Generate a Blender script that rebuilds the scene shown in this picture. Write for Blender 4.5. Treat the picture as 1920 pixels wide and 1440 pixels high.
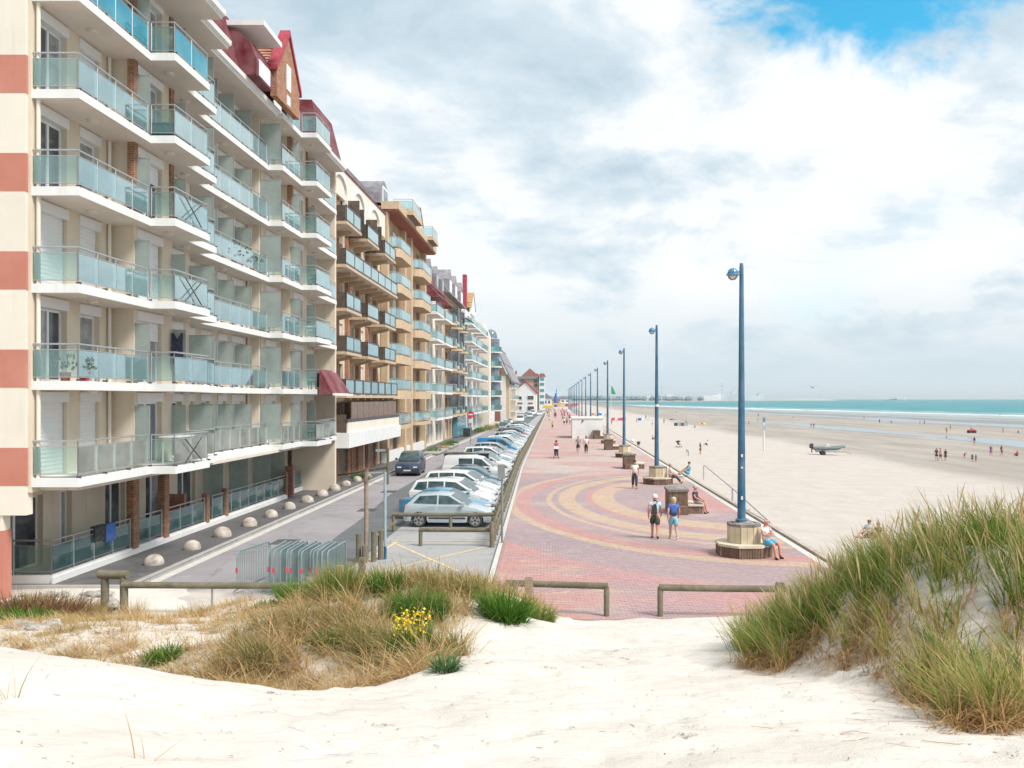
import bpy, bmesh, math, random
import numpy as np
from mathutils import Vector, Matrix, noise as mnoise
random.seed(7); rng = np.random.default_rng(11)
for o in list(bpy.data.objects): bpy.data.objects.remove(o)
scene = bpy.context.scene
COL = scene.collection
R = math.radians

# ------------------------------------------------------------------ camera, sky, sun, exposure
CAM_H = 5.5
cam_data = bpy.data.cameras.new('camera'); cam = bpy.data.objects.new('camera', cam_data); COL.objects.link(cam)
cam.location = (0, 0, CAM_H); cam.rotation_euler = (R(90), 0, 0)
cam_data.sensor_width = 36; cam_data.lens = 30.0
cam_data.shift_x = -87/1920; cam_data.shift_y = 28/1920
cam_data.clip_start = .1; cam_data.clip_end = 60000
scene.camera = cam

SUN_ELEV, SUN_ROT = R(50), R(124)      # rotation measured clockwise from +Y: behind and to the right
world = bpy.data.worlds.new('World'); scene.world = world; world.use_nodes = True
wn = world.node_tree.nodes; wl = world.node_tree.links; wn.clear()
def W(t, **k):
    n = wn.new(t)
    for a, b in k.items(): setattr(n, a, b)
    return n
def wmath(op, a, b=None, c=None, clamp=False):
    n = W('ShaderNodeMath', operation=op, use_clamp=clamp)
    for i, v in enumerate((a, b, c)):
        if v is None: continue
        if isinstance(v, (int, float)): n.inputs[i].default_value = v
        else: wl.new(v, n.inputs[i])
    return n.outputs[0]
wout = W('ShaderNodeOutputWorld')
sky = W('ShaderNodeTexSky', sky_type='NISHITA'); sky.sun_disc = False
sky.sun_elevation = SUN_ELEV; sky.sun_rotation = SUN_ROT; sky.air_density = 1.0; sky.dust_density = .6; sky.ozone_density = 2.0
tc = W('ShaderNodeTexCoord')
sep = W('ShaderNodeSeparateXYZ'); wl.new(tc.outputs['Generated'], sep.inputs[0])
zc = wmath('MAXIMUM', sep.outputs[2], 0.0)
den = wmath('ADD', zc, .36)
u = wmath('DIVIDE', sep.outputs[0], den); v = wmath('DIVIDE', sep.outputs[1], den)
comb = W('ShaderNodeCombineXYZ'); wl.new(u, comb.inputs[0]); wl.new(v, comb.inputs[1])
def wnoise(vec, scale, detail=6, rough=.55, dist=0.0, off=(0, 0, 0), sc=(1, 1, 1)):
    mp = W('ShaderNodeMapping'); mp.inputs['Location'].default_value = off; mp.inputs['Scale'].default_value = sc
    wl.new(vec, mp.inputs[0])
    n = W('ShaderNodeTexNoise'); n.inputs['Scale'].default_value = scale; n.inputs['Detail'].default_value = detail
    n.inputs['Roughness'].default_value = rough; n.inputs['Distortion'].default_value = dist
    wl.new(mp.outputs[0], n.inputs['Vector']); return n.outputs['Fac']
def wramp(fac, stops):
    n = W('ShaderNodeValToRGB'); r = n.color_ramp
    while len(r.elements) > 1: r.elements.remove(r.elements[-1])
    r.elements[0].position = stops[0][0]; r.elements[0].color = stops[0][1]
    for p, c in stops[1:]:
        e = r.elements.new(p); e.color = c
    wl.new(fac, n.inputs[0]); return n.outputs[0]
n_shape = wnoise(comb.outputs[0], 1.1, 9, .56, .25, (3.1, 1.7, 0), (1, .8, 1))
n_shade = wnoise(comb.outputs[0], 2.5, 12, .60, .25, (7.4, 2.2, 3), (.9, 1.0, 1))
g = lambda x, y, z: (x, y, z, 1)
cloud_col = wramp(n_shade, [(.33, g(.57, .73, .84)), (.43, g(.77, .90, .99)), (.48, g(.92, 1.01, 1.07)), (.52, g(1.08, 1.12, 1.14)), (.66, g(1.16, 1.17, 1.17))])
# one broad opening in the cloud deck, upper right of the view, ragged by noise
nrm = W('ShaderNodeVectorMath', operation='NORMALIZE'); wl.new(tc.outputs['Generated'], nrm.inputs[0])
hole_dir = Vector((.375, 1.0, .50)).normalized()
dd = W('ShaderNodeVectorMath', operation='SUBTRACT'); wl.new(nrm.outputs[0], dd.inputs[0]); dd.inputs[1].default_value = hole_dir
sc_ = W('ShaderNodeVectorMath', operation='MULTIPLY'); wl.new(dd.outputs[0], sc_.inputs[0]); sc_.inputs[1].default_value = (1.0, 1.0, 2.3)
ln = W('ShaderNodeVectorMath', operation='LENGTH'); wl.new(sc_.outputs[0], ln.inputs[0])
n_rag = wnoise(comb.outputs[0], 5.2, 7, .6, .3, (1, 5, 2))
hole = wmath('SUBTRACT', ln.outputs['Value'], wmath('MULTIPLY', wmath("SUBTRACT", n_rag, .5), .40))
hole_m = W('ShaderNodeMapRange', interpolation_type='SMOOTHSTEP'); wl.new(hole, hole_m.inputs[0])
hole_m.inputs[1].default_value = .125; hole_m.inputs[2].default_value = .225
# thin breaks elsewhere
brk = W('ShaderNodeMapRange', interpolation_type='SMOOTHSTEP'); wl.new(n_shape, brk.inputs[0])
brk.inputs[1].default_value = .30; brk.inputs[2].default_value = .46
brk.inputs[3].default_value = .86; brk.inputs[4].default_value = 1.0
cover = wmath('MULTIPLY', hole_m.outputs[0], brk.outputs[0], clamp=True)
# near the horizon the deck thins into a pale blue veil
hz = W('ShaderNodeMapRange', interpolation_type='SMOOTHSTEP'); wl.new(zc, hz.inputs[0])
hz.inputs[1].default_value = 0.0; hz.inputs[2].default_value = .16
veil = W('ShaderNodeMix', data_type='RGBA'); wl.new(hz.outputs[0], veil.inputs[0])
veil.inputs[6].default_value = (.76, .88, .95, 1); wl.new(cloud_col, veil.inputs[7])
bg_sky = W('ShaderNodeBackground'); skyt = W('ShaderNodeMix', data_type='RGBA', blend_type='MULTIPLY'); skyt.inputs[0].default_value = 1; skyt.inputs[7].default_value = (.30,1.22,1.22,1); wl.new(sky.outputs[0], skyt.inputs[6]); wl.new(skyt.outputs[2], bg_sky.inputs[0]); bg_sky.inputs[1].default_value = .14
bg_cloud = W('ShaderNodeBackground'); wl.new(veil.outputs[2], bg_cloud.inputs[0]); bg_cloud.inputs[1].default_value = .66
mixs = W('ShaderNodeMixShader'); wl.new(cover, mixs.inputs[0]); wl.new(bg_sky.outputs[0], mixs.inputs[1]); wl.new(bg_cloud.outputs[0], mixs.inputs[2])
wl.new(mixs.outputs[0], wout.inputs[0])

sl = bpy.data.lights.new('sun', 'SUN'); sl.energy = 3.3; sl.angle = R(18); sl.color = (1.0, .955, .89)
sun = bpy.data.objects.new('sun', sl); COL.objects.link(sun)
sdir = Vector((math.sin(SUN_ROT)*math.cos(SUN_ELEV), math.cos(SUN_ROT)*math.cos(SUN_ELEV), math.sin(SUN_ELEV)))
sun.rotation_euler = sdir.to_track_quat('Z', 'Y').to_euler(); sun.location = (60, -60, 90)
scene.view_settings.view_transform = 'Standard'; scene.view_settings.look = 'None'
scene.view_settings.gamma = 1; scene.view_settings.use_curve_mapping = False
scene.view_settings.exposure = .46
scene.render.engine = 'CYCLES'

# ------------------------------------------------------------------ helpers
def px_ground(px, py, z=0.0):
    """world point of a photo pixel lying on height z (used to survey the photo)"""
    Y = (CAM_H-z)*1600/(py-748); return Vector(((px-1047)*Y/1600, Y, z))

class MB:
    def __init__(s): s.v = []; s.f = []; s.m = []
    def add(s, vs, fs, mi=0):
        b = len(s.v); s.v += [tuple(p) for p in vs]; s.f += [tuple(i+b for i in f) for f in fs]; s.m += [mi]*len(fs); return s
    def box(s, x0, x1, y0, y1, z0, z1, mi=0):
        return s.add([(x0,y0,z0),(x1,y0,z0),(x1,y1,z0),(x0,y1,z0),(x0,y0,z1),(x1,y0,z1),(x1,y1,z1),(x0,y1,z1)],
                     [(0,3,2,1),(4,5,6,7),(0,1,5,4),(1,2,6,5),(2,3,7,6),(3,0,4,7)], mi)
    def quad(s, a, b, c, d, mi=0): return s.add([a,b,c,d], [(0,1,2,3)], mi)
    def poly(s, pts, mi=0): return s.add(pts, [tuple(range(len(pts)))], mi)
    def prism(s, pts, axis, a, b, mi=0):
        """extrude a 2D polygon along an axis: 'x' -> (y,z), 'y' -> (x,z), 'z' -> (x,y)"""
        def P(p, t): return (t,p[0],p[1]) if axis=='x' else ((p[0],t,p[1]) if axis=='y' else (p[0],p[1],t))
        n = len(pts); vs = [P(p,a) for p in pts]+[P(p,b) for p in pts]
        fs = [tuple(range(n)), tuple(range(2*n-1, n-1, -1))]+[(i, i+n, (i+1)%n+n, (i+1)%n) for i in range(n)]
        return s.add(vs, fs, mi)
    def tube(s, pts, r, n=8, caps=True, mi=0):
        pts = [Vector(p) for p in pts]; k = len(pts)
        rs = r if isinstance(r, (list, tuple)) else [r]*k
        vs = []; fs = []; prev = None
        for i, p in enumerate(pts):
            d = (pts[min(i+1,k-1)]-pts[max(i-1,0)]).normalized()
            if prev is None:
                a = d.cross(Vector((0,0,1)) if abs(d.z) < .9 else Vector((1,0,0))).normalized()
            else:
                a = (prev-d*prev.dot(d)).normalized()
            prev = a; b = d.cross(a)
            for j in range(n):
                t = 2*math.pi*(j+.5)/n; vs.append(p+(a*math.cos(t)+b*math.sin(t))*rs[i])
        for i in range(k-1):
            for j in range(n):
                j2 = (j+1)%n; fs.append((i*n+j, i*n+j2, (i+1)*n+j2, (i+1)*n+j))
        if caps: fs.append(tuple(range(n-1,-1,-1))); fs.append(tuple(range((k-1)*n, k*n)))
        return s.add(vs, fs, mi)
    def lathe(s, prof, n=16, c=(0,0,0), mi=0):
        vs = []; fs = []
        for r, z in prof:
            for j in range(n):
                t = 2*math.pi*j/n; vs.append((c[0]+r*math.cos(t), c[1]+r*math.sin(t), c[2]+z))
        for i in range(len(prof)-1):
            for j in range(n):
                j2 = (j+1)%n; fs.append((i*n+j, i*n+j2, (i+1)*n+j2, (i+1)*n+j))
        fs.append(tuple(range(n-1,-1,-1))); fs.append(tuple(range((len(prof)-1)*n, len(prof)*n)))
        return s.add(vs, fs, mi)
    def mesh(s, name, mats, smooth=False, bevel=0, origin=None):
        me = bpy.data.meshes.new(name)
        vs = s.v
        if origin is not None: vs = [(a-origin[0], b-origin[1], c-origin[2]) for a,b,c in vs]
        me.from_pydata(vs, [], s.f)
        for m in (mats if isinstance(mats, (list, tuple)) else [mats]): me.materials.append(m)
        if any(s.m): me.polygons.foreach_set('material_index', s.m)
        if bevel:
            bm = bmesh.new(); bm.from_mesh(me)
            bmesh.ops.remove_doubles(bm, verts=bm.verts, dist=1e-5)
            bmesh.ops.recalc_face_normals(bm, faces=bm.faces)
            ed = [e for e in bm.edges if len(e.link_faces) == 2 and e.calc_face_angle(0) > .5]
            bmesh.ops.bevel(bm, geom=ed, offset=bevel, segments=2, profile=.6, affect='EDGES', clamp_overlap=True)
            bm.to_mesh(me); bm.free()
        if smooth:
            me.polygons.foreach_set('use_smooth', [True]*len(me.polygons))
            try: me.set_sharp_from_angle(angle=R(smooth if smooth is not True else 50))
            except Exception: pass
        me.update(); return me
    def center(s):
        a = np.array(s.v); lo = a.min(0); hi = a.max(0); return ((lo[0]+hi[0])/2, (lo[1]+hi[1])/2, lo[2])

KID = {}
def wpos(o):
    p = Vector(o.location)
    while o.parent: o = o.parent; p = p+o.location
    return p
def tag(o, label=None, cat=None, group=None, kind=None):
    if label: o['label'] = label
    if cat: o['category'] = cat
    if group: o['group'] = group
    if kind: o['kind'] = kind
    return o
def empty(name, loc, label=None, cat=None, group=None, rz=0):
    o = bpy.data.objects.new(name, None); COL.objects.link(o); o.location = loc; o.rotation_euler = (0,0,rz); o.empty_display_size = .2
    return tag(o, label, cat, group)
def put(name, mesh, parent=None, loc=(0,0,0), rz=0):
    """link an object for a mesh; loc is in the parent's space"""
    o = bpy.data.objects.new(name, mesh); COL.objects.link(o); o.location = loc
    if rz: o.rotation_euler = (0,0,rz)
    if parent is not None: o.parent = parent; KID.setdefault(parent.name, []).append(o)
    return o
def part(name, mb, mats, parent=None, smooth=False, bevel=0, kind=None):
    """MB in world coordinates -> one object with its origin at its own base, under an unrotated parent"""
    c = mb.center(); me = mb.mesh(name, mats, smooth, bevel, origin=c)
    loc = Vector(c)-(wpos(parent) if parent is not None else Vector((0,0,0)))
    o = put(name, me, parent, loc)
    if kind: o['kind'] = kind
    return o
def structure(name, mb, mats, **k):
    o = part(name, mb, mats, None, **k); o['kind'] = 'structure'; return o
def kids(o): return KID.get(o.name, [])
def copy_one(o, parent=None):
    c = o.copy(); COL.objects.link(c)
    if parent is not None: c.parent = parent; KID.setdefault(parent.name, []).append(c)
    return c
def copy_tree(o, loc=None, rz=None, label=None, group=None, skip=()):
    c = copy_one(o)
    if loc is not None: c.location = loc
    if rz is not None: c.rotation_euler = (0,0,rz)
    if label: c['label'] = label
    if group: c['group'] = group
    for ch in kids(o):
        if any(ch.name.startswith(k) for k in skip): continue
        d = copy_one(ch, c)
        for g2 in kids(ch): copy_one(g2, d)
    return c
def repaint(root, prefix, mat):
    """give every part of a thing whose material starts with prefix another material of its own"""
    todo = [root]+kids(root); todo += [g for ch in kids(root) for g in kids(ch)]
    for o in todo:
        for sl_ in o.material_slots:
            if sl_.material and sl_.material.name.startswith(prefix): sl_.link = 'OBJECT'; sl_.material = mat
# ------------------------------------------------------------------ materials
MATS = {}
class NT:
    def __init__(s, name):
        s.m = bpy.data.materials.new(name); s.m.use_nodes = True; s.n = s.m.node_tree.nodes; s.l = s.m.node_tree.links
        s.b = s.n['Principled BSDF']; s.out = s.n['Material Output']
        s.geo = None
    def N(s, t, **k):
        n = s.n.new(t)
        for a, b in k.items(): setattr(n, a, b)
        return n
    def pos(s):
        if s.geo is None: s.geo = s.N('ShaderNodeNewGeometry')
        return s.geo.outputs['Position']
    def objc(s): return s.N('ShaderNodeTexCoord').outputs['Object']
    def set(s, sock, v):
        if isinstance(v, (int, float)): sock.default_value = v
        elif isinstance(v, (tuple, list)): sock.default_value = tuple(v)+((1,) if len(v)==3 and len(sock.default_value)==4 else ())
        else: s.l.new(v, sock)
    def math(s, op, a, b=None, c=None, clamp=False):
        n = s.N('ShaderNodeMath', operation=op, use_clamp=clamp)
        for i, v in enumerate((a,b,c)):
            if v is not None: s.set(n.inputs[i], v)
        return n.outputs[0]
    def noise(s, scale, detail=4, rough=.55, vec=None, sc=(1,1,1), dist=0, off=(0,0,0)):
        mp = s.N('ShaderNodeMapping'); mp.inputs['Scale'].default_value = sc; mp.inputs['Location'].default_value = off
        s.l.new(vec if vec is not None else s.pos(), mp.inputs[0])
        n = s.N('ShaderNodeTexNoise'); n.inputs['Scale'].default_value = scale; n.inputs['Detail'].default_value = detail
        n.inputs['Roughness'].default_value = rough; n.inputs['Distortion'].default_value = dist
        s.l.new(mp.outputs[0], n.inputs['Vector']); return n.outputs['Fac']
    def ramp(s, fac, stops, interp='LINEAR'):
        n = s.N('ShaderNodeValToRGB'); r = n.color_ramp; r.interpolation = interp
        while len(r.elements) > 1: r.elements.remove(r.elements[-1])
        r.elements[0].position = stops[0][0]; r.elements[0].color = tuple(stops[0][1])+(1,)
        for p, c in stops[1:]:
            e = r.elements.new(p); e.color = tuple(c)+(1,)
        s.l.new(fac, n.inputs[0]); return n.outputs[0]
    def mr(s, v, a, b, c=0.0, d=1.0, smooth=True):
        n = s.N('ShaderNodeMapRange', interpolation_type='SMOOTHSTEP' if smooth else 'LINEAR'); s.set(n.inputs[0], v)
        for i, x in enumerate((a,b,c,d)): s.set(n.inputs[i+1], x)
        return n.outputs[0]
    def mix(s, f, a, b, blend='MIX'):
        n = s.N('ShaderNodeMix', data_type='RGBA', blend_type=blend); s.set(n.inputs[0], f); s.set(n.inputs[6], a); s.set(n.inputs[7], b)
        return n.outputs[2]
    def bump(s, h, strength=.3, dist=.02):
        n = s.N('ShaderNodeBump'); n.inputs['Strength'].default_value = strength; n.inputs['Distance'].default_value = dist
        s.l.new(h, n.inputs['Height']); s.l.new(n.outputs[0], s.b.inputs['Normal'])
    def base(s, c): s.set(s.b.inputs['Base Color'], c)
    def rough(s, r): s.set(s.b.inputs['Roughness'], r)
def lerp3(a, b, t): return tuple(a[i]*(1-t)+b[i]*t for i in range(3))
def simple(name, col, rough=.6, metal=0, var=.12, scale=3.0, bump=0, bscale=40, spec=None, coat=0, local=False, streak=0.0):
    """plain surface with some large and fine tone variation"""
    t = NT(name); vec = t.objc() if local else t.pos()
    n1 = t.noise(scale, 5, .6, vec)
    c = t.ramp(n1, [(.3, lerp3(col, (0,0,0), var)), (.7, lerp3(col, (1,1,1), var*.5))])
    if streak:
        s1 = t.noise(2.6, 5, .65, vec, sc=(1,1,.07)); s2 = t.noise(.7, 4, .6, vec, off=(5,2,1))
        c = t.mix(t.math('MULTIPLY', t.mr(s1, .52, .70, 0, streak), t.mr(s2, .35, .65, .25, 1)), c, tuple(x*.45 for x in col))
    t.base(c); t.rough(rough); t.b.inputs['Metallic'].default_value = metal
    if spec is not None: t.b.inputs['Specular IOR Level'].default_value = spec
    if coat: t.b.inputs['Coat Weight'].default_value = coat; t.b.inputs['Coat Roughness'].default_value = .06
    if bump: t.bump(t.noise(bscale, 3, .6, vec), bump, .01)
    MATS[name] = t.m; return t.m
# ------------------------------------------------------------------ ground functions
def sstep(a, b, x):
    t = min(1, max(0, (x-a)/(b-a))); return t*t*(3-2*t)
def prom_left(Y): return -2.0-.02*(Y-27) if Y < 70 else -2.86-.0065*(Y-70)
PROM_R = 9.0
def shore_x(Y): return 262+.2*(480-Y) if Y < 1150 else 128-.02*(Y-1150)
def beach_z(X, Y):
    d = max(0, X-PROM_R); t = d/max(60, shore_x(Y)-PROM_R)
    return -1.5-2.3*(1-math.exp(-d/36))-1.4*t
def beach_at(px, py):
    z = -3
    for _ in range(30):
        p = px_ground(px, py, z); z = .5*z+.5*beach_z(p.x, p.y)
    p = px_ground(px, py, z); return Vector((p.x, p.y, beach_z(p.x, p.y)))
_foot = [(random.uniform(-5, 5), random.uniform(2.6, 20), random.uniform(.10, .17), random.uniform(.025, .06), random.uniform(0, 3.14)) for _ in range(620)]
def dune_base(X, Y):
    z = 3.77-.2166*(Y-4) if Y > 4 else 3.77+.04*(4-Y)
    # raised lip on the left, hollow behind it, vegetated hummocks beyond
    lf = sstep(-1.6, -5.2, X)
    z += .50*lf*math.exp(-((Y-6.3)/2.3)**2)
    z -= (.75*sstep(-.9, -3.0, X))*math.exp(-((Y-9.6)/1.7)**2)
    z += .86*math.exp(-((X+2.9)/2.2)**2-((Y-15.6)/2.6)**2)
    z += .40*math.exp(-((X+5.9)/1.3)**2-((Y-17.0)/1.5)**2)
    z += .50*math.exp(-((X+1.3)/1.1)**2-((Y-18.2)/1.7)**2)
    z += .25*math.exp(-((X+8.0)/2.0)**2-((Y-14.5)/1.8)**2)
    # right-hand dune
    xx = (X-4.35)/2.4 if X < 4.35 else (0 if X < 7.5 else (X-7.5)/3.2)
    yy = (Y-8.8)/(4.4 if Y > 8.8 else 3.3)
    r = math.sqrt(xx*xx+yy*yy); z += 1.22*(1-sstep(0.10, 1.0, r))
    z += .10*(mnoise.noise(Vector((X*.45, Y*.45, 1.3))))+.035*mnoise.noise(Vector((X*1.7, Y*1.7, 4)))
    return z
def dune_z(X, Y):
    z = dune_base(X, Y)
    # the sheet dives under the pavement at its foot, and falls to the beach on the seaward side
    e = 21.45+.12*mnoise.noise(Vector((X*.8, 0, 3)))+4.4*sstep(-8.8,-10,X)
    if X < -9: z += (max(z, -.06+.05*mnoise.noise(Vector((X*1.3,Y*1.3,6))))-z)*sstep(-9,-10.3,X)
    floor_ = -.35 if X < PROM_R+.2 else -2.6
    if Y > e-.3: z += (floor_-z)*sstep(e-.3, e+1.2, Y)
    if X > PROM_R: z += (-2.9-z)*sstep(PROM_R, PROM_R+5, X)
    return z

# ------------------------------------------------------------------ ground materials
def mat_sand():
    t = NT('sand'); p = t.pos()
    a = t.noise(.7, 5, .6); b = t.noise(14, 6, .7); c = t.noise(90, 3, .6)
    col = t.ramp(a, [(.3, (.55,.505,.455)), (.55, (.62,.58,.53)), (.75, (.66,.62,.57))])
    col = t.mix(t.mr(b, .62, .76, 0, .25), col, (.40,.33,.27))
    col = t.mix(t.mr(c, .66, .76, 0, .45), col, (.30,.22,.16))
    t.base(col); t.rough(.95); t.b.inputs['Specular IOR Level'].default_value = .15
    h = t.math('ADD', t.math('MULTIPLY', t.noise(3.2, 6, .65, sc=(1,1.6,1)), 1.0), t.math('MULTIPLY', c, .12))
    t.bump(h, .45, .10); return t.m
def mat_beach():
    t = NT('beach_sand'); sp = t.N('ShaderNodeSeparateXYZ'); t.l.new(t.pos(), sp.inputs[0])
    X, Y = sp.outputs[0], sp.outputs[1]
    # t01: 0 at the wall, 1 at the sea's edge
    sh = t.math('MULTIPLY_ADD', Y, -.2, 358)
    d = t.math('SUBTRACT', X, 9.0)
    f = t.math('DIVIDE', d, t.math('SUBTRACT', sh, 9.0))
    n = t.noise(.03, 5, .6, sc=(1,.35,1)); n2 = t.noise(.5, 5, .6); n3 = t.noise(.09, 4, .6, sc=(1.6,.4,1))
    dd = t.math('ADD', d, t.math('MULTIPLY', t.math('SUBTRACT', n, .5), 22))
    ff = t.math('ADD', f, t.math('MULTIPLY', t.math('SUBTRACT', n3, .5), .10))
    dry = t.ramp(n2, [(.3, (.42,.375,.335)), (.7, (.48,.435,.395))])
    damp = t.ramp(n3, [(.35, (.265,.232,.20)), (.65, (.345,.31,.275))])
    col = t.mix(t.mr(dd, 31, 41), dry, damp)
    wet = t.ramp(n3, [(.35, (.165,.155,.145)), (.65, (.235,.215,.195))])
    wm = t.mr(ff, .42, .62)
    col = t.mix(wm, col, wet)
    fine = t.noise(5, 4, .7)
    col = t.mix(t.mr(fine, .62, .78, 0, .25), col, (.25,.2,.16))
    t.base(col)
    t.rough(t.math('SUBTRACT', .95, t.math('MULTIPLY', wm, .45)))
    t.bump(t.math('ADD', t.noise(1.2, 6, .65), t.math('MULTIPLY', t.noise(.4, 3, .5), 2)), .5, .15); return t.m
def mat_sea():
    t = NT('sea_water'); sp = t.N('ShaderNodeSeparateXYZ'); t.l.new(t.pos(), sp.inputs[0])
    X, Y = sp.outputs[0], sp.outputs[1]
    sh = t.math('MULTIPLY_ADD', Y, -.2, 358)
    off = t.math('SUBTRACT', X, sh)                       # metres out from the edge
    n = t.noise(.02, 5, .65, sc=(1,.5,1)); n2 = t.noise(.06, 5, .65, sc=(2,.35,1))
    deep = t.ramp(n, [(.35, (.035,.19,.225)), (.65, (.075,.25,.275))])
    shal = t.mix(t.mr(off, 0, 130), (.30,.34,.33), deep)
    o2 = t.math('ADD', off, t.math('MULTIPLY', t.math('SUBTRACT', n2, .5), 90))
    w1 = t.math('MULTIPLY', t.math('MULTIPLY', t.mr(o2, 18, 32), t.mr(o2, 62, 44)), .75)
    w2 = t.math('MULTIPLY', t.mr(o2, 92, 100), t.mr(o2, 116, 106))
    w3 = t.math('MULTIPLY', t.mr(t.noise(.11, 6, .75, sc=(1.2,.5,1)), .63, .70), .35)
    foam = t.math('ADD', t.math('ADD', w1, t.math('MULTIPLY', w2, .35)), w3, clamp=True)
    t.base(t.mix(foam, shal, (.66,.70,.71)))
    t.rough(t.math('MULTIPLY_ADD', foam, .4, .45)); t.b.inputs['IOR'].default_value = 1.33
    t.b.inputs['Specular IOR Level'].default_value = .10
    t.bump(t.noise(.35, 6, .7, sc=(1,.5,1)), .6, .6); return t.m
def mat_water(name, col, rough=.12):
    t = NT(name); t.base(col); t.rough(rough); t.b.inputs['IOR'].default_value = 1.33
    t.bump(t.noise(1.2, 4, .6), .12, .05); return t.m
PINK, MAUVE, YEL, PALE = (.45,.235,.225), (.315,.25,.27), (.49,.37,.25), (.46,.405,.37)
def paving_color(t):
    """banded paver colours as laid: nested arcs of pink, mauve and yellow clay pavers"""
    sp = t.N('ShaderNodeSeparateXYZ'); t.l.new(t.pos(), sp.inputs[0]); X, Y = sp.outputs[0], sp.outputs[1]
    ex = t.math('DIVIDE', t.math('SUBTRACT', X, 9.0), 9.5); ey = t.math('DIVIDE', t.math('SUBTRACT', Y, 47.0), 15.4)
    rho = t.math('SQRT', t.math('ADD', t.math('MULTIPLY', ex, ex), t.math('MULTIPLY', ey, ey)))
    rho = t.math('ADD', rho, t.math('MULTIPLY', t.math('SUBTRACT', t.noise(9, 2, .5), .5), .035))
    bands = [(0, PINK), (.36, MAUVE), (.62, YEL), (.745, PINK), (.79, MAUVE), (.842, YEL), (.942, MAUVE), (.978, YEL), (1.015, MAUVE), (1.096, PINK), (1.19, YEL), (1.24, MAUVE), (1.46, PINK)]
    c = t.ramp(t.math('DIVIDE', rho, 2.5), [(r/2.5, k) for r, k in bands], 'CONSTANT')
    # near field: looser patches of the three clays
    npat = t.noise(.42, 3, .5, sc=(.55,1.5,1)); npat2 = t.noise(.5, 3, .5, sc=(.5,1.8,1), off=(9,3,0))
    cn = t.mix(t.mr(npat, .46, .60), PINK, MAUVE); cn = t.mix(t.mr(npat2, .60, .68), cn, YEL)
    cn = t.mix(.25, cn, PINK)
    c = t.mix(t.mr(rho, 1.40, 1.62), c, cn)
    # far field: pale paving with pink ovals
    nf = t.noise(.16, 3, .5, sc=(.8,1,1), off=(4,0,0))
    cf = t.mix(t.mr(nf, .46, .56), PALE, lerp3(PINK, PALE, .25)); cf = t.mix(t.mr(Y, 78, 110, 0, .55), cf, lerp3(PINK, PALE, .35))
    c = t.mix(t.mr(Y, 61.5, 64.5), c, cf)
    return c, X, Y
def mat_paving(sheet):
    t = NT('paving_sheet' if sheet else 'clay_paver'); c, X, Y = paving_color(t)
    if sheet:
        br = t.N('ShaderNodeTexBrick'); t.l.new(t.pos(), br.inputs['Vector']); br.inputs['Scale'].default_value = 1
        br.inputs['Brick Width'].default_value = .22; br.inputs['Row Height'].default_value = .11; br.inputs['Mortar Size'].default_value = .006
        br.inputs['Color1'].default_value = (.78,.78,.78,1); br.inputs['Color2'].default_value = (1.12,1.12,1.12,1); br.inputs['Mortar'].default_value = (.6,.58,.56,1)
        c = t.mix(1.0, c, br.outputs['Color'], 'MULTIPLY')
    else:
        oi = t.N('ShaderNodeObjectInfo')
        wn_ = t.N('ShaderNodeTexWhiteNoise'); sn = t.N('ShaderNodeVectorMath', operation='SNAP'); t.l.new(t.pos(), sn.inputs[0]); sn.inputs[1].default_value = (.11,.11,9)
        t.l.new(sn.outputs[0], wn_.inputs[0])
        c = t.mix(1.0, c, t.ramp(wn_.outputs['Value'], [(0, (.86,.86,.87)), (1, (1.10,1.09,1.08))]), 'MULTIPLY')
    c = t.mix(t.mr(t.noise(.22, 5, .6, off=(7,1,0)), .35, .65, .16, .46), c, (.42,.285,.265))     # faded, dusty clay
    d = t.noise(.35, 6, .6); c = t.mix(t.mr(d, .5, .75, 0, .35), c, (.50,.44,.38))     # trodden-in sand
    e = t.noise(.9, 6, .7, off=(2,8,0)); c = t.mix(t.mr(e, .60, .72, 0, .30), c, (.22,.18,.17))   # stains
    t.base(c); t.rough(.85); t.bump(t.noise(30, 3, .6), .15, .01); return t.m
def mat_asphalt(name, lo, hi, sandy=0.0):
    t = NT(name); a = t.noise(.35, 5, .6); b = t.noise(40, 4, .7); s = t.noise(.16, 5, .6, sc=(1,.35,1), off=(3,0,0))
    c = t.ramp(a, [(.3, lo), (.7, hi)])
    c = t.mix(t.mr(b, .55, .75, 0, .35), c, tuple(x*.6 for x in lo))
    c = t.mix(t.mr(s, .56, .72, 0, .25), c, tuple(min(1, x*1.45) for x in hi))
    o_ = t.noise(1.1, 5, .65, off=(11,4,0)); c = t.mix(t.mr(o_, .62, .70, 0, .38), c, tuple(x*.45 for x in lo))
    vo = t.N('ShaderNodeTexVoronoi', feature='DISTANCE_TO_EDGE'); vo.inputs['Scale'].default_value = .23; t.l.new(t.pos(), vo.inputs['Vector'])
    ck = t.math('ADD', vo.outputs['Distance'], t.math('MULTIPLY', t.math('SUBTRACT', t.noise(2.2, 5, .7), .5), .16)); c = t.mix(t.math('MULTIPLY', t.mr(t.math('ABSOLUTE', ck), .0, .012, 1, 0), .45), c, tuple(x*.4 for x in lo))
    if sandy:
        sp = t.N('ShaderNodeSeparateXYZ'); t.l.new(t.pos(), sp.inputs[0])
        e = t.math('ADD', sp.outputs[1], t.math('MULTIPLY', t.math('SUBTRACT', t.noise(.5, 5, .6), .5), 11))
        c = t.mix(t.mr(e, 26.5, 23.0, 0, sandy), c, (.56,.50,.44))
    t.base(c); t.rough(.9); t.bump(b, .25, .01); return t.m
M_sand = mat_sand(); M_beach = mat_beach(); M_sea = mat_sea(); M_pool = mat_water('pool_water', (.12,.15,.17), .10)
M_pave = mat_paving(True); M_paver = mat_paving(False)
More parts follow.
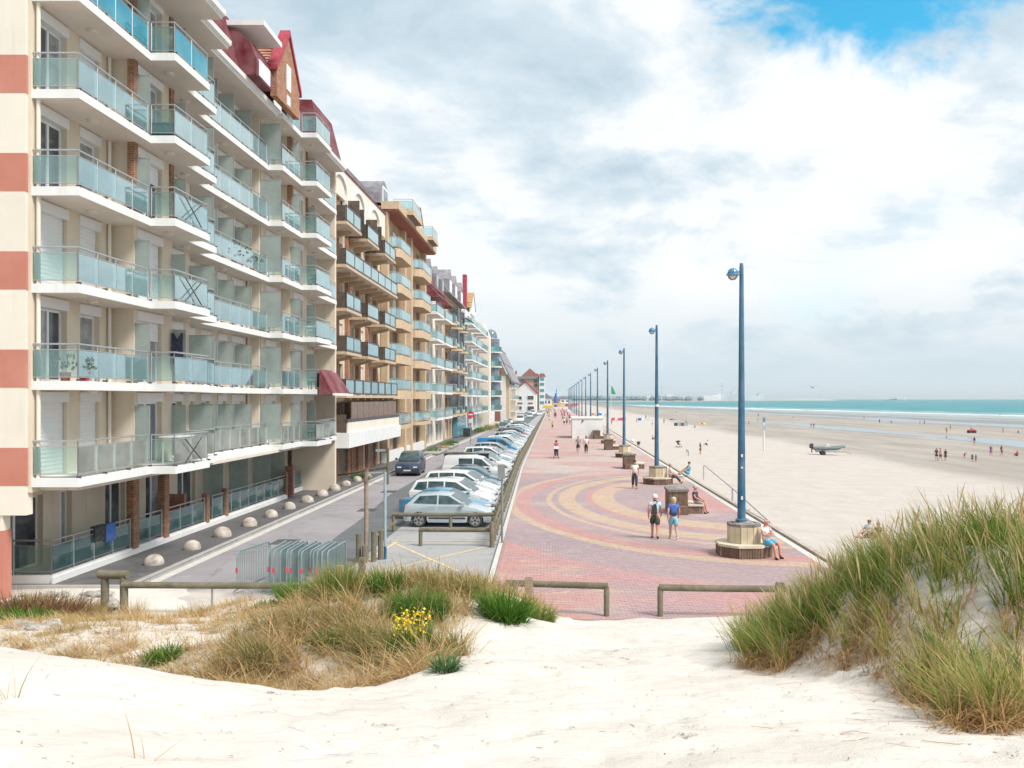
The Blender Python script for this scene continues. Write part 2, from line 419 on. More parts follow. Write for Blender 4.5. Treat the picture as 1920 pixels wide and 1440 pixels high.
M_road = mat_asphalt('road_asphalt', (.245,.225,.24), (.32,.30,.31), .85)
M_dark = mat_asphalt('dark_asphalt', (.105,.112,.118), (.145,.152,.158), .6)
M_walk = mat_asphalt('pavement_asphalt', (.09,.088,.09), (.13,.125,.125), .3)
M_bays = mat_asphalt('parking_asphalt', (.29,.285,.29), (.37,.365,.365), .9)
M_joint = simple('paver_joint', (.30,.26,.23), .95)
M_conc = simple('concrete', (.42,.40,.37), .85, bump=.2)
M_coping = simple('warm_coping', (.42,.34,.27), .9, var=.25, scale=2)
M_kerb = simple('kerb_stone', (.36,.345,.33), .85, bump=.2)
M_gutter = simple('gutter_concrete', (.55,.53,.49), .85)
M_line = simple('road_paint', (.66,.52,.28), .7, var=.25, scale=6)
M_land = simple('land', (.20,.20,.14), .95, scale=.02)

# ------------------------------------------------------------------ ground meshes
def grid(name, xs, ys, fz, mat, smooth=True):
    nx, ny = len(xs), len(ys); vs = [(x, y, fz(x, y)) for y in ys for x in xs]
    fs = [(j*nx+i, j*nx+i+1, (j+1)*nx+i+1, (j+1)*nx+i) for j in range(ny-1) for i in range(nx-1)]
    me = bpy.data.meshes.new(name); me.from_pydata(vs, [], fs); me.materials.append(mat)
    if smooth: me.polygons.foreach_set('use_smooth', [True]*len(me.polygons))
    o = put(name, me); o['kind'] = 'structure'; return o
def arange(a, b, s): return list(np.arange(a, b-1e-6, s))
FOOT = [dict() for _ in range(1)]
def dune_full(X, Y):
    z = dune_z(X, Y)
    if -6 < X < 6 and Y < 21:
        z += .022*mnoise.noise(Vector((X*4.2, Y*3.4, 9)))+.012*mnoise.noise(Vector((X*9, Y*8, 2)))
        for fx, fy, fr, fd, fa in _footcell.get((int(X//1), int(Y//1)), ()):
            dx, dy = X-fx, Y-fy; c, s = math.cos(fa), math.sin(fa); a = (dx*c+dy*s)/fr; b = (-dx*s+dy*c)/(fr*.55); q = a*a+b*b
            if q < 4: z += fd*(-math.exp(-q)*1.3+.5*math.exp(-(q-1.6)**2*2))
    return z
_footcell = {}
for f_ in _foot:
    for i in (-1,0,1):
        for j in (-1,0,1): _footcell.setdefault((int(f_[0]//1)+i, int(f_[1]//1)+j), []).append(f_)
xs = arange(-46, -9, 1.2)+arange(-9, 8, .085)+arange(8, 20.1, .8)
ys = arange(-8, 2.5, .7)+arange(2.5, 13, .075)+arange(13, 27.4, .14)
dune = grid('sand_dune', xs, ys, dune_full, M_sand)
xs = [9.25]+arange(10, 60, 1.5)+arange(60, 420, 9)+[500, 700]
ys = arange(-30, 60, 3)+arange(60, 300, 8)+arange(300, 1500, 40)+[1700, 2000, 2500, 3200]
beach = grid('beach', xs, ys, lambda X, Y: beach_z(X, Y)+.05*mnoise.noise(Vector((X*.3, Y*.3, 0))), M_beach)
sea = grid('sea', [60]+arange(100, 700, 40)+[1000, 2000, 5000, 12000, 30000], [-200]+arange(0, 1600, 60)+[2000, 3000, 5000, 9000, 16000, 30000], lambda X, Y: -5.02, M_sea)
land = grid('ground', [-30000, -400, -60, 9.1], [-200, 0, 22, 60, 300, 1200, 3000], lambda X, Y: -.6, M_land)
# shallow water left by the tide: long ribbons that follow the shore
def ribbon(name, t0, t1, y0, y1, wob, seed):
    mb = MB(); ys_ = list(np.geomspace(y0, y1, 90)); a = []; b = []
    for Y in ys_:
        k = mnoise.noise(Vector((Y*.012, seed, 0)))*wob; w = .5+.5*mnoise.noise(Vector((Y*.02, seed+5, 0)))
        e = min(1, (Y-y0)/(y0*.25))*min(1, (y1-Y)/(y1*.2))
        xa = 9+(shore_x(Y)-9)*(t0+k); xb = xa+(shore_x(Y)-9)*(t1-t0)*(.35+.65*w)*max(.02, e)
        a.append((xa, Y, beach_z(xa, Y)+.03)); b.append((xb, Y, beach_z(xb, Y)+.05))
    for i in range(len(ys_)-1): mb.quad(a[i], b[i], b[i+1], a[i+1])
    return structure(name, mb, M_pool, smooth=True)
ribbon('tidal_pool', .255, .315, 120, 420, .035, 1.0)
ribbon('tidal_pool', .52, .66, 150, 900, .05, 4.0)
ribbon('tidal_pool', .74, .86, 170, 1000, .05, 8.0)
ribbon('tidal_pool', .44, .475, 140, 260, .03, 12.0)

# promenade sheet beyond the pavers built one by one
def strip(name, fl, fr, ys_, z, mat):
    mb = MB()
    for a, b in zip(ys_[:-1], ys_[1:]): mb.quad((fl(a),a,z), (fr(a),a,z), (fr(b),b,z), (fl(b),b,z))
    return structure(name, mb, mat)
Y_PAV = 32.85
prom = strip('promenade', prom_left, lambda Y: PROM_R, [Y_PAV]+arange(34, 100, 6)+arange(100, 1000, 50), 0.0, M_pave)
bed = strip('paver_bed', prom_left, lambda Y: PROM_R, [21.0, 24, 27, 30, Y_PAV], -.014, M_joint)
# clay pavers: the nearest ones in view as parts, the rest of the near field joined
bw, bh = .22, .11
bmb = MB().box(-bw/2+.005, bw/2-.005, -bh/2+.004, bh/2-.004, -.03, 0); brick_me = bmb.mesh('paver', M_paver, bevel=.003)
rest = MB(); nb = 0; row = 0; Yb = 21.35
while Yb < Y_PAV-.05:
    x = prom_left(Yb)+bw/2+(bw/2 if row % 2 else 0)
    while x < PROM_R-bw/2:
        zz = random.uniform(-.004, .004)
        if nb < 300 and -.6 < x < 6.2 and Yb > 21.4:
            put('paver', brick_me, bed, (x-bed.location.x, Yb-bed.location.y, zz-bed.location.z)); nb += 1
        else:
            x0, x1, y0, y1 = x-bw/2+.005, x+bw/2-.005, Yb-bh/2+.004, Yb+bh/2-.004; t1, t2 = random.uniform(-.002,.002), random.uniform(-.002,.002)
            rest.add([(x0,y0,zz+t1),(x1,y0,zz-t1),(x1,y1,zz+t2),(x0,y1,zz-t2),(x0,y0,-.02),(x1,y0,-.02),(x1,y1,-.02),(x0,y1,-.02)], [(0,1,2,3),(0,4,5,1),(1,5,6,2),(2,6,7,3),(3,7,4,0)])
        x += bw
    Yb += bh; row += 1
part('pavers', rest, M_paver, bed, kind='stuff')
# promenade edging
edge = strip('promenade_edging', lambda Y: prom_left(Y)-.17, lambda Y: prom_left(Y)-.004, [22.5]+arange(27, 100, 6)+arange(100, 900, 50), .012, M_gutter)
# street surfaces
Yr = [21.5, 24, 28, 34, 40, 50, 60, 80, 100, 150, 250, 400, 900]
road = strip('road', lambda Y: -12.35, lambda Y: -1.9 if Y < 27 else prom_left(Y)-.16, Yr, -.10, M_road)
walk = strip('pavement', lambda Y: -30, lambda Y: -12.5, [25.2, 40, 60, 80, 100, 150, 250, 400, 900], .02, M_walk)
def dark_left(Y): return -8.7-.35*sstep(28, 36, Y)-.8*sstep(36, 50, Y)
strip('asphalt_lane', dark_left, lambda Y: -6.9, [27.0, 28.5, 30, 32, 35, 40, 50, 70, 100, 150, 250, 400], -.096, M_dark)
strip('parking_bays', lambda Y: -6.88, lambda Y: -1.9 if Y < 27 else prom_left(Y)-.18, [25.5, 27, 30, 36, 45, 60, 80, 120, 200, 300], -.096, M_bays)
mb = MB()
for Y in arange(25.2, 140, 1.0): mb.box(-12.72, -12.52, Y+.01, Y+.99, -.12, .045)
structure('pavement_edge', MB().box(-30, -12.5, 25.02, 25.198, -.5, .016), M_conc)
kerb = MB().box(-12.70, -12.54, 25.2, 400, -.15, .03)
kerb_o = structure('kerb', kerb, M_kerb)
ks = MB().box(-.10, .10, .008, .992, -.16, .045).mesh('kerb_stone', M_kerb, bevel=.012)
for i in range(120): put('kerb_stone', ks, kerb_o, (-12.62-kerb_o.location.x+random.uniform(-.006,.006), 25.2+i-kerb_o.location.y, -kerb_o.location.z))
structure('gutter', MB().box(-12.51, -12.22, 25.0, 300, -.14, -.085), M_gutter)
# promenade's seaward wall: low coping above the beach
wall = empty('sea_wall', (PROM_R, 22, 0), 'low concrete coping wall between the red promenade and the beach', 'wall')
part('wall_face', MB().box(PROM_R+.04, PROM_R+.26, 14, 900, -3.2, .02), M_conc, wall)
cop = MB().box(-.11, .11, .008, 1.992, 0, .07).mesh('coping_stone', M_coping, bevel=.012)
for i in range(150): put('coping_stone', cop, wall, (.15+random.uniform(-.008,.008), 20+2*i-22, .02))
part('coping', MB().box(PROM_R, PROM_R+.26, 320, 900, .02, .09), M_kerb, wall)
structure('promenade_apron', MB().box(PROM_R-.30, PROM_R-.02, 21.2, 500, -.05, .006), M_gutter)
# painted crosses
def pline(a, b, w=.12, z=-.09):
    a = Vector((a[0],a[1],z)); b = Vector((b[0],b[1],z)); d = (b-a).normalized(); n = Vector((-d.y,d.x,0))*w/2
    return MB().quad(a-n, b-n, b+n, a+n)
for a, b in (((-6.5,33.3),(-3.2,27.6)), ((-6.3,26.8),(-2.5,32.6)), ((-6.7,29.2),(-6.3,33.4)), ((-7.0,27.6),(-6.5,29.6)), ((-6.5,33.5),(-2.45,33.6))):
    structure('road_marking', pline(a, b, z=-.088+random.uniform(-.001,.002)), M_line)
for k in range(46):
    Y = 36.3+2.62*k; structure('bay_line', pline((-6.8,Y),(prom_left(Y)-.6,Y), .10), M_gutter)
# dark grating patches in the lane
M_drain = simple('drain_iron', (.10,.10,.105), .7, .1)
for (x, y) in ((-10.7,33.4), (-9.6,43), (-10.2,51.5)):
    d = empty('road_drain', (x,y,-.1), None, 'drain cover')
    part('grate_frame', MB().box(x-.45,x+.45,y-.6,y+.6,-.12,-.088), M_drain, d)
    for i in range(6): part('grate_bar', MB().box(x-.4,x+.4,y-.5+i*.18,y-.42+i*.18,-.087,-.078), M_drain, d)
    d['label'] = {33.4:'dark drain cover in the road behind the crowd barriers', 43:'dark patch of drain cover further along the light lane', 51.5:'farthest dark drain cover in the light lane'}[y]
# ------------------------------------------------------------------ building materials
M_cream = simple('cream_render', (.68,.585,.465), .9, var=.12, scale=.8, bump=.15, bscale=60, streak=.30)
M_endwall = simple('pale_render', (.74,.68,.59), .9, var=.08, scale=.5, bump=.15, bscale=60, streak=.28)  # paler copy of the cream render; brighter light on the end wall painted in
M_terra = simple('terracotta_paint', (.50,.185,.13), .9, var=.10, scale=.7, bump=.15, bscale=60, streak=.25)
M_white = simple('white_paint', (.74,.74,.73), .7, var=.10, scale=1.2, streak=.25)
M_soffit = simple('soffit_paint', (.64,.575,.505), .85, var=.12, scale=.9)
M_steel = simple('brushed_steel', (.50,.52,.53), .38, .75, var=.05)
M_upvc = simple('white_window_frame', (.76,.77,.78), .35, var=.03)
M_shut = simple('roller_shutter', (.72,.72,.72), .5, var=.04)
M_red = simple('oxblood_metal', (.15,.010,.018), .6, var=.2, scale=1.5, spec=.2, streak=.3)
M_redlt = simple('red_coping', (.34,.03,.05), .6, spec=.25)
M_tile = simple('clay_tile', (.42,.17,.09), .8, var=.3, scale=3)
M_tileold = simple('lichened_tile', (.42,.22,.07), .85, var=.3, scale=1.2)
M_slate = simple('grey_slate', (.20,.195,.22), .6, var=.25, scale=2)
M_tan = simple('tan_render', (.46,.32,.19), .9, var=.15, scale=.9, bump=.1, streak=.3)
M_tanlt = simple('pale_tan', (.54,.405,.265), .9, var=.12, streak=.3)
M_browng = simple('smoked_screen', (.085,.06,.045), .18, var=.1)
M_black = simple('black_metal', (.02,.02,.022), .4)
M_dwood = simple('brown_boarding', (.16,.095,.06), .7, var=.3, scale=6)
M_navy = simple('navy_metal', (.02,.05,.10), .35)
M_bluegl = simple('blue_tinted_glass', (.08,.28,.38), .12)
def mat_brick(name, c1, c2, mort, w=.22, h=.075, axis='yz'):
    t = NT(name); sp = t.N('ShaderNodeSeparateXYZ'); t.l.new(t.pos(), sp.inputs[0]); cb = t.N('ShaderNodeCombineXYZ')
    t.l.new(t.math('ADD', sp.outputs[0], sp.outputs[1]), cb.inputs[0]); t.l.new(sp.outputs[2], cb.inputs[1])
    br = t.N('ShaderNodeTexBrick'); t.l.new(cb.outputs[0], br.inputs['Vector']); br.inputs['Scale'].default_value = 1
    br.inputs['Brick Width'].default_value = w; br.inputs['Row Height'].default_value = h; br.inputs['Mortar Size'].default_value = .008
    br.inputs['Color1'].default_value = c1+(1,); br.inputs['Color2'].default_value = c2+(1,); br.inputs['Mortar'].default_value = mort+(1,)
    n = t.noise(5, 5, .6); t.base(t.mix(1, br.outputs['Color'], t.ramp(n, [(.3,(.65,.62,.6)),(.7,(1.2,1.2,1.2))]), 'MULTIPLY')); t.rough(.9)
    t.bump(br.outputs['Fac'], -.3, .01); return t.m
M_brick = mat_brick('orange_brick', (.40,.17,.085), (.30,.115,.06), (.40,.33,.26))
M_brickbr = mat_brick('brown_brick', (.33,.15,.08), (.24,.10,.055), (.33,.27,.21))
M_brickred = mat_brick('red_brick', (.36,.12,.085), (.30,.10,.07), (.35,.28,.24))
def mat_glass(name, tint, diff, body=.25, ior=1.75, refl=0.0):
    """balcony glass: tinted see-through, a pale diffuse body (painted sky sheen, or frosting) and a clear reflection"""
    t = NT(name); t.n.remove(t.b)
    tr = t.N('ShaderNodeBsdfTransparent'); tr.inputs[0].default_value = tint+(1,)
    df = t.N('ShaderNodeBsdfDiffuse'); df.inputs[0].default_value = diff+(1,)
    tl = t.N('ShaderNodeBsdfTranslucent'); tl.inputs[0].default_value = diff+(1,)
    m0 = t.N('ShaderNodeMixShader'); m0.inputs[0].default_value = .45; t.l.new(df.outputs[0], m0.inputs[1]); t.l.new(tl.outputs[0], m0.inputs[2])
    n = t.noise(.6, 4, .6); bf = t.mr(n, .3, .7, body*.75, body*1.25)
    m1 = t.N('ShaderNodeMixShader'); t.l.new(bf, m1.inputs[0]); t.l.new(tr.outputs[0], m1.inputs[1]); t.l.new(m0.outputs[0], m1.inputs[2])
    gl = t.N('ShaderNodeBsdfGlossy'); gl.inputs['Roughness'].default_value = .04; gl.inputs[0].default_value = (.82,.98,1,1)
    fr = t.N('ShaderNodeFresnel'); fr.inputs['IOR'].default_value = ior
    m2 = t.N('ShaderNodeMixShader'); t.l.new(t.math('MULTIPLY_ADD', fr.outputs[0], 1-refl, refl), m2.inputs[0]); t.l.new(m1.outputs[0], m2.inputs[1]); t.l.new(gl.outputs[0], m2.inputs[2])
    t.l.new(m2.outputs[0], t.out.inputs[0]); return t.m
M_glass = mat_glass('balcony_glass', (.76,.95,.96), (.66,.92,.96), .42, 1.7, .30)  # pale cyan body paints in the bright reflected sky
M_milk = mat_glass('milky_glass', (.86,.96,.95), (.80,.81,.75), .42, 1.45)
M_cyan = mat_glass('cyan_glass', (.35,.85,.92), (.08,.62,.82), .60, 1.6, .15)  # top-floor copy with reflected sky blue put into its colour
M_clear = mat_glass('clear_glass', (.84,.94,.92), (.60,.74,.72), .10, 1.5, .05)
M_teal = mat_glass('teal_glass', (.55,.80,.80), (.25,.55,.58), .25, 1.6, .08)
M_frost = mat_glass('frosted_glass', (.78,.86,.83), (.62,.68,.65), .62, 1.45, .04)
M_pane = simple('window_glass', (.018,.026,.036), .05, var=.3, scale=.7, spec=.4)
M_panec = simple('curtained_glass', (.30,.31,.32), .08, var=.35, scale=3, spec=.7)
M_paneb = simple('window_glass_bluish', (.06,.12,.17), .06, var=.3, scale=.7, spec=.9)

# ------------------------------------------------------------------ building pieces
def obox(mb, a, b, th, z0, z1, mi=0):
    """upright slab between two ground points"""
    a = Vector((a[0],a[1],0)); b = Vector((b[0],b[1],0)); d = (b-a).normalized(); n = Vector((-d.y,d.x,0))*th/2
    P = [a-n, b-n, b+n, a+n]
    mb.add([(p.x,p.y,z0) for p in P]+[(p.x,p.y,z1) for p in P], [(0,3,2,1),(4,5,6,7),(0,1,5,4),(1,2,6,5),(2,3,7,6),(3,0,4,7)], mi)
def rail_run(parent, pts, z, glass, step=1.12, h=1.03, ends=None, gname='glass_panel'):
    """steel railing with glass infill along a polyline of ground points; children of parent"""
    mb = MB(); panels = []
    for a, b in zip(pts[:-1], pts[1:]):
        a = Vector((a[0],a[1],0)); b = Vector((b[0],b[1],0)); L = (b-a).length; n = max(1, round(L/step))
        mb.tube([(a.x,a.y,z+h),(b.x,b.y,z+h)], .028, 6); mb.tube([(a.x,a.y,z+h-.16),(b.x,b.y,z+h-.16)], .016, 5); mb.tube([(a.x,a.y,z+.11),(b.x,b.y,z+.11)], .016, 5)
        for i in range(n+1):
            p = a+(b-a)*i/n; mb.tube([(p.x,p.y,z-.02),(p.x,p.y,z+h)], .018, 5)
        for i in range(n):
            p = a+(b-a)*(i/n); q = a+(b-a)*((i+1)/n); e = (q-p).normalized()*.035
            g_ = MB(); obox(g_, p+e, q-e, .014, z+.13, z+h-.18); panels.append((g_, ends if ends and abs(b.y-a.y) < .5 else glass))
    part('railing', mb, M_steel, parent)
    for g_, gm in panels: part(gname, g_, gm, parent)
def zslats(mb, x, y0, y1, z0, z1, pitch=.06, d=.012):
    n = max(2, int((z1-z0)/pitch)); vs = []; fs = []
    for i in range(n+1):
        z = z0+(z1-z0)*i/n; k = d if i % 2 else 0
        vs += [(x+k,y0,z),(x+k,y1,z)]
    for i in range(n): fs.append((2*i,2*i+1,2*i+3,2*i+2))
    mb.add(vs, fs)
def window(parent, x, y0, y1, z0, z1, leaves=2, shut=0.0, box=True, frame=M_upvc, glass=None, fw=.07, deep=.30):
    """window facing the sea, standing deep in its opening; shut = share covered by the roller shutter"""
    xb = x-deep+.06; f = MB()
    f.box(xb, xb+.06, y0, y0+fw, z0, z1); f.box(xb, xb+.06, y1-fw, y1, z0, z1)
    f.box(xb, xb+.06, y0+fw, y1-fw, z1-fw, z1); f.box(xb, xb+.06, y0+fw, y1-fw, z0, z0+fw)
    w = (y1-y0)/leaves
    for i in range(1, leaves): f.box(xb, xb+.065, y0+w*i-fw*.7, y0+w*i+fw*.7, z0+fw, z1-fw)
    o = part('window', f, frame, parent)
    for i in range(leaves):
        a = y0+w*i+fw; b = y0+w*(i+1)-fw
        part('pane', MB().box(xb+.015, xb+.03, a, b, z0+fw, z1-fw), (glass or M_pane) if random.random() < .72 else M_panec, o)
    if box: part('shutter_box', MB().box(x-deep+.02, x+.04, y0-.06, y1+.06, z1+.004, z1+.30), M_shut, parent)
    if shut > 0:
        m = MB(); zslats(m, x-.12, y0+.02, y1-.02, z1-(z1-z0)*shut, z1); part('shutter', m, M_shut, parent)
    return o
def facade(parent, X, y0, y1, z0, z1, opens, zo, mat, deep=.30, back=None):
    """wall with piers and spandrels round a column of openings; opens = [(ya,yb)], zo = [(za,zb)]"""
    ys_ = [y0]+[v_ for o in opens for v_ in o]+[y1]
    m = MB()
    m.box(X-deep-.25, X-deep, y0, y1, z0, z1)
    for i in range(0, len(ys_), 2):
        if ys_[i+1]-ys_[i] > .01: m.box(X-deep, X, ys_[i], ys_[i+1], z0, z1)
    for a, b in opens:
        zz = [z0]+[v_ for o in zo for v_ in o]+[z1]
        for i in range(0, len(zz), 2):
            if zz[i+1]-zz[i] > .01: m.box(X-deep, X-.012, a, b, zz[i], zz[i+1])
    return part('wall', m, mat, parent)
def slab(parent, x0, x1, y0, y1, z0, z1, name='balcony', mats=None):
    m = MB(); m.box(x0, x1, y0, y1, z0, z1); m.m[0] = 1
    return part(name, m, mats or [M_white, M_soffit], parent)
def ceiling_lamp(parent, x, y, z):
    part('ceiling_lamp', MB().lathe([(.02,-.10),(.13,-.09),(.16,-.05),(.17,0)], 10, (x,y,z)), M_soffit, parent)

# ------------------------------------------------------------------ first apartment block (glass balconies)
B1 = empty('apartment_block', (-16, 37, 0), 'large cream apartment block with stepped pale glass balconies and terracotta banded end wall', 'apartment building', 'seafront apartment blocks')
FL = [3.3+2.7*i for i in range(6)]; ST = .25; ZR = 19.3
SEC = [(23.9,27.85,-14.6,-13.3,[(24.05,25.35),(26.05,27.15)]),
       (27.85,30.6,-13.85,-12.5,[(28.1,29.8)]),
       (30.6,33.2,-14.35,-13.3,[(31.1,32.5)]),
       (33.2,41.2,-15.0,-14.0,[(33.7,35.1),(35.8,36.7),(37.6,38.5),(39.2,40.6)]),
       (41.2,44.2,-14.35,-13.3,[(41.8,43.2)]),
       (44.2,47.0,-13.85,-12.5,[(44.6,46.2)]),
       (47.0,51.2,-14.6,-13.3,[(47.6,48.7),(49.4,50.7)])]
zo = [(f, f+2.12) for f in FL]
SH = {(0,0):[1,.0,1,.0,.0,.12],(0,1):[1,0,1,0,.35,.1]}
m = MB().box(-28, -16.95, 24.2, 51.0, -.2, 19.2); part('core_wall', m, M_cream, B1)
for si, (y0,y1,Xf,Xo,ops) in enumerate(SEC):
    facade(B1, Xf, y0, y1, 3.05, ZR-.1, ops, zo, M_cream)
    for oi, (a,b) in enumerate(ops):
        for k, (za,zb) in enumerate(zo):
            sh = SH.get((si,oi), [random.choice([0,0,1,.3,0,1]) for _ in range(6)])[k]
            window(B1, Xf, a, b, za, zb-.02, 2 if b-a > 1.2 else 1, sh, glass=random.choice([M_pane,M_pane,M_paneb]))
    prev = SEC[si-1][3] if si else None; nxt = SEC[si+1][3] if si < 6 else None
    for k, f in enumerate(FL):
        s_ = slab(B1, Xf-.05, Xo, y0+(.004 if si else -.22), y1, f-ST, f)
        pts = []
        ya = y0+(.08 if si else -.16)
        if si == 0: pts.append((Xf-.1, ya))
        elif prev < Xo: pts.append((prev-.02, ya))
        pts += [(Xo-.07, ya), (Xo-.07, y1-.06)]
        if nxt is not None and nxt < Xo: pts.append((nxt-.02, y1-.06))
        rail_run(s_, pts, f, M_milk if k == 0 else (M_cyan if k == 5 and si < 2 else M_glass), ends=M_clear)
        if k: ceiling_lamp(s_, (Xf+Xo)/2, (y0+y1)/2-.3, f-ST)
        # fixing feet under the rail, in front of the fascia
        ft = MB(); n = int((y1-y0)/1.12)
        for i in range(n+1): ft.box(Xo-.10, Xo+.02, ya+(y1-ya)*i/max(1,n)-.03, ya+(y1-ya)*i/max(1,n)+.03, f+.004, f+.05)
        part('rail_feet', ft, M_black, s_)
for yd, xa, xb in ((27.88,-14.0,-13.35),(30.55,-13.95,-13.34),(33.16,-14.4,-13.4),(35.3,-14.9,-14.1),(37.1,-14.9,-14.1),(39.2,-14.9,-14.1),(41.16,-14.5,-13.4),(44.16,-13.9,-13.35),(47.05,-14.3,-13.4)):
    for k, f in enumerate(FL):
        fr = MB(); fr.box(xa, xa+.03, yd, yd+.03, f+.1, f+1.98); fr.box(xb-.03, xb, yd, yd+.03, f+.1, f+1.98)
        fr.box(xa+.03, xb-.03, yd, yd+.03, f+1.95, f+1.98); fr.box(xa+.03, xb-.03, yd, yd+.03, f+.25, f+.29)
        d_ = part('divider', fr, M_steel, B1)
        part('frosted_pane', MB().box(xa+.03, xb-.03, yd+.008, yd+.022, f+.29, f+1.95), M_frost, d_)
for yw, xw in ((27.853,-13.87),(46.9,-13.87),(30.5,-14.37),(33.1,-14.4),(41.05,-14.4),(44.1,-13.87)): part('return_wall', MB().box(-16.2, xw, yw, yw+.12, 3.06, 19.15), M_cream, B1)
# wing corner piers, downpipes
for x, y in ((-14.5,23.80),(-14.52,27.6),(-14.9,33.35),(-14.9,41.0),(-14.5,47.2)):
    part('downpipe', MB().tube([(x,y,3.1),(x,y,19.0)], .055, 8), M_endwall, B1)
part('brick_pier', MB().box(-14.0,-13.78,27.72,27.98,11.4,19.2), M_brickbr, B1)
part('brick_pier', MB().box(-14.2,-13.78,30.35,30.62,11.4,19.2), M_brickbr, B1)
part('brick_pier', MB().box(-14.0,-13.78,44.05,44.3,14.1,19.2), M_brickbr, B1)
part('brick_pier', MB().box(-14.0,-13.78,46.75,47.02,14.1,19.2), M_brickbr, B1)
# banded end wall
ew = part('end_wall', MB().box(-28, -14.72, 23.58, 23.9, 2.28, 24.0), M_endwall, B1)
part('end_wall_return', MB().box(-14.72, -14.62, 23.66, 24.0, 2.9, 19.3), M_cream, B1)
for k in range(8):
    z = 3.1+2.715*k; part('painted_band', MB().box(-28, -14.70, 23.572, 23.92, z, z+1.05), M_terra, B1)
part('end_wall_base', MB().box(-28, -15.38, 23.62, 23.95, 1.85, 2.278), M_endwall, B1)
part('painted_base', MB().box(-28, -15.36, 23.60, 23.97, -.2, 1.85), M_terra, B1)
part('far_fin_wall', MB().box(-16.0, -13.42, 51.2, 51.55, 0, 19.2), M_cream, B1)
# ground floor: recessed front, raised terrace with glass fence, brick pillars
gops = [(24.6,26.9),(27.8,28.5),(30.6,32.0),(33.6,35.2),(36.4,38.2),(39.6,41.0),(42.6,44.4),(48.2,50.0)]
facade(B1, -16.25, 23.97, 51.2, -.1, 3.05, gops, [(.28,2.5)], M_cream)
for a, b in gops: window(B1, -16.25, a, b, .28, 2.48, 2, 0, box=False)
part('soffit_beam', MB().box(-16.2, -13.5, 24.0, 51.1, 2.93, 3.048), M_soffit, B1)
tr = slab(B1, -16.3, -15.0, 25.3, 47.0, -.05, .26, 'terrace')
part('terrace_edge', MB().box(-15.0, -14.94, 25.25, 47.05, -.05, .20), M_white, tr)
rail_run(tr, [(-16.2,25.36),(-15.06,25.36),(-15.06,30.0)], .26, M_teal, 1.15, ends=M_clear)
rail_run(tr, [(-15.06,30.55),(-15.06,32.4)], .26, M_teal, .95)
rail_run(tr, [(-15.06,32.85),(-15.06,36.3)], .26, M_teal, 1.15)
rail_run(tr, [(-15.06,37.1),(-15.06,47.0)], .26, M_teal, 1.15)
for y in (30.25, 32.62): part('brick_pillar', MB().box(-15.22,-14.96,y-.2,y+.2,0,3.05), M_brickbr, B1)
for y in (36.5, 38.6, 47.1): part('brick_post', MB().box(-15.2,-14.97,y-.14,y+.14,0,1.45), M_brickbr, B1)
part('brick_screen', MB().box(-16.2,-15.3,34.9,35.1,0,1.6), M_brickred, B1)
part('brick_screen', MB().box(-16.2,-14.95,48.0,48.3,0,1.7), M_brickred, B1)
tr2 = slab(B1, -16.3, -15.35, 48.35, 51.2, -.05, .26, 'terrace'); rail_run(tr2, [(-15.4,48.5),(-15.4,51.1)], .26, M_teal, 1.2)
for yd in (38.9, 42.0, 45.2, 47.6):
    fr = MB(); fr.box(-16.2,-16.17,yd,yd+.03,.3,2.6); fr.box(-15.3,-15.27,yd,yd+.03,.3,2.6); fr.box(-16.17,-15.3,yd,yd+.03,2.57,2.6); fr.box(-16.17,-15.3,yd,yd+.03,.6,.64)
    d_ = part('divider', fr, M_steel, B1); part('frosted_pane', MB().box(-16.17,-15.3,yd+.008,yd+.022,.64,2.57), M_frost, d_)
for y0, y1, xo, xb in ((44.15,46.9,-11.65,-12.40),(47.3,51.1,-12.4,-13.2)):
    part('canopy', MB().add([(xb,y0+.15,7.05),(xb,y1-.15,7.05),(xo,y1,5.75),(xo,y0,5.75),(xb,y0,5.70),(xb,y1,5.70)],[(0,3,2,1),(0,4,3),(1,2,5),(3,4,5,2),(0,1,5,4)]), M_red, B1)
    part('canopy_gutter', MB().box(xo-.02,xo+.1,y0-.03,y1+.03,5.68,5.80), M_white, B1)
# roof: overhanging eaves that follow the steps, oxblood mansard above, gutters
roofm = [M_red, M_white]
for si, (y0,y1,Xf,Xo,ops) in enumerate(SEC):
    if si in (4,5):     # open attic terraces
        s_ = slab(B1, Xf-.05, Xo, y0+.004, y1, 19.05, ZR)
        pts = ([(SEC[si-1][3], y0+.06)] if si == 5 else [])+[(Xo-.07,y0+.06),(Xo-.07,y1-.06)]+([(SEC[6][3],y1-.06)] if si == 5 else [])
        rail_run(s_, pts, ZR, M_glass); ceiling_lamp(s_, (Xf+Xo)/2, (y0+y1)/2, 19.05)
        part('attic_wall', MB().box(-19, Xf-.9, y0, y1, ZR, 21.9), M_white, B1)
        part('attic_roof', MB().box(-19, Xf-.7, y0-.05, y1+.05, 21.9, 22.05), M_red, B1)
        continue
    xe = Xo+.45
    m = MB(); m.box(Xf-.1, xe, y0+.004, y1, 19.1, ZR); m.m[0] = 1
    part('eave', m, [M_white, M_soffit], B1)
    part('gutter', MB().prism([(xe,19.18),(xe+.13,19.22),(xe+.15,19.40),(xe,19.40)], 'y', y0+.02, y1-.02), M_white, B1)
    m = MB(); m.prism([(xe-.05,ZR+.002),(xe-.75,22.0),(Xf-3.5,22.1),(Xf-3.5,ZR+.002)], 'y', y0+.03, y1-.03); part('mansard', m, M_red, B1)
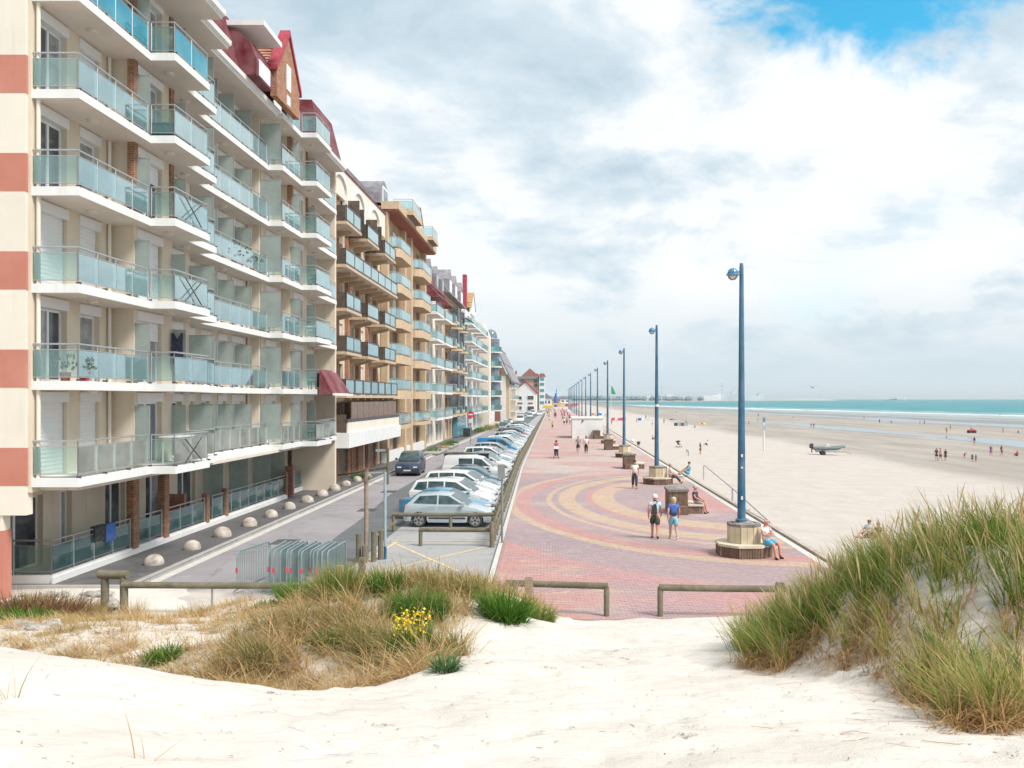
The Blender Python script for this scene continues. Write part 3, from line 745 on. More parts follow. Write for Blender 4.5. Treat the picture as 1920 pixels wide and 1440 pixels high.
# curved-headed dormer box with red cheek, and its own eave
part('dormer', MB().prism([(-15.0,19.4),(-12.95,19.42),(-12.95,20.1),(-13.25,20.9),(-13.8,21.35),(-15,21.5)], 'y', 36.6, 38.6), M_red, B1)
part('dormer_eave', MB().box(-15,-12.6,36.5,38.9,21.5,21.72), M_white, B1)
part('dormer_window', MB().box(-13.1,-12.93,36.9,38.3,19.5,20.2), M_upvc, B1)
# brick gable with red coping and a tiled roof running back from it
gx = -12.9
part('gable_wall', MB().prism([(39.1,19.4),(42.5,19.4),(42.5,20.7),(40.8,22.75),(39.1,20.7)], 'x', gx-.3, gx), M_brick, B1)
part('gable_window', MB().box(gx-.02, gx+.03, 40.45, 41.1, 20.2, 21.4), M_white, B1)
part('gable_window', MB().box(gx-.02, gx+.03, 40.5, 41.0, 19.5, 19.95), M_white, B1)
for a, b in (((38.95,20.55),(40.8,22.85)),((42.65,20.55),(40.8,22.85))):
    mm = MB().prism([a, b, (b[0],b[1]+.28), (a[0],a[1]+.25)], 'x', gx-.4, gx+.08); part('gable_coping', mm, M_redlt, B1)
def tiled_slope(parent, ridge, eave, x0, x1, rows, mat, name='roof_tiles'):
    """rows of lapped tiles between a ridge and an eave line (y,z), running along x"""
    m = MB(); r = Vector(ridge); e = Vector(eave); d = e-r; n = Vector((-d.y, d.x)).normalized()
    if n.y < 0: n = -n
    for i in range(rows):
        a = r+d*(i/rows)-n*.0; b = r+d*((i+1)/rows)+n*.05; c = r+d*((i+1)/rows)
        m.quad((x0,a.x,a.y),(x1,a.x,a.y),(x1,b.x,b.y),(x0,b.x,b.y)); m.quad((x0,b.x,b.y),(x1,b.x,b.y),(x1,c.x,c.y),(x0,c.x,c.y))
    return part(name, m, mat, parent, kind='stuff')
tiled_slope(B1, (40.8,22.6), (38.9,20.45), -17.5, gx-.35, 11, M_tile); tiled_slope(B1, (40.8,22.6), (42.7,20.45), -17.5, gx-.35, 11, M_tile)
part('ridge_tiles', MB().tube([(-17.5,40.8,22.62),(gx-.3,40.8,22.62)], .10, 6), M_tile, B1)
part('roof_top', MB().box(-27,-15.6,24.1,51.1,19.31,21.6), M_slate, B1)
# ------------------------------------------------------------------ second block: brick piers and smoked balconies
GB = 'seafront apartment blocks'
B2 = empty('brick_apartment_block', (-16, 62, 0), 'brown brick apartment block with black framed balconies and smoked screens', 'apartment building', GB)
F2 = [3.3, 5.75, 8.55, 11.35, 14.15, 16.95]
part('core_wall', MB().box(-28,-15.75,51.7,72.6,-.2,21.0), M_tanlt, B2)
ops2 = [(52.6,54.8),(56.2,57.4),(58.6,60.2),(61.8,63.4),(65.0,66.6),(68.2,69.8),(70.8,71.8)]
facade(B2, -15.2, 51.7, 72.6, 3.2, 19.2, ops2, [(f+.02, f+2.2) for f in F2], M_cream)
for a, b in ops2:
    for f in F2: window(B2, -15.2, a, b, f+.02, f+2.18, 1, random.choice([0,0,0,.6,1]), box=False, frame=random.choice([M_upvc, M_dwood]))
for y in (55.5, 57.9, 61.0, 64.2, 67.4, 70.2): part('brick_pier', MB().box(-15.2,-14.95,y-.36,y+.36,0,19.2), M_brick, B2)
part('parapet', MB().box(-15.6,-14.75,51.7,72.6,19.2,21.15), M_endwall, B2)
part('parapet_cap', MB().box(-15.7,-14.68,51.6,72.7,21.152,21.27), M_red, B2)
for y in (57.4, 62.8, 68.2):
    pts = [(y-1.9,17.2)]+[(y-1.9*math.cos(t), 19.6+1.2*math.sin(t)) for t in np.linspace(0, math.pi, 11)]+[(y+1.9,17.2)]
    inn = [(y+1.6,17.2)]+[(y+1.6*math.cos(t), 19.6+.95*math.sin(t)) for t in np.linspace(0, math.pi, 11)]+[(y-1.6,17.2)]
    m = MB()
    for i in range(len(pts)-1):
        a, b = pts[i], pts[i+1]; c, d = inn[len(inn)-2-i], inn[len(inn)-1-i]
        m.prism([a, b, c, d], 'x', -14.95, -14.6)
    part('arch', m, M_white, B2)
def smoked_balcony(y0, y1, f, boards=False, pane=None):
    s_ = slab(B2, -15.2, -13.6, y0, y1, f-.18, f, mats=[M_tanlt, M_soffit])
    fr = MB(); x = -13.66
    fr.box(x-.04,x+.04,y0,y0+.07,f,f+1.06); fr.box(x-.04,x+.04,y1-.07,y1,f,f+1.06); fr.box(x-.04,x+.04,y0+.07,y1-.07,f+.98,f+1.06); fr.box(x-.04,x+.04,y0+.07,y1-.07,f+.04,f+.14)
    n = max(1, round((y1-y0)/2.6))
    for i in range(1, n): fr.box(x-.03,x+.03,y0+(y1-y0)*i/n-.05*(4 if boards else 1),y0+(y1-y0)*i/n+.05*(4 if boards else 1),f+.14,f+.98)
    part('balcony_frame', fr, M_black, s_)
    for i in range(n): part('glass_panel', MB().box(x-.012,x+.012,y0+(y1-y0)*i/n+.1,y0+(y1-y0)*(i+1)/n-.1,f+.16,f+.96), pane or M_glass, s_)
    part('side_screen', MB().box(-15.15,-13.72,y0+.01,y0+.05,f+.02,f+1.04), M_browng, s_)
    for yy in np.arange(y0+.3, y1, 2.1): part('bracket', MB().prism([(-15.2,f-.18),(-13.9,f-.18),(-13.9,f-.34),(-15.2,f-.62)], 'y', yy, yy+.34), M_tanlt, s_)
for f in (F2[5], F2[3], F2[2]):
    for y0, y1 in ((54.9,59.0),(61.0,64.8),(67.0,71.4)): smoked_balcony(y0, y1, f)
smoked_balcony(54.7, 72.2, F2[4]); smoked_balcony(54.7, 72.2, F2[1], True)
for y0, h in ((59.2,2.3),(60.6,2.0),(65.0,2.2),(66.6,2.0)): part('smoked_divider', MB().box(-15.1,-13.8,y0,y0+.05,F2[5]+.05,F2[5]+h), M_browng, B2)
slab(B2, -15.2, -13.5, 54.6, 72.3, 3.05, 3.3, mats=[M_white, M_soffit])
part('fascia_board', MB().box(-13.5,-13.38,54.5,72.4,2.35,3.32), M_white, B2)
part('fascia_board', MB().box(-15.2,-13.5,54.48,54.6,2.35,3.32), M_white, B2)
part('terrace_front', MB().box(-13.58,-13.5,54.7,72.2,3.32,4.0), M_endwall, B2)
part('terrace_rail', MB().box(-13.62,-13.48,54.6,72.3,4.0,4.2), M_black, B2)
part('side_screen', MB().box(-15.1,-13.6,54.62,54.68,3.34,4.5), M_browng, B2)
for i in range(9): part('board_panel', MB().box(-13.75+random.uniform(-.02,.02),-13.68,56.5+1.72*i,56.5+1.72*i+1.62,3.95,5.3), M_dwood, B2)
for y0, y1, mt in ((52.4,54.2,M_upvc),(55.0,57.6,M_dwood),(58.2,61.4,M_dwood),(62.4,66.2,M_brick),(67,70,M_dwood)):
    part('garage_door', MB().box(-15.3,-15.12,y0,y1,0,2.3), mt, B2)
part('ground_wall', MB().box(-15.75,-15.2,51.7,72.6,-.1,3.05), M_cream, B2)

# ------------------------------------------------------------------ third block: tan render, rounded steel and glass balconies
def round_balcony(parent, X, d, y0, y1, f, th, slabm, glass, n=5, rail=M_steel):
    """bow-ended balcony slab with a post and glass railing"""
    w = y1-y0; c = min(.45*w, d*.8)
    pts = [(X, y0)]+[(X+d*math.sin(t)*1.0, y0+c*(1-math.cos(t))) for t in np.linspace(.15, math.pi/2, 5)]+[(X+d*math.cos(t), y1-c*(1-math.sin(t))) for t in np.linspace(0, math.pi/2-.15, 5)]+[(X, y1)]
    s_ = part('balcony', MB().prism(pts, 'z', f-th, f), slabm, parent)
    m = MB(); pp = [(x-.06 if x > X+.1 else x, y) for x, y in pts]
    m.tube([(x,y,f+1.0) for x,y in pp], .03, 5); m.tube([(x,y,f+.12) for x,y in pp], .02, 4)
    for x, y in pp: m.tube([(x,y,f),(x,y,f+1.0)], .022, 4)
    part('railing', m, rail, s_)
    for a, b in zip(pp[:-1], pp[1:]):
        if (Vector(b)-Vector(a)).length < .12: continue
        g_ = MB(); obox(g_, (a[0],a[1]), (b[0],b[1]), .012, f+.16, f+.92); part('glass_panel', g_, glass, s_)
    return s_
B3 = empty('tan_apartment_block', (-16, 84, 0), 'tan rendered apartment block with rounded steel railed balconies and red soffit', 'apartment building', GB)
F3 = [3.2, 6.25, 9.35, 12.45, 15.55, 18.65]
part('core_wall', MB().box(-28,-15.75,72.8,95.2,-.2,22.0), M_tan, B3)
ops3 = [(74.2,76.2),(77.8,80.0),(82.6,84.4),(86.0,88.4),(90.4,92.6)]
facade(B3, -15.1, 72.8, 95.2, 0, 22.0, ops3, [(f+.05,f+2.3) for f in [.2]+F3], M_tan)
for a, b in ops3:
    for f in [.2]+F3: window(B3, -15.1, a, b, f+.05, f+2.28, 2, random.choice([0,0,.5]), box=False, frame=random.choice([M_upvc,M_dwood]), glass=random.choice([M_pane,M_paneb]))
for y in (73.3, 81.6, 85.2, 94.0): part('pier', MB().box(-15.1,-14.6,y-.4,y+.4,0,21.6), M_tanlt, B3)
for f in F3:
    for y0, y1 in ((74.0,80.8),(86.0,93.2)): round_balcony(B3, -15.1, 1.35, y0, y1, f, .75 if f > 4 else .35, M_tanlt, M_glass)
part('soffit', MB().box(-15.1,-13.75,72.8,95.2,21.55,21.7), M_brickred, B3)
part('cornice', MB().box(-15.1,-13.6,72.7,95.3,21.7,22.35), M_tanlt, B3)
for y0, y1 in ((76.5,81.5),(88.5,92.5)):
    s_ = slab(B3, -15.1, -13.0, y0, y1, 22.0, 22.4, mats=[M_tanlt, M_dwood]); rail_run(s_, [(-14.8,y0+.1),(-13.1,y0+.1),(-13.1,y1-.1)], 22.4, M_glass, 1.3)
for y in (74.6, 84.0, 94.0):
    prof = [(y-1.5,22.3)]+[(y-1.5*math.cos(t),23.2+1.3*math.sin(t)) for t in np.linspace(0,math.pi,9)]+[(y+1.5,22.3)]
    d_ = part('dormer', MB().prism(prof, 'x', -19, -15.2), M_slate, B3)
    part('dormer_window', MB().box(-15.2,-15.1,y-1.0,y+1.0,22.4,23.9), M_upvc, d_)
    part('dormer_pane', MB().box(-15.1,-15.08,y-.85,y+.85,22.55,23.7), M_paneb, d_)
part('roof', MB().prism([(-15.3,22.3),(-18,25.2),(-26,25.2),(-28,22.3)], 'y', 72.9, 88.2), M_slate, B3)
part('gable_wall', MB().prism([(89.0,22.3),(94.6,22.3),(94.6,23.6),(91.8,26.0),(89.0,23.6)], 'x', -15.2, -14.9), M_endwall, B3)
tiled_slope(B3, (91.8,26.15), (88.8,23.5), -19, -14.8, 8, M_tileold); tiled_slope(B3, (91.8,26.15), (94.8,23.5), -19, -14.8, 8, M_tileold)
part('gable_block', MB().box(-19,-15.2,89.1,94.5,22.3,23.6), M_endwall, B3)
part('plinth', MB().box(-15.1,-14.7,72.8,95,-.1,.9), M_white, B3)

# ------------------------------------------------------------------ blocks four to seven, farther along
def far_block(name, label, X, Y0, Y1, floors, ztop, wall, bal, wins, slabm, glass, frames=(M_upvc,), roofs=(), d=1.4, rnd=False, railm=M_steel, ground=M_white):
    b = empty(name, (X-1, (Y0+Y1)/2, 0), label, 'apartment building', GB)
    part('core_wall', MB().box(X-12,X-.55,Y0,Y1,-.2,ztop), wall, b)
    facade(b, X, Y0, Y1, 0, ztop, wins, [(f+.05,f+2.25) for f in floors], wall)
    for a, c in wins:
        for f in floors: window(b, X, a, c, f+.05, f+2.2, 2 if c-a > 1.6 else 1, random.choice([0,0,0,.5,1]), box=False, frame=random.choice(frames), glass=random.choice([M_pane,M_paneb]))
    for f in floors[1:]:
        for a, c in bal:
            if rnd: round_balcony(b, X, d, a, c, f, .3, slabm, glass, rail=railm)
            else:
                s_ = slab(b, X-.02, X+d, a, c, f-.25, f, mats=[slabm, M_soffit]); rail_run(s_, [(X+.02,a+.06),(X+d-.06,a+.06),(X+d-.06,c-.06)], f, glass, 2.2)
    return b
fl = lambda z0, s, n: [.2]+[z0+s*i for i in range(n)]
B4 = far_block('white_balcony_block', 'pale apartment block with white glass balconies and red canopies near its roof', -15.0, 95.4, 111, fl(3.3,3.0,5), 18.6, M_endwall, [(96,101.5),(103.5,110)], [(97,99),(100,101.2),(104.5,106.5),(107.5,109)], M_white, M_glass)
for y0 in (96.2, 105): part('canopy', MB().add([(-15,y0,18.9),(-15,y0+4.2,18.9),(-13.3,y0+4.2,17.0),(-13.3,y0,17.0),(-15,y0,17.0),(-15,y0+4.2,17.0)],[(0,3,2,1),(0,4,3),(1,2,5),(3,4,5,2),(0,1,5,4)]), M_red, B4)
part('mansard', MB().prism([(-14.6,18.6),(-15.6,21.3),(-22,21.4),(-22,18.6)], 'y', 95.4, 111), M_red, B4)
for y in (98, 103.5, 108.5):
    d_ = part('dormer', MB().prism([(y-1.1,18.9),(y-1.1,20.6),(y,21.6),(y+1.1,20.6),(y+1.1,18.9)], 'x', -18, -14.7), M_slate, B4); part('dormer_window', MB().box(-14.72,-14.66,y-.8,y+.8,19.1,20.5), M_paneb, d_)
B5 = far_block('bay_window_block', 'tan apartment block with dark bay windows and navy awnings', -15.0, 111.2, 132, fl(3.4,3.05,5), 19.4, M_tan, [(112.5,116),(120,123),(126.5,130)], [(113,115.4),(117,118.6),(120.4,122.6),(124,125.4),(127,129.5)], M_tanlt, M_teal, (M_black, M_upvc), rnd=True)
for y in (117.8, 124.8):
    for f in fl(3.4,3.05,5)[1:]:
        pr = part('bay', MB().prism([(-15,y-1.5),(-13.8,y-1.0),(-13.8,y+1.0),(-15,y+1.5)], 'z', f+.55, f+2.5), M_pane, B5)
        part('bay_frame', MB().prism([(-15,y-1.55),(-13.74,y-1.05),(-13.74,y+1.05),(-15,y+1.55)], 'z', f+.1, f+.55), M_tanlt, pr)
        part('bay_mullion', MB().box(-13.82,-13.76,y-.05,y+.05,f+.55,f+2.5).box(-13.85,-13.76,y-1.04,y-.96,f+.55,f+2.5), M_black, pr)
part('roof', MB().prism([(-14.2,19.4),(-16.5,22.6),(-25,22.6),(-25,19.4)], 'y', 111.2, 132), M_slate, B5)
for y in (114, 120, 127):
    d_ = part('dormer', MB().prism([(y-1.4,19.5),(y-1.4,21.4),(y,22.8),(y+1.4,21.4),(y+1.4,19.5)], 'x', -19, -14.4), M_slate, B5); part('dormer_window', MB().box(-14.42,-14.34,y-1,y+1,19.7,21.3), M_upvc, d_)
part('awning', MB().add([(-15,126.4,18.2),(-15,130.4,18.2),(-12.8,130.4,17.0),(-12.8,126.4,17.0)],[(0,3,2,1)]).add([(-15,126.4,18.1),(-15,130.4,18.1),(-12.8,130.4,16.9),(-12.8,126.4,16.9)],[(0,1,2,3)]), M_navy, B5)
part('glazed_shopfront', MB().box(-15,-14.3,121,131.5,.1,3.0), M_bluegl, B5)
part('shopfront_frame', MB().box(-15,-14.2,120.8,131.7,3.0,3.5), M_navy, B5)
B6 = far_block('glass_balcony_block', 'white apartment block with stacked turquoise glass balconies and a tall red chimney slab', -15.2, 132.2, 164, fl(3.3,2.8,6), 20.2, M_white, [(133,140),(141.5,149),(151,158),(159,163.5)], [(134.5,137),(138,139.4),(143,145.5),(152.5,155),(160,162)], M_white, M_glass, d=1.8)
part('chimney_slab', MB().box(-15.4,-14.8,137,138.6,20.2,25.5), M_redlt, B6)
part('gable_wall', MB().prism([(147.0,20.2),(154,20.2),(154,21.4),(150.5,24.2),(147,21.4)], 'x', -15.3, -15.0), M_white, B6)
tiled_slope(B6, (150.5,24.3), (146.6,21.2), -21, -14.9, 6, M_tileold); tiled_slope(B6, (150.5,24.3), (154.4,21.2), -21, -14.9, 6, M_tileold)
B7 = far_block('white_end_block', 'tall plain white walled block with a blue domed corner and rounded blue balconies', -13.9, 168.2, 186, fl(3.3,2.9,5), 19.0, M_white, [], [(170,172),(176,178)], M_white, M_glass)
part('gable_end_wall', MB().box(-18,-13.3,164.4,168.2,0,17.6), M_endwall, B7)
part('sloped_end', MB().prism([(-18,17.6),(-13.3,17.6),(-14.4,20.2),(-18,21)], 'y', 164.4, 168.2), M_endwall, B7)
for f in fl(3.3,2.9,5)[1:]:
    s_ = part('balcony', MB().lathe([(1.7,f-.25),(1.75,f)], 14, (-13.0,171,0)), M_white, B7)
    part('curved_glass', MB().lathe([(1.62,f+.01),(1.66,f+1.0)], 14, (-13.0,171,0)), M_teal, s_)
    part('curved_window', MB().lathe([(1.2,f+1.02),(1.2,f+2.6)], 14, (-13.0,171,0)), M_paneb, s_)
part('dome', MB().lathe([(1.25,17.7),(1.25,18.2),(1.0,18.9),(.6,19.3),(.05,19.5)], 14, (-13.5,171,0)), M_paneb, B7, smooth=True)
B8 = empty('gabled_house', (-13, 205, 0), 'tall beige house with a big steep gable, dark roof edge and red brick corner strip', 'apartment building', GB)
part('gable_wall', MB().prism([(-19,0),(-10.9,0),(-10.9,9.5),(-12.4,12.8),(-14.2,16.6),(-15.6,18.2),(-19,18.2)], 'y', 190, 190.5), M_tanlt, B8)
part('side_wall', MB().box(-11.4,-10.9,190.5,226,0,9.6), M_cream, B8); part('rear_wall', MB().box(-19,-10.9,225.5,226,0,12), M_cream, B8)
for (a, b) in (((-10.3,9.0),(-12.2,13.0)),((-12.2,13.0),(-14.1,17.0)),((-14.1,17.0),(-15.6,18.6)),((-15.6,18.6),(-19,18.6))):
    part('roof_slope', MB().prism([a,b,(b[0]+.05,b[1]+.5),(a[0]+.25,a[1]+.45)], 'y', 189.2, 226.5), M_slate, B8)
part('brick_strip', MB().box(-14.3,-12.9,189.6,190,0,11.2), M_brickred, B8)
part('strip_roof', MB().prism([(-14.5,11.2),(-12.7,11.2),(-13.3,12.8),(-13.9,12.8)], 'y', 189.4, 190.2), M_redlt, B8)
part('white_strip', MB().box(-12.88,-11.7,189.8,190,0,10.6), M_white, B8)
for y in (194, 200, 206, 212):
    for f in (2.8, 5.4, 8.0):
        s_ = slab(B8, -10.9, -9.9, y, y+4, f-.2, f); part('glass_panel', MB().box(-9.98,-9.95,y+.05,y+3.95,f+.05,f+1), M_teal, s_); part('window', MB().box(-10.92,-10.86,y+.6,y+3,f+.05,f+2.1), M_pane, s_)
B9 = empty('white_gabled_house', (-13, 330, 0), 'white house with low red edged gable facing along the street', 'house', 'houses at the far end of the street')
part('front_wall', MB().prism([(-18.2,0),(-8.6,0),(-8.6,8.2),(-12.6,12.0),(-16.4,8.6),(-18.2,8.4)], 'y', 326, 327), M_white, B9)
part('body_wall', MB().box(-18.2,-8.6,327,345,0,8.2), M_white, B9)
part('roof_slope', MB().prism([(-8.2,7.7),(-12.6,12.1),(-12.6,12.5),(-8.0,8.1)], 'y', 325.6, 345), M_redlt, B9)
part('roof_slope', MB().prism([(-12.6,12.1),(-16.6,8.5),(-16.8,8.8),(-12.6,12.5)], 'y', 325.6, 345), M_redlt, B9)
for x0, x1, z0, z1 in ((-15.2,-13.9,5.2,6.6),(-11.9,-9.4,5.2,6.8),(-15.2,-13.9,1.4,2.8),(-11.9,-9.2,1.0,2.8),(-17.8,-16.8,5.0,5.7)):
    w_ = part('window', MB().box(x0,x1,325.86,326,z0,z1), M_upvc, B9); part('pane', MB().box(x0+.12,x1-.12,325.82,325.855,z0+.12,z1-.12), M_pane, w_)
for x0, x1 in ((-15.5,-13.7),(-11.6,-9.8)): part('sign_band', MB().box(x0,x1,325.8,325.99,3.7,4.15), M_redlt, B9)
B10 = empty('red_roofed_block', (-14, 425, 0), 'far block with a broad red brick gable roof rising behind the white house', 'apartment building', 'houses at the far end of the street')
part('body_wall', MB().box(-24,-7.6,420,450,0,15.5), M_tanlt, B10)
part('gable_wall', MB().prism([(-18,15.5),(-10,15.5),(-10,18),(-11,18),(-14,20.6),(-18,17)], 'y', 419.6, 440), M_brickred, B10)
part('mansard', MB().prism([(-24,15.3),(-7.2,15.3),(-8.6,16.6),(-22,16.6)], 'y', 419, 450), M_slate, B10)
for x in (-21.5,-18.5,-12,-9.6):
    for z in (11.5, 13.6): part('window', MB().box(x,x+1.6,419.7,420,z,z+1.3), M_paneb, B10)
part('corner_tower', MB().box(-9.4,-6.6,418,424,0,16.5), M_white, B10); part('tower_cap', MB().prism([(-9.8,16.5),(-6.2,16.5),(-7,18),(-9,18)], 'y', 417.6, 424.4), M_brickred, B10)
for z in (3,6,9,12,14.5): part('window', MB().box(-9,-7,417.9,418,z,z+1.4), M_bluegl, B10)
part('chimney', MB().box(-21.5,-20.6,424,425,16.6,19.5), M_brickred, B10)
# filler: street bends away here, low distant houses close the view
for i, (x, y, w, h, mt, lb) in enumerate(((-7.5,520,7,9,M_white,'small far white house beside the red roofed block'),(-2.5,640,8,7,M_tanlt,'far low tan house beyond the promenade crowd'),(6,900,16,8,M_white,'very distant pale house at the promenade end'))):
    b = empty('distant_house', (x,y,0), lb, 'house', 'houses at the far end of the street')
    part('wall', MB().box(x-w/2,x+w/2,y,y+10,0,h*.65), mt, b); part('roof', MB().prism([(x-w/2-.4,h*.65),(x+w/2+.4,h*.65),(x,h)], 'y', y-.4, y+10.4), M_slate, b)
    for k in range(3): part('window', MB().box(x-w/2+.6+k*w*.3,x-w/2+.6+k*w*.3+w*.16,y-.06,y,h*.3,h*.5), M_pane, b)
# ------------------------------------------------------------------ street furniture
ORD = ['nearest','second','third','fourth','fifth','sixth','seventh','eighth','ninth','tenth','eleventh','twelfth','thirteenth','fourteenth','fifteenth','sixteenth','seventeenth','eighteenth','nineteenth','twentieth']
M_blue = simple('blue_lamp_paint', (.002,.10,.20), .42, streak=.3, var=.2, scale=.8)
M_bluedome = simple('blue_dome', (.01,.20,.42), .15, spec=.8)
M_grey = simple('grey_metal', (.30,.31,.32), .45, .5)
M_globe = mat_glass('lamp_globe', (.88,.90,.92), (.75,.78,.80), .35, 1.5)
M_sticker = simple('white_sticker', (.7,.7,.68), .6)
M_stone = simple('planter_stone', (.60,.50,.34), .9, var=.22, scale=2.2, bump=.25)
M_seat = simple('bench_slab', (.62,.54,.42), .9, var=.12, scale=2, bump=.2)
M_soil = simple('planter_soil', (.20,.17,.14), .95, var=.4, scale=9, bump=.6, bscale=30)
M_dkstone = simple('dark_coping', (.16,.135,.11), .9, var=.3, scale=5)
def mat_timber(name, c1, c2):
    t = NT(name); v_ = t.objc(); n = t.noise(2.2, 5, .65, v_); g_ = t.noise(14, 4, .6, v_, sc=(.35,.35,1))
    c = t.mix(t.mr(n, .35, .65), c1, c2); c = t.mix(t.mr(g_, .5, .72, 0, .6), c, tuple(x*.45 for x in c1)); t.base(c); t.rough(.9); t.bump(g_, .4, .01); return t.m
M_timber = mat_timber('weathered_timber', (.19,.165,.12), (.125,.115,.07))
M_timberlt = mat_timber('pale_timber', (.36,.27,.21), (.27,.20,.15))
M_wbrick = mat_brick('bench_brick', (.20,.125,.085), (.14,.085,.06), (.22,.18,.14), .075, .5)

def lamp_post(label, x, y, k):
    o = empty('street_lamp', (x,y,0), label, 'street lamp', 'blue lamp posts along the promenade')
    part('pole', MB().tube([(x,y,.6),(x,y,1.2),(x,y,10.15),(x,y,10.3)], [.155,.15,.075,.06], 10), M_blue, o, smooth=True)
    part('arm', MB().tube([(x+.03,y,10.02),(x-.12,y,10.0),(x-.24,y,9.93)], .035, 6), M_grey, o)
    hx = x-.31
    h = part('lamp_head', MB().lathe([(.21,9.90),(.21,9.945),(.19,9.95),(.175,10.02),(.13,10.09),(.065,10.125),(.01,10.13)], 16, (hx,y,0)), M_bluedome, o, smooth=True)
    part('lamp_rim', MB().lathe([(.16,9.86),(.23,9.875),(.23,9.905),(.215,9.91)], 16, (hx,y,0)), M_grey, h)
    part('globe', MB().lathe([(.02,9.70),(.08,9.71),(.135,9.755),(.17,9.81),(.18,9.87)], 16, (hx,y,0)), M_globe, h, smooth=True)
    if k == 0:
        for dz, s in ((3.45,.05),(1.95,.06),(3.05,.03)): part('sticker', MB().box(x-.05,x+.02,y-.155,y-.14,dz,dz+s*2), M_sticker, o)
        part('base_collar', MB().lathe([(.22,1.18),(.22,1.24),(.16,1.27)], 12, (x,y,0)), M_blue, o)
    if k == 1: part('white_band', MB().lathe([(.125,5.0),(.125,5.15)], 12, (x,y,0)), M_sticker, o)
    return o
def hexpts(cx, cy, r, n=6, a0=0): return [(cx+r*math.cos(2*math.pi*(i+a0)/n), cy+r*math.sin(2*math.pi*(i+a0)/n)) for i in range(n)]
def planter(label, cx, cy, detail):
    o = empty('planter_bench', (cx,cy,0), label, 'planter bench', 'planter benches round the lamp posts')
    n = 8; A0 = .5
    part('bench_base', MB().prism(hexpts(cx,cy,.95,n,A0), 'z', 0, .36), M_wbrick, o)
    if detail:
        m = MB(); P = hexpts(cx,cy,.975,n,A0)
        for a, b in zip(P, P[1:]+P[:1]):
            L = (Vector(b)-Vector(a)).length; k = int(L/.085)
            for i in range(k):
                p = Vector(a).lerp(Vector(b), (i+.06)/k); q = Vector(a).lerp(Vector(b), (i+.94)/k); obox(m, p, q, .05+random.uniform(-.008,.012), .01, .355)
        part('brick_course', m, M_wbrick, o, kind='stuff')
    P = hexpts(cx,cy,1.03,n,A0); Q = hexpts(cx,cy,.50,n,A0)
    for i in range(n):
        j = (i+1) % n; g_ = .006; a, b, c, d = [Vector(p) for p in (P[i],P[j],Q[j],Q[i])]
        e = (b-a).normalized()*g_; part('seat_slab', MB().prism([a+e,b-e,c-e,d+e], 'z', .362, .45+random.uniform(-.004,.004)), M_seat, o)
    part('planter_core', MB().prism(hexpts(cx,cy,.50,n,A0), 'z', .3, 1.0), M_dkstone, o)
    P = hexpts(cx,cy,.56,n,A0)
    for i in range(n):
        for s in range(2 if detail else 1):
            k = 2 if detail else 1
            a = Vector(P[i]).lerp(Vector(P[(i+1)%n]), s/k+.012); b = Vector(P[i]).lerp(Vector(P[(i+1)%n]), (s+1)/k-.012)
            m = MB(); obox(m, a, b, .07+random.uniform(-.006,.006), .452, 1.02); part('stone_panel', m, M_stone, o)
    P = hexpts(cx,cy,.60,n,A0); Q = hexpts(cx,cy,.45,n,A0)
    m = MB()
    for i in range(n):
        j = (i+1)%n; m.prism([P[i],P[j],Q[j],Q[i]], 'z', 1.02, 1.12)
    part('coping', m, M_dkstone, o)
    part('soil', MB().lathe([(.46,1.0),(.42,1.10),(.2,1.18),(.02,1.19)], 9, (cx,cy,0)), M_soil, o)
    return o
LX = [6.48,6.38,6.2,6.1,6.0,5.9,5.8,5.7,5.6,5.5,5.4,5.3,5.2,5.1,5.0,4.9]
for k in range(16):
    y = 30.2+25.2*k; x = LX[k]
    lamp_post(f'{ORD[k]} tall blue lamp post from the camera along the promenade' if k < 15 else 'farthest thin blue lamp post at the end of the row', x, y, k)
    if k < 8: planter(f'{ORD[k]} stone planter with brick bench ring, round the {ORD[k]} blue lamp post', x+.08, y, k < 2)
# solid brick benches halfway between the lamps
def brick_bench(label, x, y):
    o = empty('brick_bench', (x,y,0), label, 'bench', 'brown brick benches between the lamps')
    part('back_block', MB().box(x-.75,x+.15,y-.75,y+.75,0,1.05), M_wbrick, o)
    part('block_coping', MB().box(x-.8,x+.2,y-.8,y+.8,1.052,1.16), M_dkstone, o)
    part('planting_soil', MB().lathe([(.42,1.162),(.3,1.24),(.05,1.27)], 9, (x-.3,y,0)), M_soil, o)
    part('seat_base', MB().box(x+.152,x+.86,y-.75,y+.75,0,.36), M_wbrick, o)
    part('seat_slab', MB().box(x+.16,x+.9,y-.79,y+.79,.362,.45), M_seat, o)
    part('front_seat', MB().box(x-.7,x+.1,y-1.25,y-.76,0,.40), M_wbrick, o)
for k, y in enumerate((41.6, 67.8, 93.0, 118.2)): brick_bench(f'{ORD[k]} brown brick bench block between lamp posts on the promenade', 6.05-.15*k, y)

# handrail beside the steps down to the beach
hr = empty('handrail', (9.2,46,0), 'grey tubular handrail of the beach steps beyond the coping wall', 'handrail')
def hp(y, z): return (9.3+.02*(y-40), y, z)
part('rail', MB().tube([hp(56.6,.15),hp(56.6,1.05),hp(56.2,1.12),hp(45.5,.62),hp(37.2,.10),hp(36.9,-.15)], .035, 6), M_steel, hr)
for y, z in ((46.2,.62),(37.6,.1)): part('rail_post', MB().tube([hp(y,-1.6),hp(y,z)], .05 if y > 40 else .03, 6), M_steel, hr)
for i in range(8): part('step', MB().box(9.28,10.7,38+1.6*i,39.55+1.6*i,-3,-1.62+.16*i), M_conc, hr)

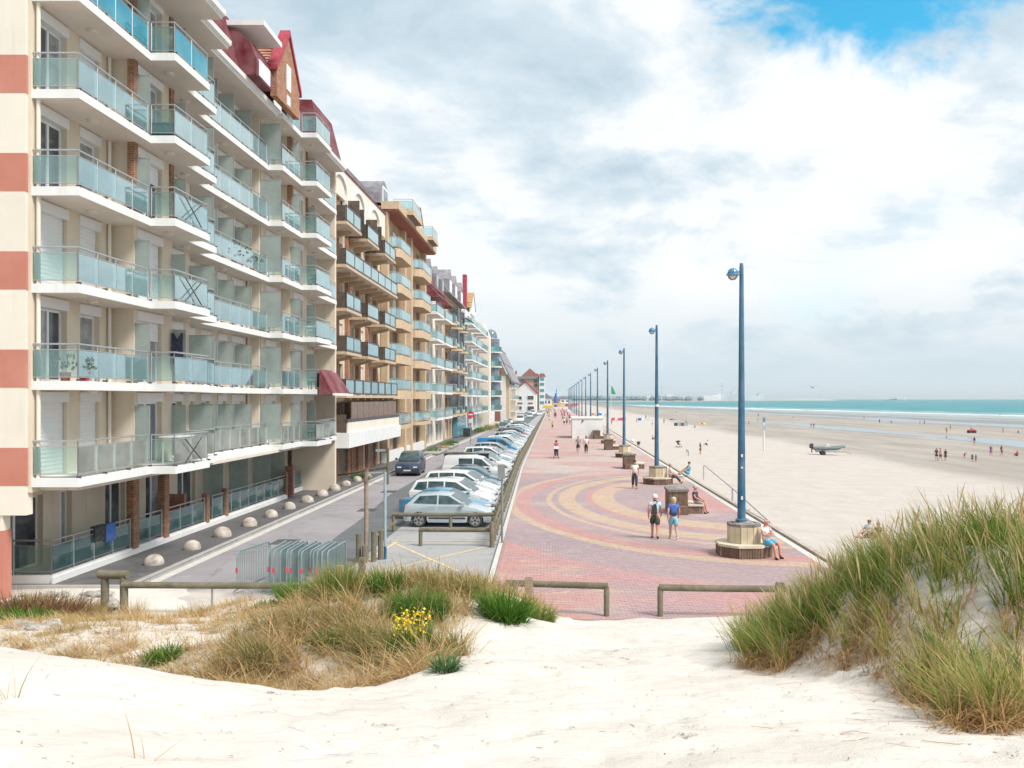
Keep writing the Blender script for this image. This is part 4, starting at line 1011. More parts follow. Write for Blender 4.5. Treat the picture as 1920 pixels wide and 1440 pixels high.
# domed stone bollards on the pavement
M_bol = simple('bollard_stone', (.47,.39,.32), .9, var=.5, scale=3.4, bump=.35, streak=.5)
bome = MB().lathe([(.33,0),(.335,.06),(.315,.16),(.26,.26),(.17,.33),(.06,.365),(.005,.37)], 18).mesh('bollard', M_bol, smooth=True)
for k in range(12):
    o = put('stone_bollard', bome, None, (-13.4+random.uniform(-.05,.05), 28.3+2.86*k, .01), rz=random.uniform(0,6)); sq = random.uniform(.93,1.07); o.scale = (sq,sq,sq*random.uniform(.94,1.05)); o.rotation_euler.x = random.uniform(-.06,.06)
    tag(o, f'{ORD[k]} half round stone bollard from the camera on the dark pavement', 'bollard', 'domed stone bollards in a row on the pavement')

# timber post and rail fence between cars and promenade
tf = empty('timber_fence', (-2.4, 60, 0), 'long weathered timber post and rail fence between parked cars and promenade', 'fence')
pm = MB().tube([(0,0,-.1),(0,0,.93),(0,0,.98)], [.095,.09,.06], 8).mesh('post', M_timber, smooth=True)
Y = 32.2; n_ = 0
while Y < 300:
    x = prom_left(Y)-.42
    put('fence_post', pm, tf, (x+2.4+random.uniform(-.02,.02), Y-60, random.uniform(-.04,.03)-.08), rz=random.uniform(0,6)); n_ += 1
    Y += 1.45 if Y < 120 else 3
Yk = arange(32.2, 120, 4.35)+arange(120, 300, 15)
for a, b in zip(Yk[:-1], Yk[1:]):
    for z in (.86, .48): part('fence_rail', MB().tube([(prom_left(a)-.32,a+.02,z),(prom_left(b)-.32,b-.02,z+random.uniform(-.02,.02))], .052, 7), M_timber, tf)
def post_rail(name, label, posts, rails, zt, r=.075, mat=None, group='low timber barriers', extra=()):
    c = posts[0]; o = empty(name, (c[0],c[1],0), label, 'barrier', group)
    for x, y, z0 in posts: part('post', MB().tube([(x,y,z0),(x,y,zt-.03),(x,y,zt+.04)], [r,r,r*.8], 8), mat or M_timber, o, smooth=True)
    for (x0,y0),(x1,y1),z in rails: part('rail', MB().tube([(x0,y0,z),((x0+x1)/2,(y0+y1)/2,z+random.uniform(-.012,.012)),(x1,y1,z)], r*1.15, 9), mat or M_timber, o, smooth=True)
    return o
post_rail('timber_barrier', 'low timber barrier right in front of the silver hatchback', [(-6.95,36.0,-.1),(-4.55,36.0,-.1),(-2.75,36.0,-.1)], [((-7.0,36.0),(-2.5,36.0),.62)], .60)
post_rail('timber_barrier', 'lower mossy timber rail at the end of the parking bays nearest the yellow cross', [(-5.25,32.5,-.1),(-2.5,32.4,-.1)], [((-5.3,32.5),(-2.4,32.4),.52)], .56)
post_rail('timber_barrier', 'right hand timber barrier at the sand edge beside the tussocky dune', [(2.58,21.62,-.05),(5.9,21.5,-.1)], [((2.55,21.62),(5.9,21.45),.72)], .70)
post_rail('timber_barrier', 'timber barrier at the sand edge left of the gap onto the promenade', [(1.22,21.62,-.05),(-1.1,21.9,-.05)], [((1.25,21.62),(-1.35,22.0),.76)], .72)
o = post_rail('timber_barrier', 'long thin rail barrier on metal legs in front of the stacked crowd barriers', [(-11.25,22.1,-.3),(-6.55,22.0,-.3)], [((-11.3,22.1),(-6.5,22.0),.68)], .64)
part('metal_leg', MB().tube([(-8.95,22.05,-.5),(-8.95,22.05,.64)], .03, 6), M_grey, o)
o = post_rail('post_pair', 'short chunky timber frame of two posts above the rubble at left', [(-11.85,22.3,-.4),(-11.3,22.2,-.4)], [((-12.0,22.3),(-11.2,22.2),.92)], .88, .1)
o = post_rail('post_pair', 'short timber post pair beside the crowd barriers above the green shrub', [(-6.4,22.1,-.3),(-5.75,22.1,-.3)], [((-6.5,22.1),(-5.6,22.1),.78)], .72, .1)
for lb, x, y, h, mt in (('stubby pinkish timber post right of the stacked crowd barriers',-5.95,23.2,.95,M_timberlt),('pinkish square timber post where the barrier meets the dry grass',-.75,21.5,1.0,M_timberlt),('leaning grey timber stub behind the dry grass',-6.1,26.5,.55,M_timber),('grey timber post with a pale sticker sunk in dune grass at right',5.35,20.6,1.05,M_timber)):
    o = empty('timber_post', (x,y,-.3), lb, 'post', 'single timber posts'); part('shaft', MB().box(x-.1,x+.1,y-.08,y+.08,-.4,h), mt, o, bevel=.015)
    part('post_cap', MB().box(x-.085,x+.085,y-.065,y+.065,h,h+.02), mt, o)
# cluster of timber posts round a sign pole
tc_ = empty('post_cluster', (-6.55,29.4,-.1), 'tall timber pole with short mossy posts clustered at its foot', 'post')
part('tall_pole', MB().tube([(-6.62,29.4,-.2),(-6.62,29.4,2.55)], .075, 8), M_timberlt, tc_, smooth=True)
part('pole_tip', MB().tube([(-6.62,29.4,2.55),(-6.62,29.4,3.1)], .078, 8), M_dwood, tc_)
for x, y, h in ((-6.86,29.3,.86),(-6.62,29.15,.5),(-6.35,29.35,.95),(-6.2,29.75,.9)): part('short_post', MB().tube([(x,y,-.2),(x,y,h)], .09, 8), M_timber, tc_)
part('crossbar', MB().tube([(-6.62,29.4,2.93),(-6.1,29.6,2.95)], .03, 6), M_grey, tc_)
part('slant_rail', MB().tube([(-6.35,29.4,.75),(-5.95,31.2,1.0)], .06, 6), M_timber, tc_)
sp_ = empty('sign_pole', (-6.05,29.8,-.1), 'thin pale blue grey pole beside the timber post cluster', 'pole'); M_palepole = simple('galvanised_pole', (.36,.47,.52), .4, .3)
part('pole_shaft', MB().tube([(-6.05,29.8,-.2),(-6.05,29.8,2.95)], .05, 8), M_palepole, sp_)
part('pole_foot', MB().tube([(-6.05,29.8,-.1),(-6.05,29.8,.35)], .056, 8), M_blue, sp_)
s2 = empty('sign_pole', (-2.15,32.6,0), 'grey parking sign pole with its plate seen from behind, at the fence', 'sign')
part('pole_shaft', MB().tube([(-2.15,32.6,0),(-2.15,32.6,3.0)], .045, 8), M_grey, s2); part('sign_plate', MB().box(-2.32,-2.04,32.52,32.55,2.45,3.0), M_grey, s2)
tg = empty('timber_gate', (-12.2,56,0), 'timber height gate with hanging board by the pavement corner', 'gate')
part('gate_post', MB().tube([(-11.2,56,-.1),(-11.2,56,2.3)], .09, 7), M_timber, tg); part('gate_rail', MB().tube([(-15.2,58,.3),(-11.2,56,1.0)], .07, 7), M_timber, tg); part('gate_board', MB().box(-12.0,-11.25,56.02,56.06,2.05,2.2), M_palepole, tg)
# no-entry sign across the street
M_signred = simple('sign_red', (.60,.02,.04), .4)
ne = empty('no_entry_sign', (-10.7,104,0), 'round red no entry sign with white bar on a pole far down the street', 'road sign')
part('sign_post', MB().tube([(-10.7,104.05,0),(-10.7,104.05,3.9)], .05, 6), M_grey, ne)
def disc(mb, x, y, z, r, n=24): mb.add([(x+r*math.cos(2*math.pi*i/n), y, z+r*math.sin(2*math.pi*i/n)) for i in range(n)]+[(x+r*math.cos(2*math.pi*i/n), y+.03, z+r*math.sin(2*math.pi*i/n)) for i in range(n)], [tuple(range(n))]+[(i,i+n,(i+1)%n+n,(i+1)%n) for i in range(n)]); return mb
part('sign_disc', disc(MB(), -10.7, 104, 3.6, .42), M_signred, ne); part('white_bar', MB().box(-10.98,-10.42,103.975,103.995,3.52,3.68), M_sticker, ne); part('sign_plate', MB().box(-10.95,-10.45,104,104.03,2.6,3.05), M_sticker, ne)
# litter bin
lb = empty('wheeled_bin', (-13.2,124,0), 'dark wheeled bin with teal lid on the far pavement', 'bin')
part('bin_body', MB().box(-13.8,-12.6,123.5,124.5,.1,1.2), M_black, lb, bevel=.05); part('bin_lid', MB().box(-13.85,-12.55,123.45,124.55,1.2,1.4), M_bluegl, lb, bevel=.05)
# crowd control barriers
M_galv = simple('galvanised_tube', (.30,.40,.42), .35, .6)
M_refl = simple('red_reflector', (.62,.02,.05), .4)
cb0 = empty('crowd_barrier', (0,0,0), 'x', 'crowd barrier', 'galvanised crowd control barriers')
L_ = 1.85; fr = MB()
pts = [(0,0,.16),(0,0,.95)]+[(0,.14-.14*math.cos(t),.95+.14*math.sin(t)) for t in (.4,.8,1.2,1.57)]+[(0,L_-.14+.14*math.sin(t),.95+.14*math.cos(t)) for t in (0,.4,.8,1.2,1.57)]+[(0,L_,.16),(0,0,.16)]
fr.tube(pts, .021, 6, caps=False); part('barrier_frame', fr, M_galv, cb0)
bars = MB()
for i in range(1, 19): bars.tube([(0,L_*i/19,.16),(0,L_*i/19,1.08)], .011, 4)
part('bars', bars, M_galv, cb0)
for y in (.32, L_-.32): part('foot', MB().tube([(-.3,y,.0),(-.28,y,.03),(0,y,.17),(.28,y,.03),(.3,y,0)], .018, 5), M_galv, cb0)
part('reflector', MB().box(-.032,.032,-.03,-.02,.56,.68), M_refl, cb0)
cb0.location = (-9.15, 24.3, -.09); cb0.scale = (1,1,1.14); cb0.rotation_euler = (0,0,R(-10)); cb0['label'] = 'single crowd barrier standing apart at the left of the stack'
xk = -8.3
for i in range(12):
    w_ = ['first and leftmost','second','third','fourth','fifth','sixth','seventh','eighth','ninth','tenth','eleventh','last and rightmost'][i]
    c = copy_tree(cb0, loc=(xk, 24.35+random.uniform(-.12,.12), -.09), rz=R(random.uniform(-3,2)), label=f'{w_} crowd barrier in the tight stack on the road, counted from the left', skip=('reflector',) if i in (2,5,8,10) else ())
    xk += random.choice([.12,.14,.17,.20])
# white kiosk wall beyond the lamps
kq = empty('white_kiosk', (3.9,121,0), 'plain white rendered hut on the promenade beyond the planters', 'hut')
part('hut_wall', MB().box(1.9,6.2,119,126,0,2.75), M_white, kq); part('hut_roof', MB().box(1.82,6.28,118.9,126.1,2.75,2.9), M_white, kq); part('wall_lamp', MB().box(3.3,3.5,118.86,119,2.35,2.55), M_black, kq)

# ------------------------------------------------------------------ vehicles
def paint(name, col, metal=.0): return simple('car_paint_'+name, col, .28, metal, var=.04, scale=1.5, coat=.8)
PAINT = {n: paint(n, c, m) for n, c, m in (('silver',(.50,.58,.62),.35),('white',(.74,.75,.75),0),('blue',(.06,.25,.40),.2),('navy',(.018,.035,.075),.1),('teal',(.05,.15,.17),.2),('red',(.45,.02,.04),0),('black',(.015,.016,.02),0),('grey',(.19,.22,.24),.3),('paleblue',(.36,.50,.55),.3),('bluecover',(.02,.22,.48),0))}
M_carglass = simple('car_glass', (.012,.05,.055), .10, var=.2, spec=.22)
M_tyre = simple('tyre', (.018,.018,.018), .8); M_rim = simple('alloy_rim', (.45,.46,.48), .3, .8); M_trim = simple('black_trim', (.025,.025,.027), .6)
M_head = simple('headlamp', (.62,.66,.68), .12, spec=1); M_tail = simple('tail_lamp', (.42,.01,.02), .2); M_plate = simple('number_plate', (.70,.69,.60), .5)
def arch(cx, cz, r, n=9): return [(cx+r*math.cos(t), cz+r*math.sin(t)) for t in np.linspace(R(-8), R(188), n)]
def make_car(name, label, mt, up, G, wins, W_, wheels, wr=.305, zb=.95, wt=.58, H=1.46, estate=False):
    """up: top outline of the lower body from tail to nose; G: glasshouse outline from windscreen foot to rear foot"""
    o = empty(name, (0,0,0), label, 'car'); w = W_/2
    out = list(up)
    xf, xr = wheels
    low = [(up[-1][0]-.05,.20)]+arch(xf,.31,wr+.055)+[(xf-wr-.1,.20),(xr+wr+.1,.20)]+arch(xr,.31,wr+.055)+[(up[0][0]+.04,.24)]
    pl = out+low
    part('body', MB().prism(pl, 'y', -w, w), mt, o, smooth=40, bevel=.055)
    hw = lambda z: (w-.075)+(wt-(w-.075))*max(0,(z-zb))/(H-zb)
    n = len(G); m = MB(); vs = [(x,-hw(z),z) for x, z in G]+[(x,hw(z),z) for x, z in G]
    m.add(vs, [tuple(range(n)), tuple(range(2*n-1,n-1,-1))]+[(i,i+n,(i+1)%n+n,(i+1)%n) for i in range(n)])
    part('cabin', m, mt, o, smooth=40, bevel=.05)
    for s in (-1, 1):
        for wq in wins:
            m = MB(); P = [(x, s*(hw(z)+.004), z) for x, z in wq]; Q = [(x, s*(hw(z)+.012), z) for x, z in wq]; k = len(P)
            m.add(P+Q, [tuple(range(k)), tuple(range(2*k-1,k-1,-1))]+[(i,i+k,(i+1)%k+k,(i+1)%k) for i in range(k)]); part('side_window', m, M_carglass, o)
    def screen(nm, a, b, t0, t1, ins):
        a = Vector(a); b = Vector(b); d = b-a; nn = Vector((d.y,-d.x)).normalized()
        if nn.x*(1 if nm == 'windscreen' else -1) < 0: nn = -nn
        p = a+d*t0; q = a+d*t1; m = MB(); hp_, hq = hw(p.y)-ins, hw(q.y)-ins
        for off in (.004, .014):
            m.add([(p.x+nn.x*off,-hp_,p.y+nn.y*off),(p.x+nn.x*off,hp_,p.y+nn.y*off),(q.x+nn.x*off,hq,q.y+nn.y*off),(q.x+nn.x*off,-hq,q.y+nn.y*off)], [(0,1,2,3)])
        part(nm, m, M_carglass, o)
    screen('windscreen', G[0], G[1], .06, .93, .06); screen('rear_window', G[-2], G[-1], .10, .82, .08)
    for x in wheels:
        for s in (-1, 1):
            t = MB().lathe([(wr*.68,-.09),(wr*.93,-.095),(wr,-.06),(wr,.06),(wr*.93,.095),(wr*.68,.09)], 20); t.v = [(a+x, -c+s*(w-.10), b+wr) for a, b, c in t.v]
            wh = part('wheel', t, M_tyre, o, smooth=40)
            r_ = MB(); yy = s*(w+.004)
            for i in range(5):
                a = 2*math.pi*i/5+.3; ca, sa = math.cos(a), math.sin(a); q = .045
                r_.add([(x+ca*.05-sa*q,yy,wr+sa*.05+ca*q),(x+ca*wr*.66-sa*q*1.2,yy,wr+sa*wr*.66+ca*q*1.2),(x+ca*wr*.66+sa*q*1.2,yy,wr+sa*wr*.66-ca*q*1.2),(x+ca*.05+sa*q,yy,wr+sa*.05-ca*q)], [(0,1,2,3)])
            ring = MB().lathe([(wr*.60,0),(wr*.71,.01),(wr*.71,-.02),(wr*.60,-.02)], 20); r_.add([(a+x, yy-s*.004+c*0-s*abs(c)*.2, b+wr) for a, b, c in ring.v], ring.f[:-2])
            part('rim', r_, M_rim, wh)
    nose = up[-1][0]; tail = up[0][0]
    for s in (-1, 1):
        part('headlight', MB().box(nose-.28,nose+.015,s*(w-.30)-.16,s*(w-.30)+.16,.58,.70), M_head, o, bevel=.03)
        part('tail_light', MB().box(tail-.015,tail+.14,s*(w-.09)-.085,s*(w-.09)+.095,.66,.93), M_tail, o, bevel=.025)
        part('mirror', MB().box(G[0][0]-.30,G[0][0]-.14,s*(w+.07)-.09,s*(w+.07)+.07,zb+.02,zb+.16), mt, o, bevel=.035)
        for dx0, dx1 in ((wq[0][0], wq[-1][0]) for wq in wins[:2]):
            a, b = min(dx0,dx1), max(dx0,dx1); a = max(a, xr+wr+.05); b = min(b, xf-wr-.06)
            if b-a < .3: continue
            d_ = part('door', MB().box(a,b,s*w-.004,s*w+.006,.30,zb-.04), mt, o)
            part('handle', MB().box(a+.06,a+.22,s*w-.01,s*w+.028,zb-.16,zb-.12), mt, d_)
        part('side_trim', MB().box(xr+wr+.12,xf-wr-.12,s*w-.01,s*w+.012,.36,.44), M_trim, o)
    part('grille', MB().box(nose-.06,nose+.012,-.36,.36,.46,.56), M_trim, o); part('lower_intake', MB().box(nose-.08,nose+.004,-.45,.45,.24,.36), M_trim, o)
    part('number_plate', MB().box(nose+.013,nose+.024,-.26,.26,.375,.475), M_plate, o); part('number_plate', MB().box(tail-.03,tail-.018,-.26,.26,.52,.62), M_plate, o)
    return o
HATCH = dict(up=[(-1.92,.34),(-1.95,.50),(-1.92,.66),(-1.86,.97),(-.9,.975),(.2,.965),(.80,.93),(1.28,.83),(1.62,.71),(1.84,.56),(1.91,.42),(1.88,.26)],
    G=[(.92,.92),(.08,1.40),(-.55,1.46),(-1.38,1.40),(-1.86,.94)], wins=[[(.62,1.0),(.03,1.34),(-.40,1.375),(-.40,1.0)],[(-.48,1.0),(-.48,1.375),(-1.24,1.335),(-1.52,1.03)]], W_=1.66, wheels=(1.22,-1.25))
MPV = dict(up=[(-2.12,.34),(-2.16,.52),(-2.13,.7),(-2.08,1.06),(-.9,1.06),(.4,1.04),(1.0,.99),(1.5,.86),(1.9,.70),(2.08,.54),(2.12,.40),(2.08,.26)],
    G=[(1.2,.98),(.3,1.54),(-.4,1.63),(-1.78,1.57),(-2.10,1.03)], wins=[[(.86,1.09),(.22,1.48),(-.30,1.52),(-.30,1.09)],[(-.38,1.09),(-.38,1.525),(-1.15,1.52),(-1.15,1.09)],[(-1.22,1.09),(-1.22,1.515),(-1.66,1.48),(-1.86,1.13)]], W_=1.76, wheels=(1.36,-1.36), wr=.325, zb=1.04, wt=.64, H=1.63)
SALOON = dict(up=[(-2.12,.36),(-2.16,.55),(-2.12,.86),(-1.95,.96),(-1.3,.98),(.2,.96),(.85,.92),(1.45,.83),(1.85,.70),(2.08,.54),(2.13,.40),(2.09,.26)],
    G=[(.98,.91),(.12,1.36),(-.5,1.42),(-1.0,1.37),(-1.66,.95)], wins=[[(.68,1.0),(.08,1.31),(-.36,1.335),(-.36,1.0)],[(-.44,1.0),(-.44,1.335),(-.95,1.31),(-1.32,1.02)]], W_=1.74, wheels=(1.34,-1.32), zb=.95, wt=.60, H=1.42)
VAN = dict(up=[(-2.05,.34),(-2.10,.6),(-2.08,1.16),(-.9,1.16),(.6,1.13),(1.2,1.05),(1.62,.90),(1.92,.72),(2.04,.55),(2.07,.40),(2.03,.28)],
    G=[(1.32,1.04),(.55,1.70),(.0,1.84),(-1.95,1.82),(-2.07,1.12)], wins=[[(1.02,1.16),(.52,1.60),(.0,1.68),(.0,1.16)],[(-.1,1.20),(-.1,1.66),(-1.0,1.66),(-1.0,1.20)]], W_=1.78, wheels=(1.32,-1.30), wr=.32, zb=1.12, wt=.72, H=1.84)
SUV = dict(up=[(-1.98,.44),(-2.02,.62),(-2.0,.85),(-1.95,1.12),(-.9,1.12),(.4,1.10),(.92,1.06),(1.5,.98),(1.82,.88),(1.94,.68),(1.97,.5),(1.94,.34)],
    G=[(1.02,1.05),(.35,1.60),(-.3,1.70),(-1.6,1.66),(-1.93,1.08)], wins=[[(.74,1.15),(.28,1.54),(-.25,1.59),(-.25,1.15)],[(-.33,1.15),(-.33,1.59),(-1.2,1.58),(-1.45,1.15)]], W_=1.74, wheels=(1.25,-1.25), wr=.34, zb=1.1, wt=.64, H=1.70)
proto = {k: make_car('parked_car', 'x', PAINT['silver'], **v_) for k, v_ in (('hatch',HATCH),('mpv',MPV),('saloon',SALOON),('van',VAN))}
KIND = {'hatch':'hatchback','mpv':'people carrier','saloon':'saloon car','van':'small van'}
row = [('hatch','silver'),('saloon','blue'),('mpv','white'),('hatch','white'),('mpv','white'),('hatch','teal'),('hatch','teal'),('saloon','navy'),('van','white'),('saloon','silver'),None,('hatch','white'),('hatch','white'),('saloon','teal'),('mpv','white'),('hatch','silver'),('saloon','red'),('mpv','silver'),('hatch','grey'),('van','bluecover'),('hatch','white'),('saloon','paleblue'),('hatch','teal'),('mpv','white'),('saloon','grey'),('hatch','white'),('hatch','paleblue'),('mpv','silver'),('saloon','white'),('hatch','navy'),('hatch','white'),('saloon','red'),('mpv','grey'),('hatch','white'),('saloon','silver'),('hatch','teal'),('hatch','paleblue'),('mpv','white'),('saloon','navy'),('hatch','silver'),('hatch','white'),('mpv','teal'),('saloon','grey'),('hatch','white')]
CN = {'paleblue':'pale blue','bluecover':'bright blue','teal':'dark teal'}
yc = 37.95; used = set(); last = None; TENS = ORD+['twenty first','twenty second','twenty third','twenty fourth','twenty fifth','twenty sixth','twenty seventh','twenty eighth','twenty ninth','thirtieth','thirty first','thirty second','thirty third','thirty fourth','thirty fifth','thirty sixth','thirty seventh','thirty eighth','thirty ninth','fortieth','forty first','forty second','forty third','forty fourth','forty fifth']
for i, it in enumerate(row):
    if it:
        kind, colr = it
        lab = f"{CN.get(colr, colr)} {KIND[kind]}, {TENS[i]} vehicle from the camera in the parking row" if i else 'silver blue hatchback nearest the camera, behind the low timber barrier'
        xo = prom_left(yc)-.62-{'hatch':1.93,'mpv':2.14,'saloon':2.15,'van':2.09}[kind]-random.uniform(0,.25); rz = R(random.uniform(-3,1))-R(2)
        if kind not in used: o = proto[kind]; o.location = (xo,yc,-.09); o.rotation_euler = (0,0,rz); o['label'] = lab; tgt = o; used.add(kind)
        else: tgt = copy_tree(proto[kind], (xo,yc,-.09), rz, lab)
        tgt['group'] = 'cars parked in the row beside the promenade'
        repaint(tgt, 'car_paint', PAINT[colr])
    else: TRAILER_Y = yc
    yc += random.uniform(2.28,2.5) if i < 24 else 2.9
TY = TRAILER_Y
tr_ = empty('box_trailer', (-6.6,TY,0), 'low black box trailer sticking out between the parked cars', 'trailer', 'cars parked in the row beside the promenade')
part('trailer_body', MB().box(-8.2,-5.0,TY-.75,TY+.75,.45,1.55), PAINT['navy'], tr_, bevel=.03); part('trailer_rim', MB().box(-8.23,-4.97,TY-.78,TY+.78,1.5,1.6), PAINT['black'], tr_)
for s in (TY-.8, TY+.8):
    t = MB().lathe([(.2,-.08),(.28,-.08),(.28,.08),(.2,.08)], 16); t.v = [(a-6.6,-c+s,b+.28-.09) for a,b,c in t.v]; part('wheel', t, M_tyre, tr_)
part('drawbar', MB().box(-5.0,-3.9,TY-.05,TY+.05,.4,.48), M_trim, tr_)
suv = make_car('parked_car', 'dark blue off-road car parked at the pavement facing the camera', PAINT['navy'], **SUV); suv.location = (-11.0,63.6,-.09); suv.rotation_euler = (0,0,R(-90)+R(2))
# second line of cars at the far end of the street
for i, (x, y, kd, c_) in enumerate(((-9.6,150,'mpv','grey'),(-10.2,168,'hatch','paleblue'),(-10.8,186,'saloon','white'),(-9.2,205,'van','white'),(-10.4,225,'hatch','teal'),(-8.4,250,'mpv','silver'),(-10,275,'saloon','grey'),(-6.5,290,'hatch','white'),(-9,300,'van','white'))):
    c = copy_tree(proto[kd], (x,y,-.09), R(-88), f'{CN.get(c_,c_)} {KIND[kd]} at the far street end, {ORD[i]} of the line standing in the lane', 'cars at the far end of the street')
    repaint(c, 'car_paint', PAINT[c_])
# ------------------------------------------------------------------ people
M_skin = simple('skin', (.52,.29,.20), .6, var=.1, scale=4); M_skinred = simple('sunburnt_skin', (.55,.24,.17), .6, var=.1, scale=4)
CLOTH = {n: simple('cloth_'+n, c, .9, var=.14, scale=7) for n, c in (('white',(.72,.72,.70)),('paleblue',(.45,.63,.72)),('blue',(.03,.12,.45)),('navy',(.012,.016,.06)),('cyan',(.02,.36,.55)),('aqua',(.22,.52,.66)),('green',(.03,.05,.03)),('black',(.014,.014,.016)),('darkblue',(.015,.025,.05)),('pink',(.62,.05,.17)),('red',(.45,.03,.04)),('yellow',(.62,.47,.04)),('grey',(.22,.25,.30)),('khaki',(.33,.28,.2)),('purple',(.22,.05,.25)),('orange',(.6,.22,.04)))}
M_hair = {n: simple('hair_'+n, c, .8, var=.3, scale=12) for n, c in (('dark',(.025,.018,.013)),('blond',(.52,.40,.22)),('grey',(.35,.34,.32)),('brown',(.10,.055,.03)))}
JOBS = []
def skin_job(key, V, E, Rr, levels=1): JOBS.append((key, V, E, Rr, levels))
def run_jobs():
    out = {}; tmp = []
    for key, V, E, Rr, lv in JOBS:
        me = bpy.data.meshes.new('tmp'); me.from_pydata(V, E, []); o = bpy.data.objects.new('tmp', me); COL.objects.link(o)
        md = o.modifiers.new('s', 'SKIN'); md.branch_smoothing = .4; md.use_smooth_shade = True
        sk = me.skin_vertices[0].data
        for i, r in enumerate(Rr): sk[i].radius = (r, r) if isinstance(r, (int,float)) else r
        sk[0].use_root = True
        if lv: s_ = o.modifiers.new('u', 'SUBSURF'); s_.levels = lv; s_.render_levels = lv
        tmp.append((key, o))
    dg = bpy.context.evaluated_depsgraph_get(); dg.update()
    for key, o in tmp:
        me = bpy.data.meshes.new_from_object(o.evaluated_get(dg)); me.polygons.foreach_set('use_smooth', [True]*len(me.polygons)); out[key] = me
    for key, o in tmp:
        m_ = o.data; bpy.data.objects.remove(o); bpy.data.meshes.remove(m_)
    JOBS.clear(); return out
def pose(kind, j=0.0):
    """joints of a 1.75 m figure facing +Y, feet at z = 0"""
    P = dict(pelvis=(0,0,.94), spine=(0,.01,1.12), chest=(0,0,1.31), nb=(0,-.01,1.45), neck=(0,.0,1.52), head=(0,.025,1.63), crown=(0,.015,1.70))
    for s, n in ((-1,'L'),(1,'R')):
        P['sh'+n] = (s*.185,-.01,1.40); P['el'+n] = (s*.245,-.03,1.14); P['wr'+n] = (s*.255,.06,.92); P['ha'+n] = (s*.25,.085,.84)
        P['hip'+n] = (s*.095,0,.90); P['kn'+n] = (s*.10,.03,.49); P['an'+n] = (s*.105,-.02,.09); P['toe'+n] = (s*.12,.14,.035); P['heel'+n] = (s*.105,-.06,.04)
    if kind == 'walk':
        P['knL'] = (-.10,.16,.51); P['anL'] = (-.10,.19,.10); P['toeL'] = (-.11,.35,.06); P['heelL'] = (-.10,.14,.04)
        P['knR'] = (.10,-.02,.48); P['anR'] = (.10,-.26,.15); P['toeR'] = (.11,-.16,.03); P['heelR'] = (.10,-.32,.13)
        P['elL'] = (-.245,-.10,1.15); P['wrL'] = (-.25,-.07,.92); P['haL'] = (-.245,-.05,.84); P['elR'] = (.245,.02,1.14); P['wrR'] = (.25,.16,.96); P['haR'] = (.24,.21,.89)
    if kind in ('sit', 'sitfold', 'sitlean'):
        d = -.44
        for k in ('pelvis','spine','chest','nb','neck','head','crown','shL','shR','elL','elR','wrL','wrR','haL','haR','hipL','hipR'):
            x, y, z = P[k]; P[k] = (x, y+(z-.94)*-.04, z+d+.05)
        for s, n in ((-1,'L'),(1,'R')):
            P['hip'+n] = (s*.10,.02,.53); P['kn'+n] = (s*.15,.43,.52); P['an'+n] = (s*.13,.50,.09); P['toe'+n] = (s*.16,.64,.035); P['heel'+n] = (s*.13,.46,.04)
            P['el'+n] = (s*.25,.05,.78); P['wr'+n] = (s*.13,.28,.66); P['ha'+n] = (s*.09,.36,.62)
        if kind == 'sitfold':
            P['elL'] = (-.27,.08,.80); P['wrL'] = (-.02,.22,.86); P['haL'] = (.08,.21,.88); P['elR'] = (.27,.08,.80); P['wrR'] = (.03,.20,.80); P['haR'] = (-.08,.20,.81)
        if kind == 'sitlean':
            P['knL'] = (-.12,.42,.50); P['anL'] = (-.10,.74,.13); P['toeL'] = (-.11,.86,.18); P['heelL'] = (-.10,.72,.05); P['knR'] = (.12,.43,.50); P['anR'] = (.08,.70,.12); P['toeR'] = (.09,.82,.17); P['heelR'] = (.08,.68,.05)
            for k in ('chest','nb','neck','head','crown','shL','shR'): x, y, z = P[k]; P[k] = (x, y+.06, z-.01)
    if kind == 'ground':
        d = -.80
        for k in ('pelvis','spine','chest','nb','neck','head','crown','shL','shR','hipL','hipR'): x, y, z = P[k]; P[k] = (x, y-.12*(z-.94), z+d)
        for s, n in ((-1,'L'),(1,'R')):
            P['kn'+n] = (s*.14,.38,.34); P['an'+n] = (s*.13,.62,.08); P['toe'+n] = (s*.15,.76,.04); P['heel'+n] = (s*.13,.58,.03); P['el'+n] = (s*.24,.12,.42); P['wr'+n] = (s*.17,.32,.40); P['ha'+n] = (s*.14,.38,.37)
    if kind == 'push':
        for s, n in ((-1,'L'),(1,'R')): P['el'+n] = (s*.24,.10,1.16); P['wr'+n] = (s*.19,.36,1.06); P['ha'+n] = (s*.17,.43,1.04)
        P['knL'] = (-.10,.12,.50); P['anL'] = (-.10,.12,.09); P['toeL'] = (-.11,.28,.04); P['heelL'] = (-.10,.08,.04); P['anR'] = (.10,-.2,.12); P['toeR'] = (.11,-.08,.03); P['heelR'] = (.10,-.26,.1)
    if kind == 'bend':
        for k in ('chest','nb','neck','head','crown','shL','shR'): x, y, z = P[k]; t = (z-1.0); P[k] = (x, y+t*.82, 1.0+t*.45)
        P['spine'] = (0,.08,1.06)
        for s, n in ((-1,'L'),(1,'R')): P['el'+n] = (s*.23,.42,.92); P['wr'+n] = (s*.2,.48,.68); P['ha'+n] = (s*.19,.5,.6)
    return P
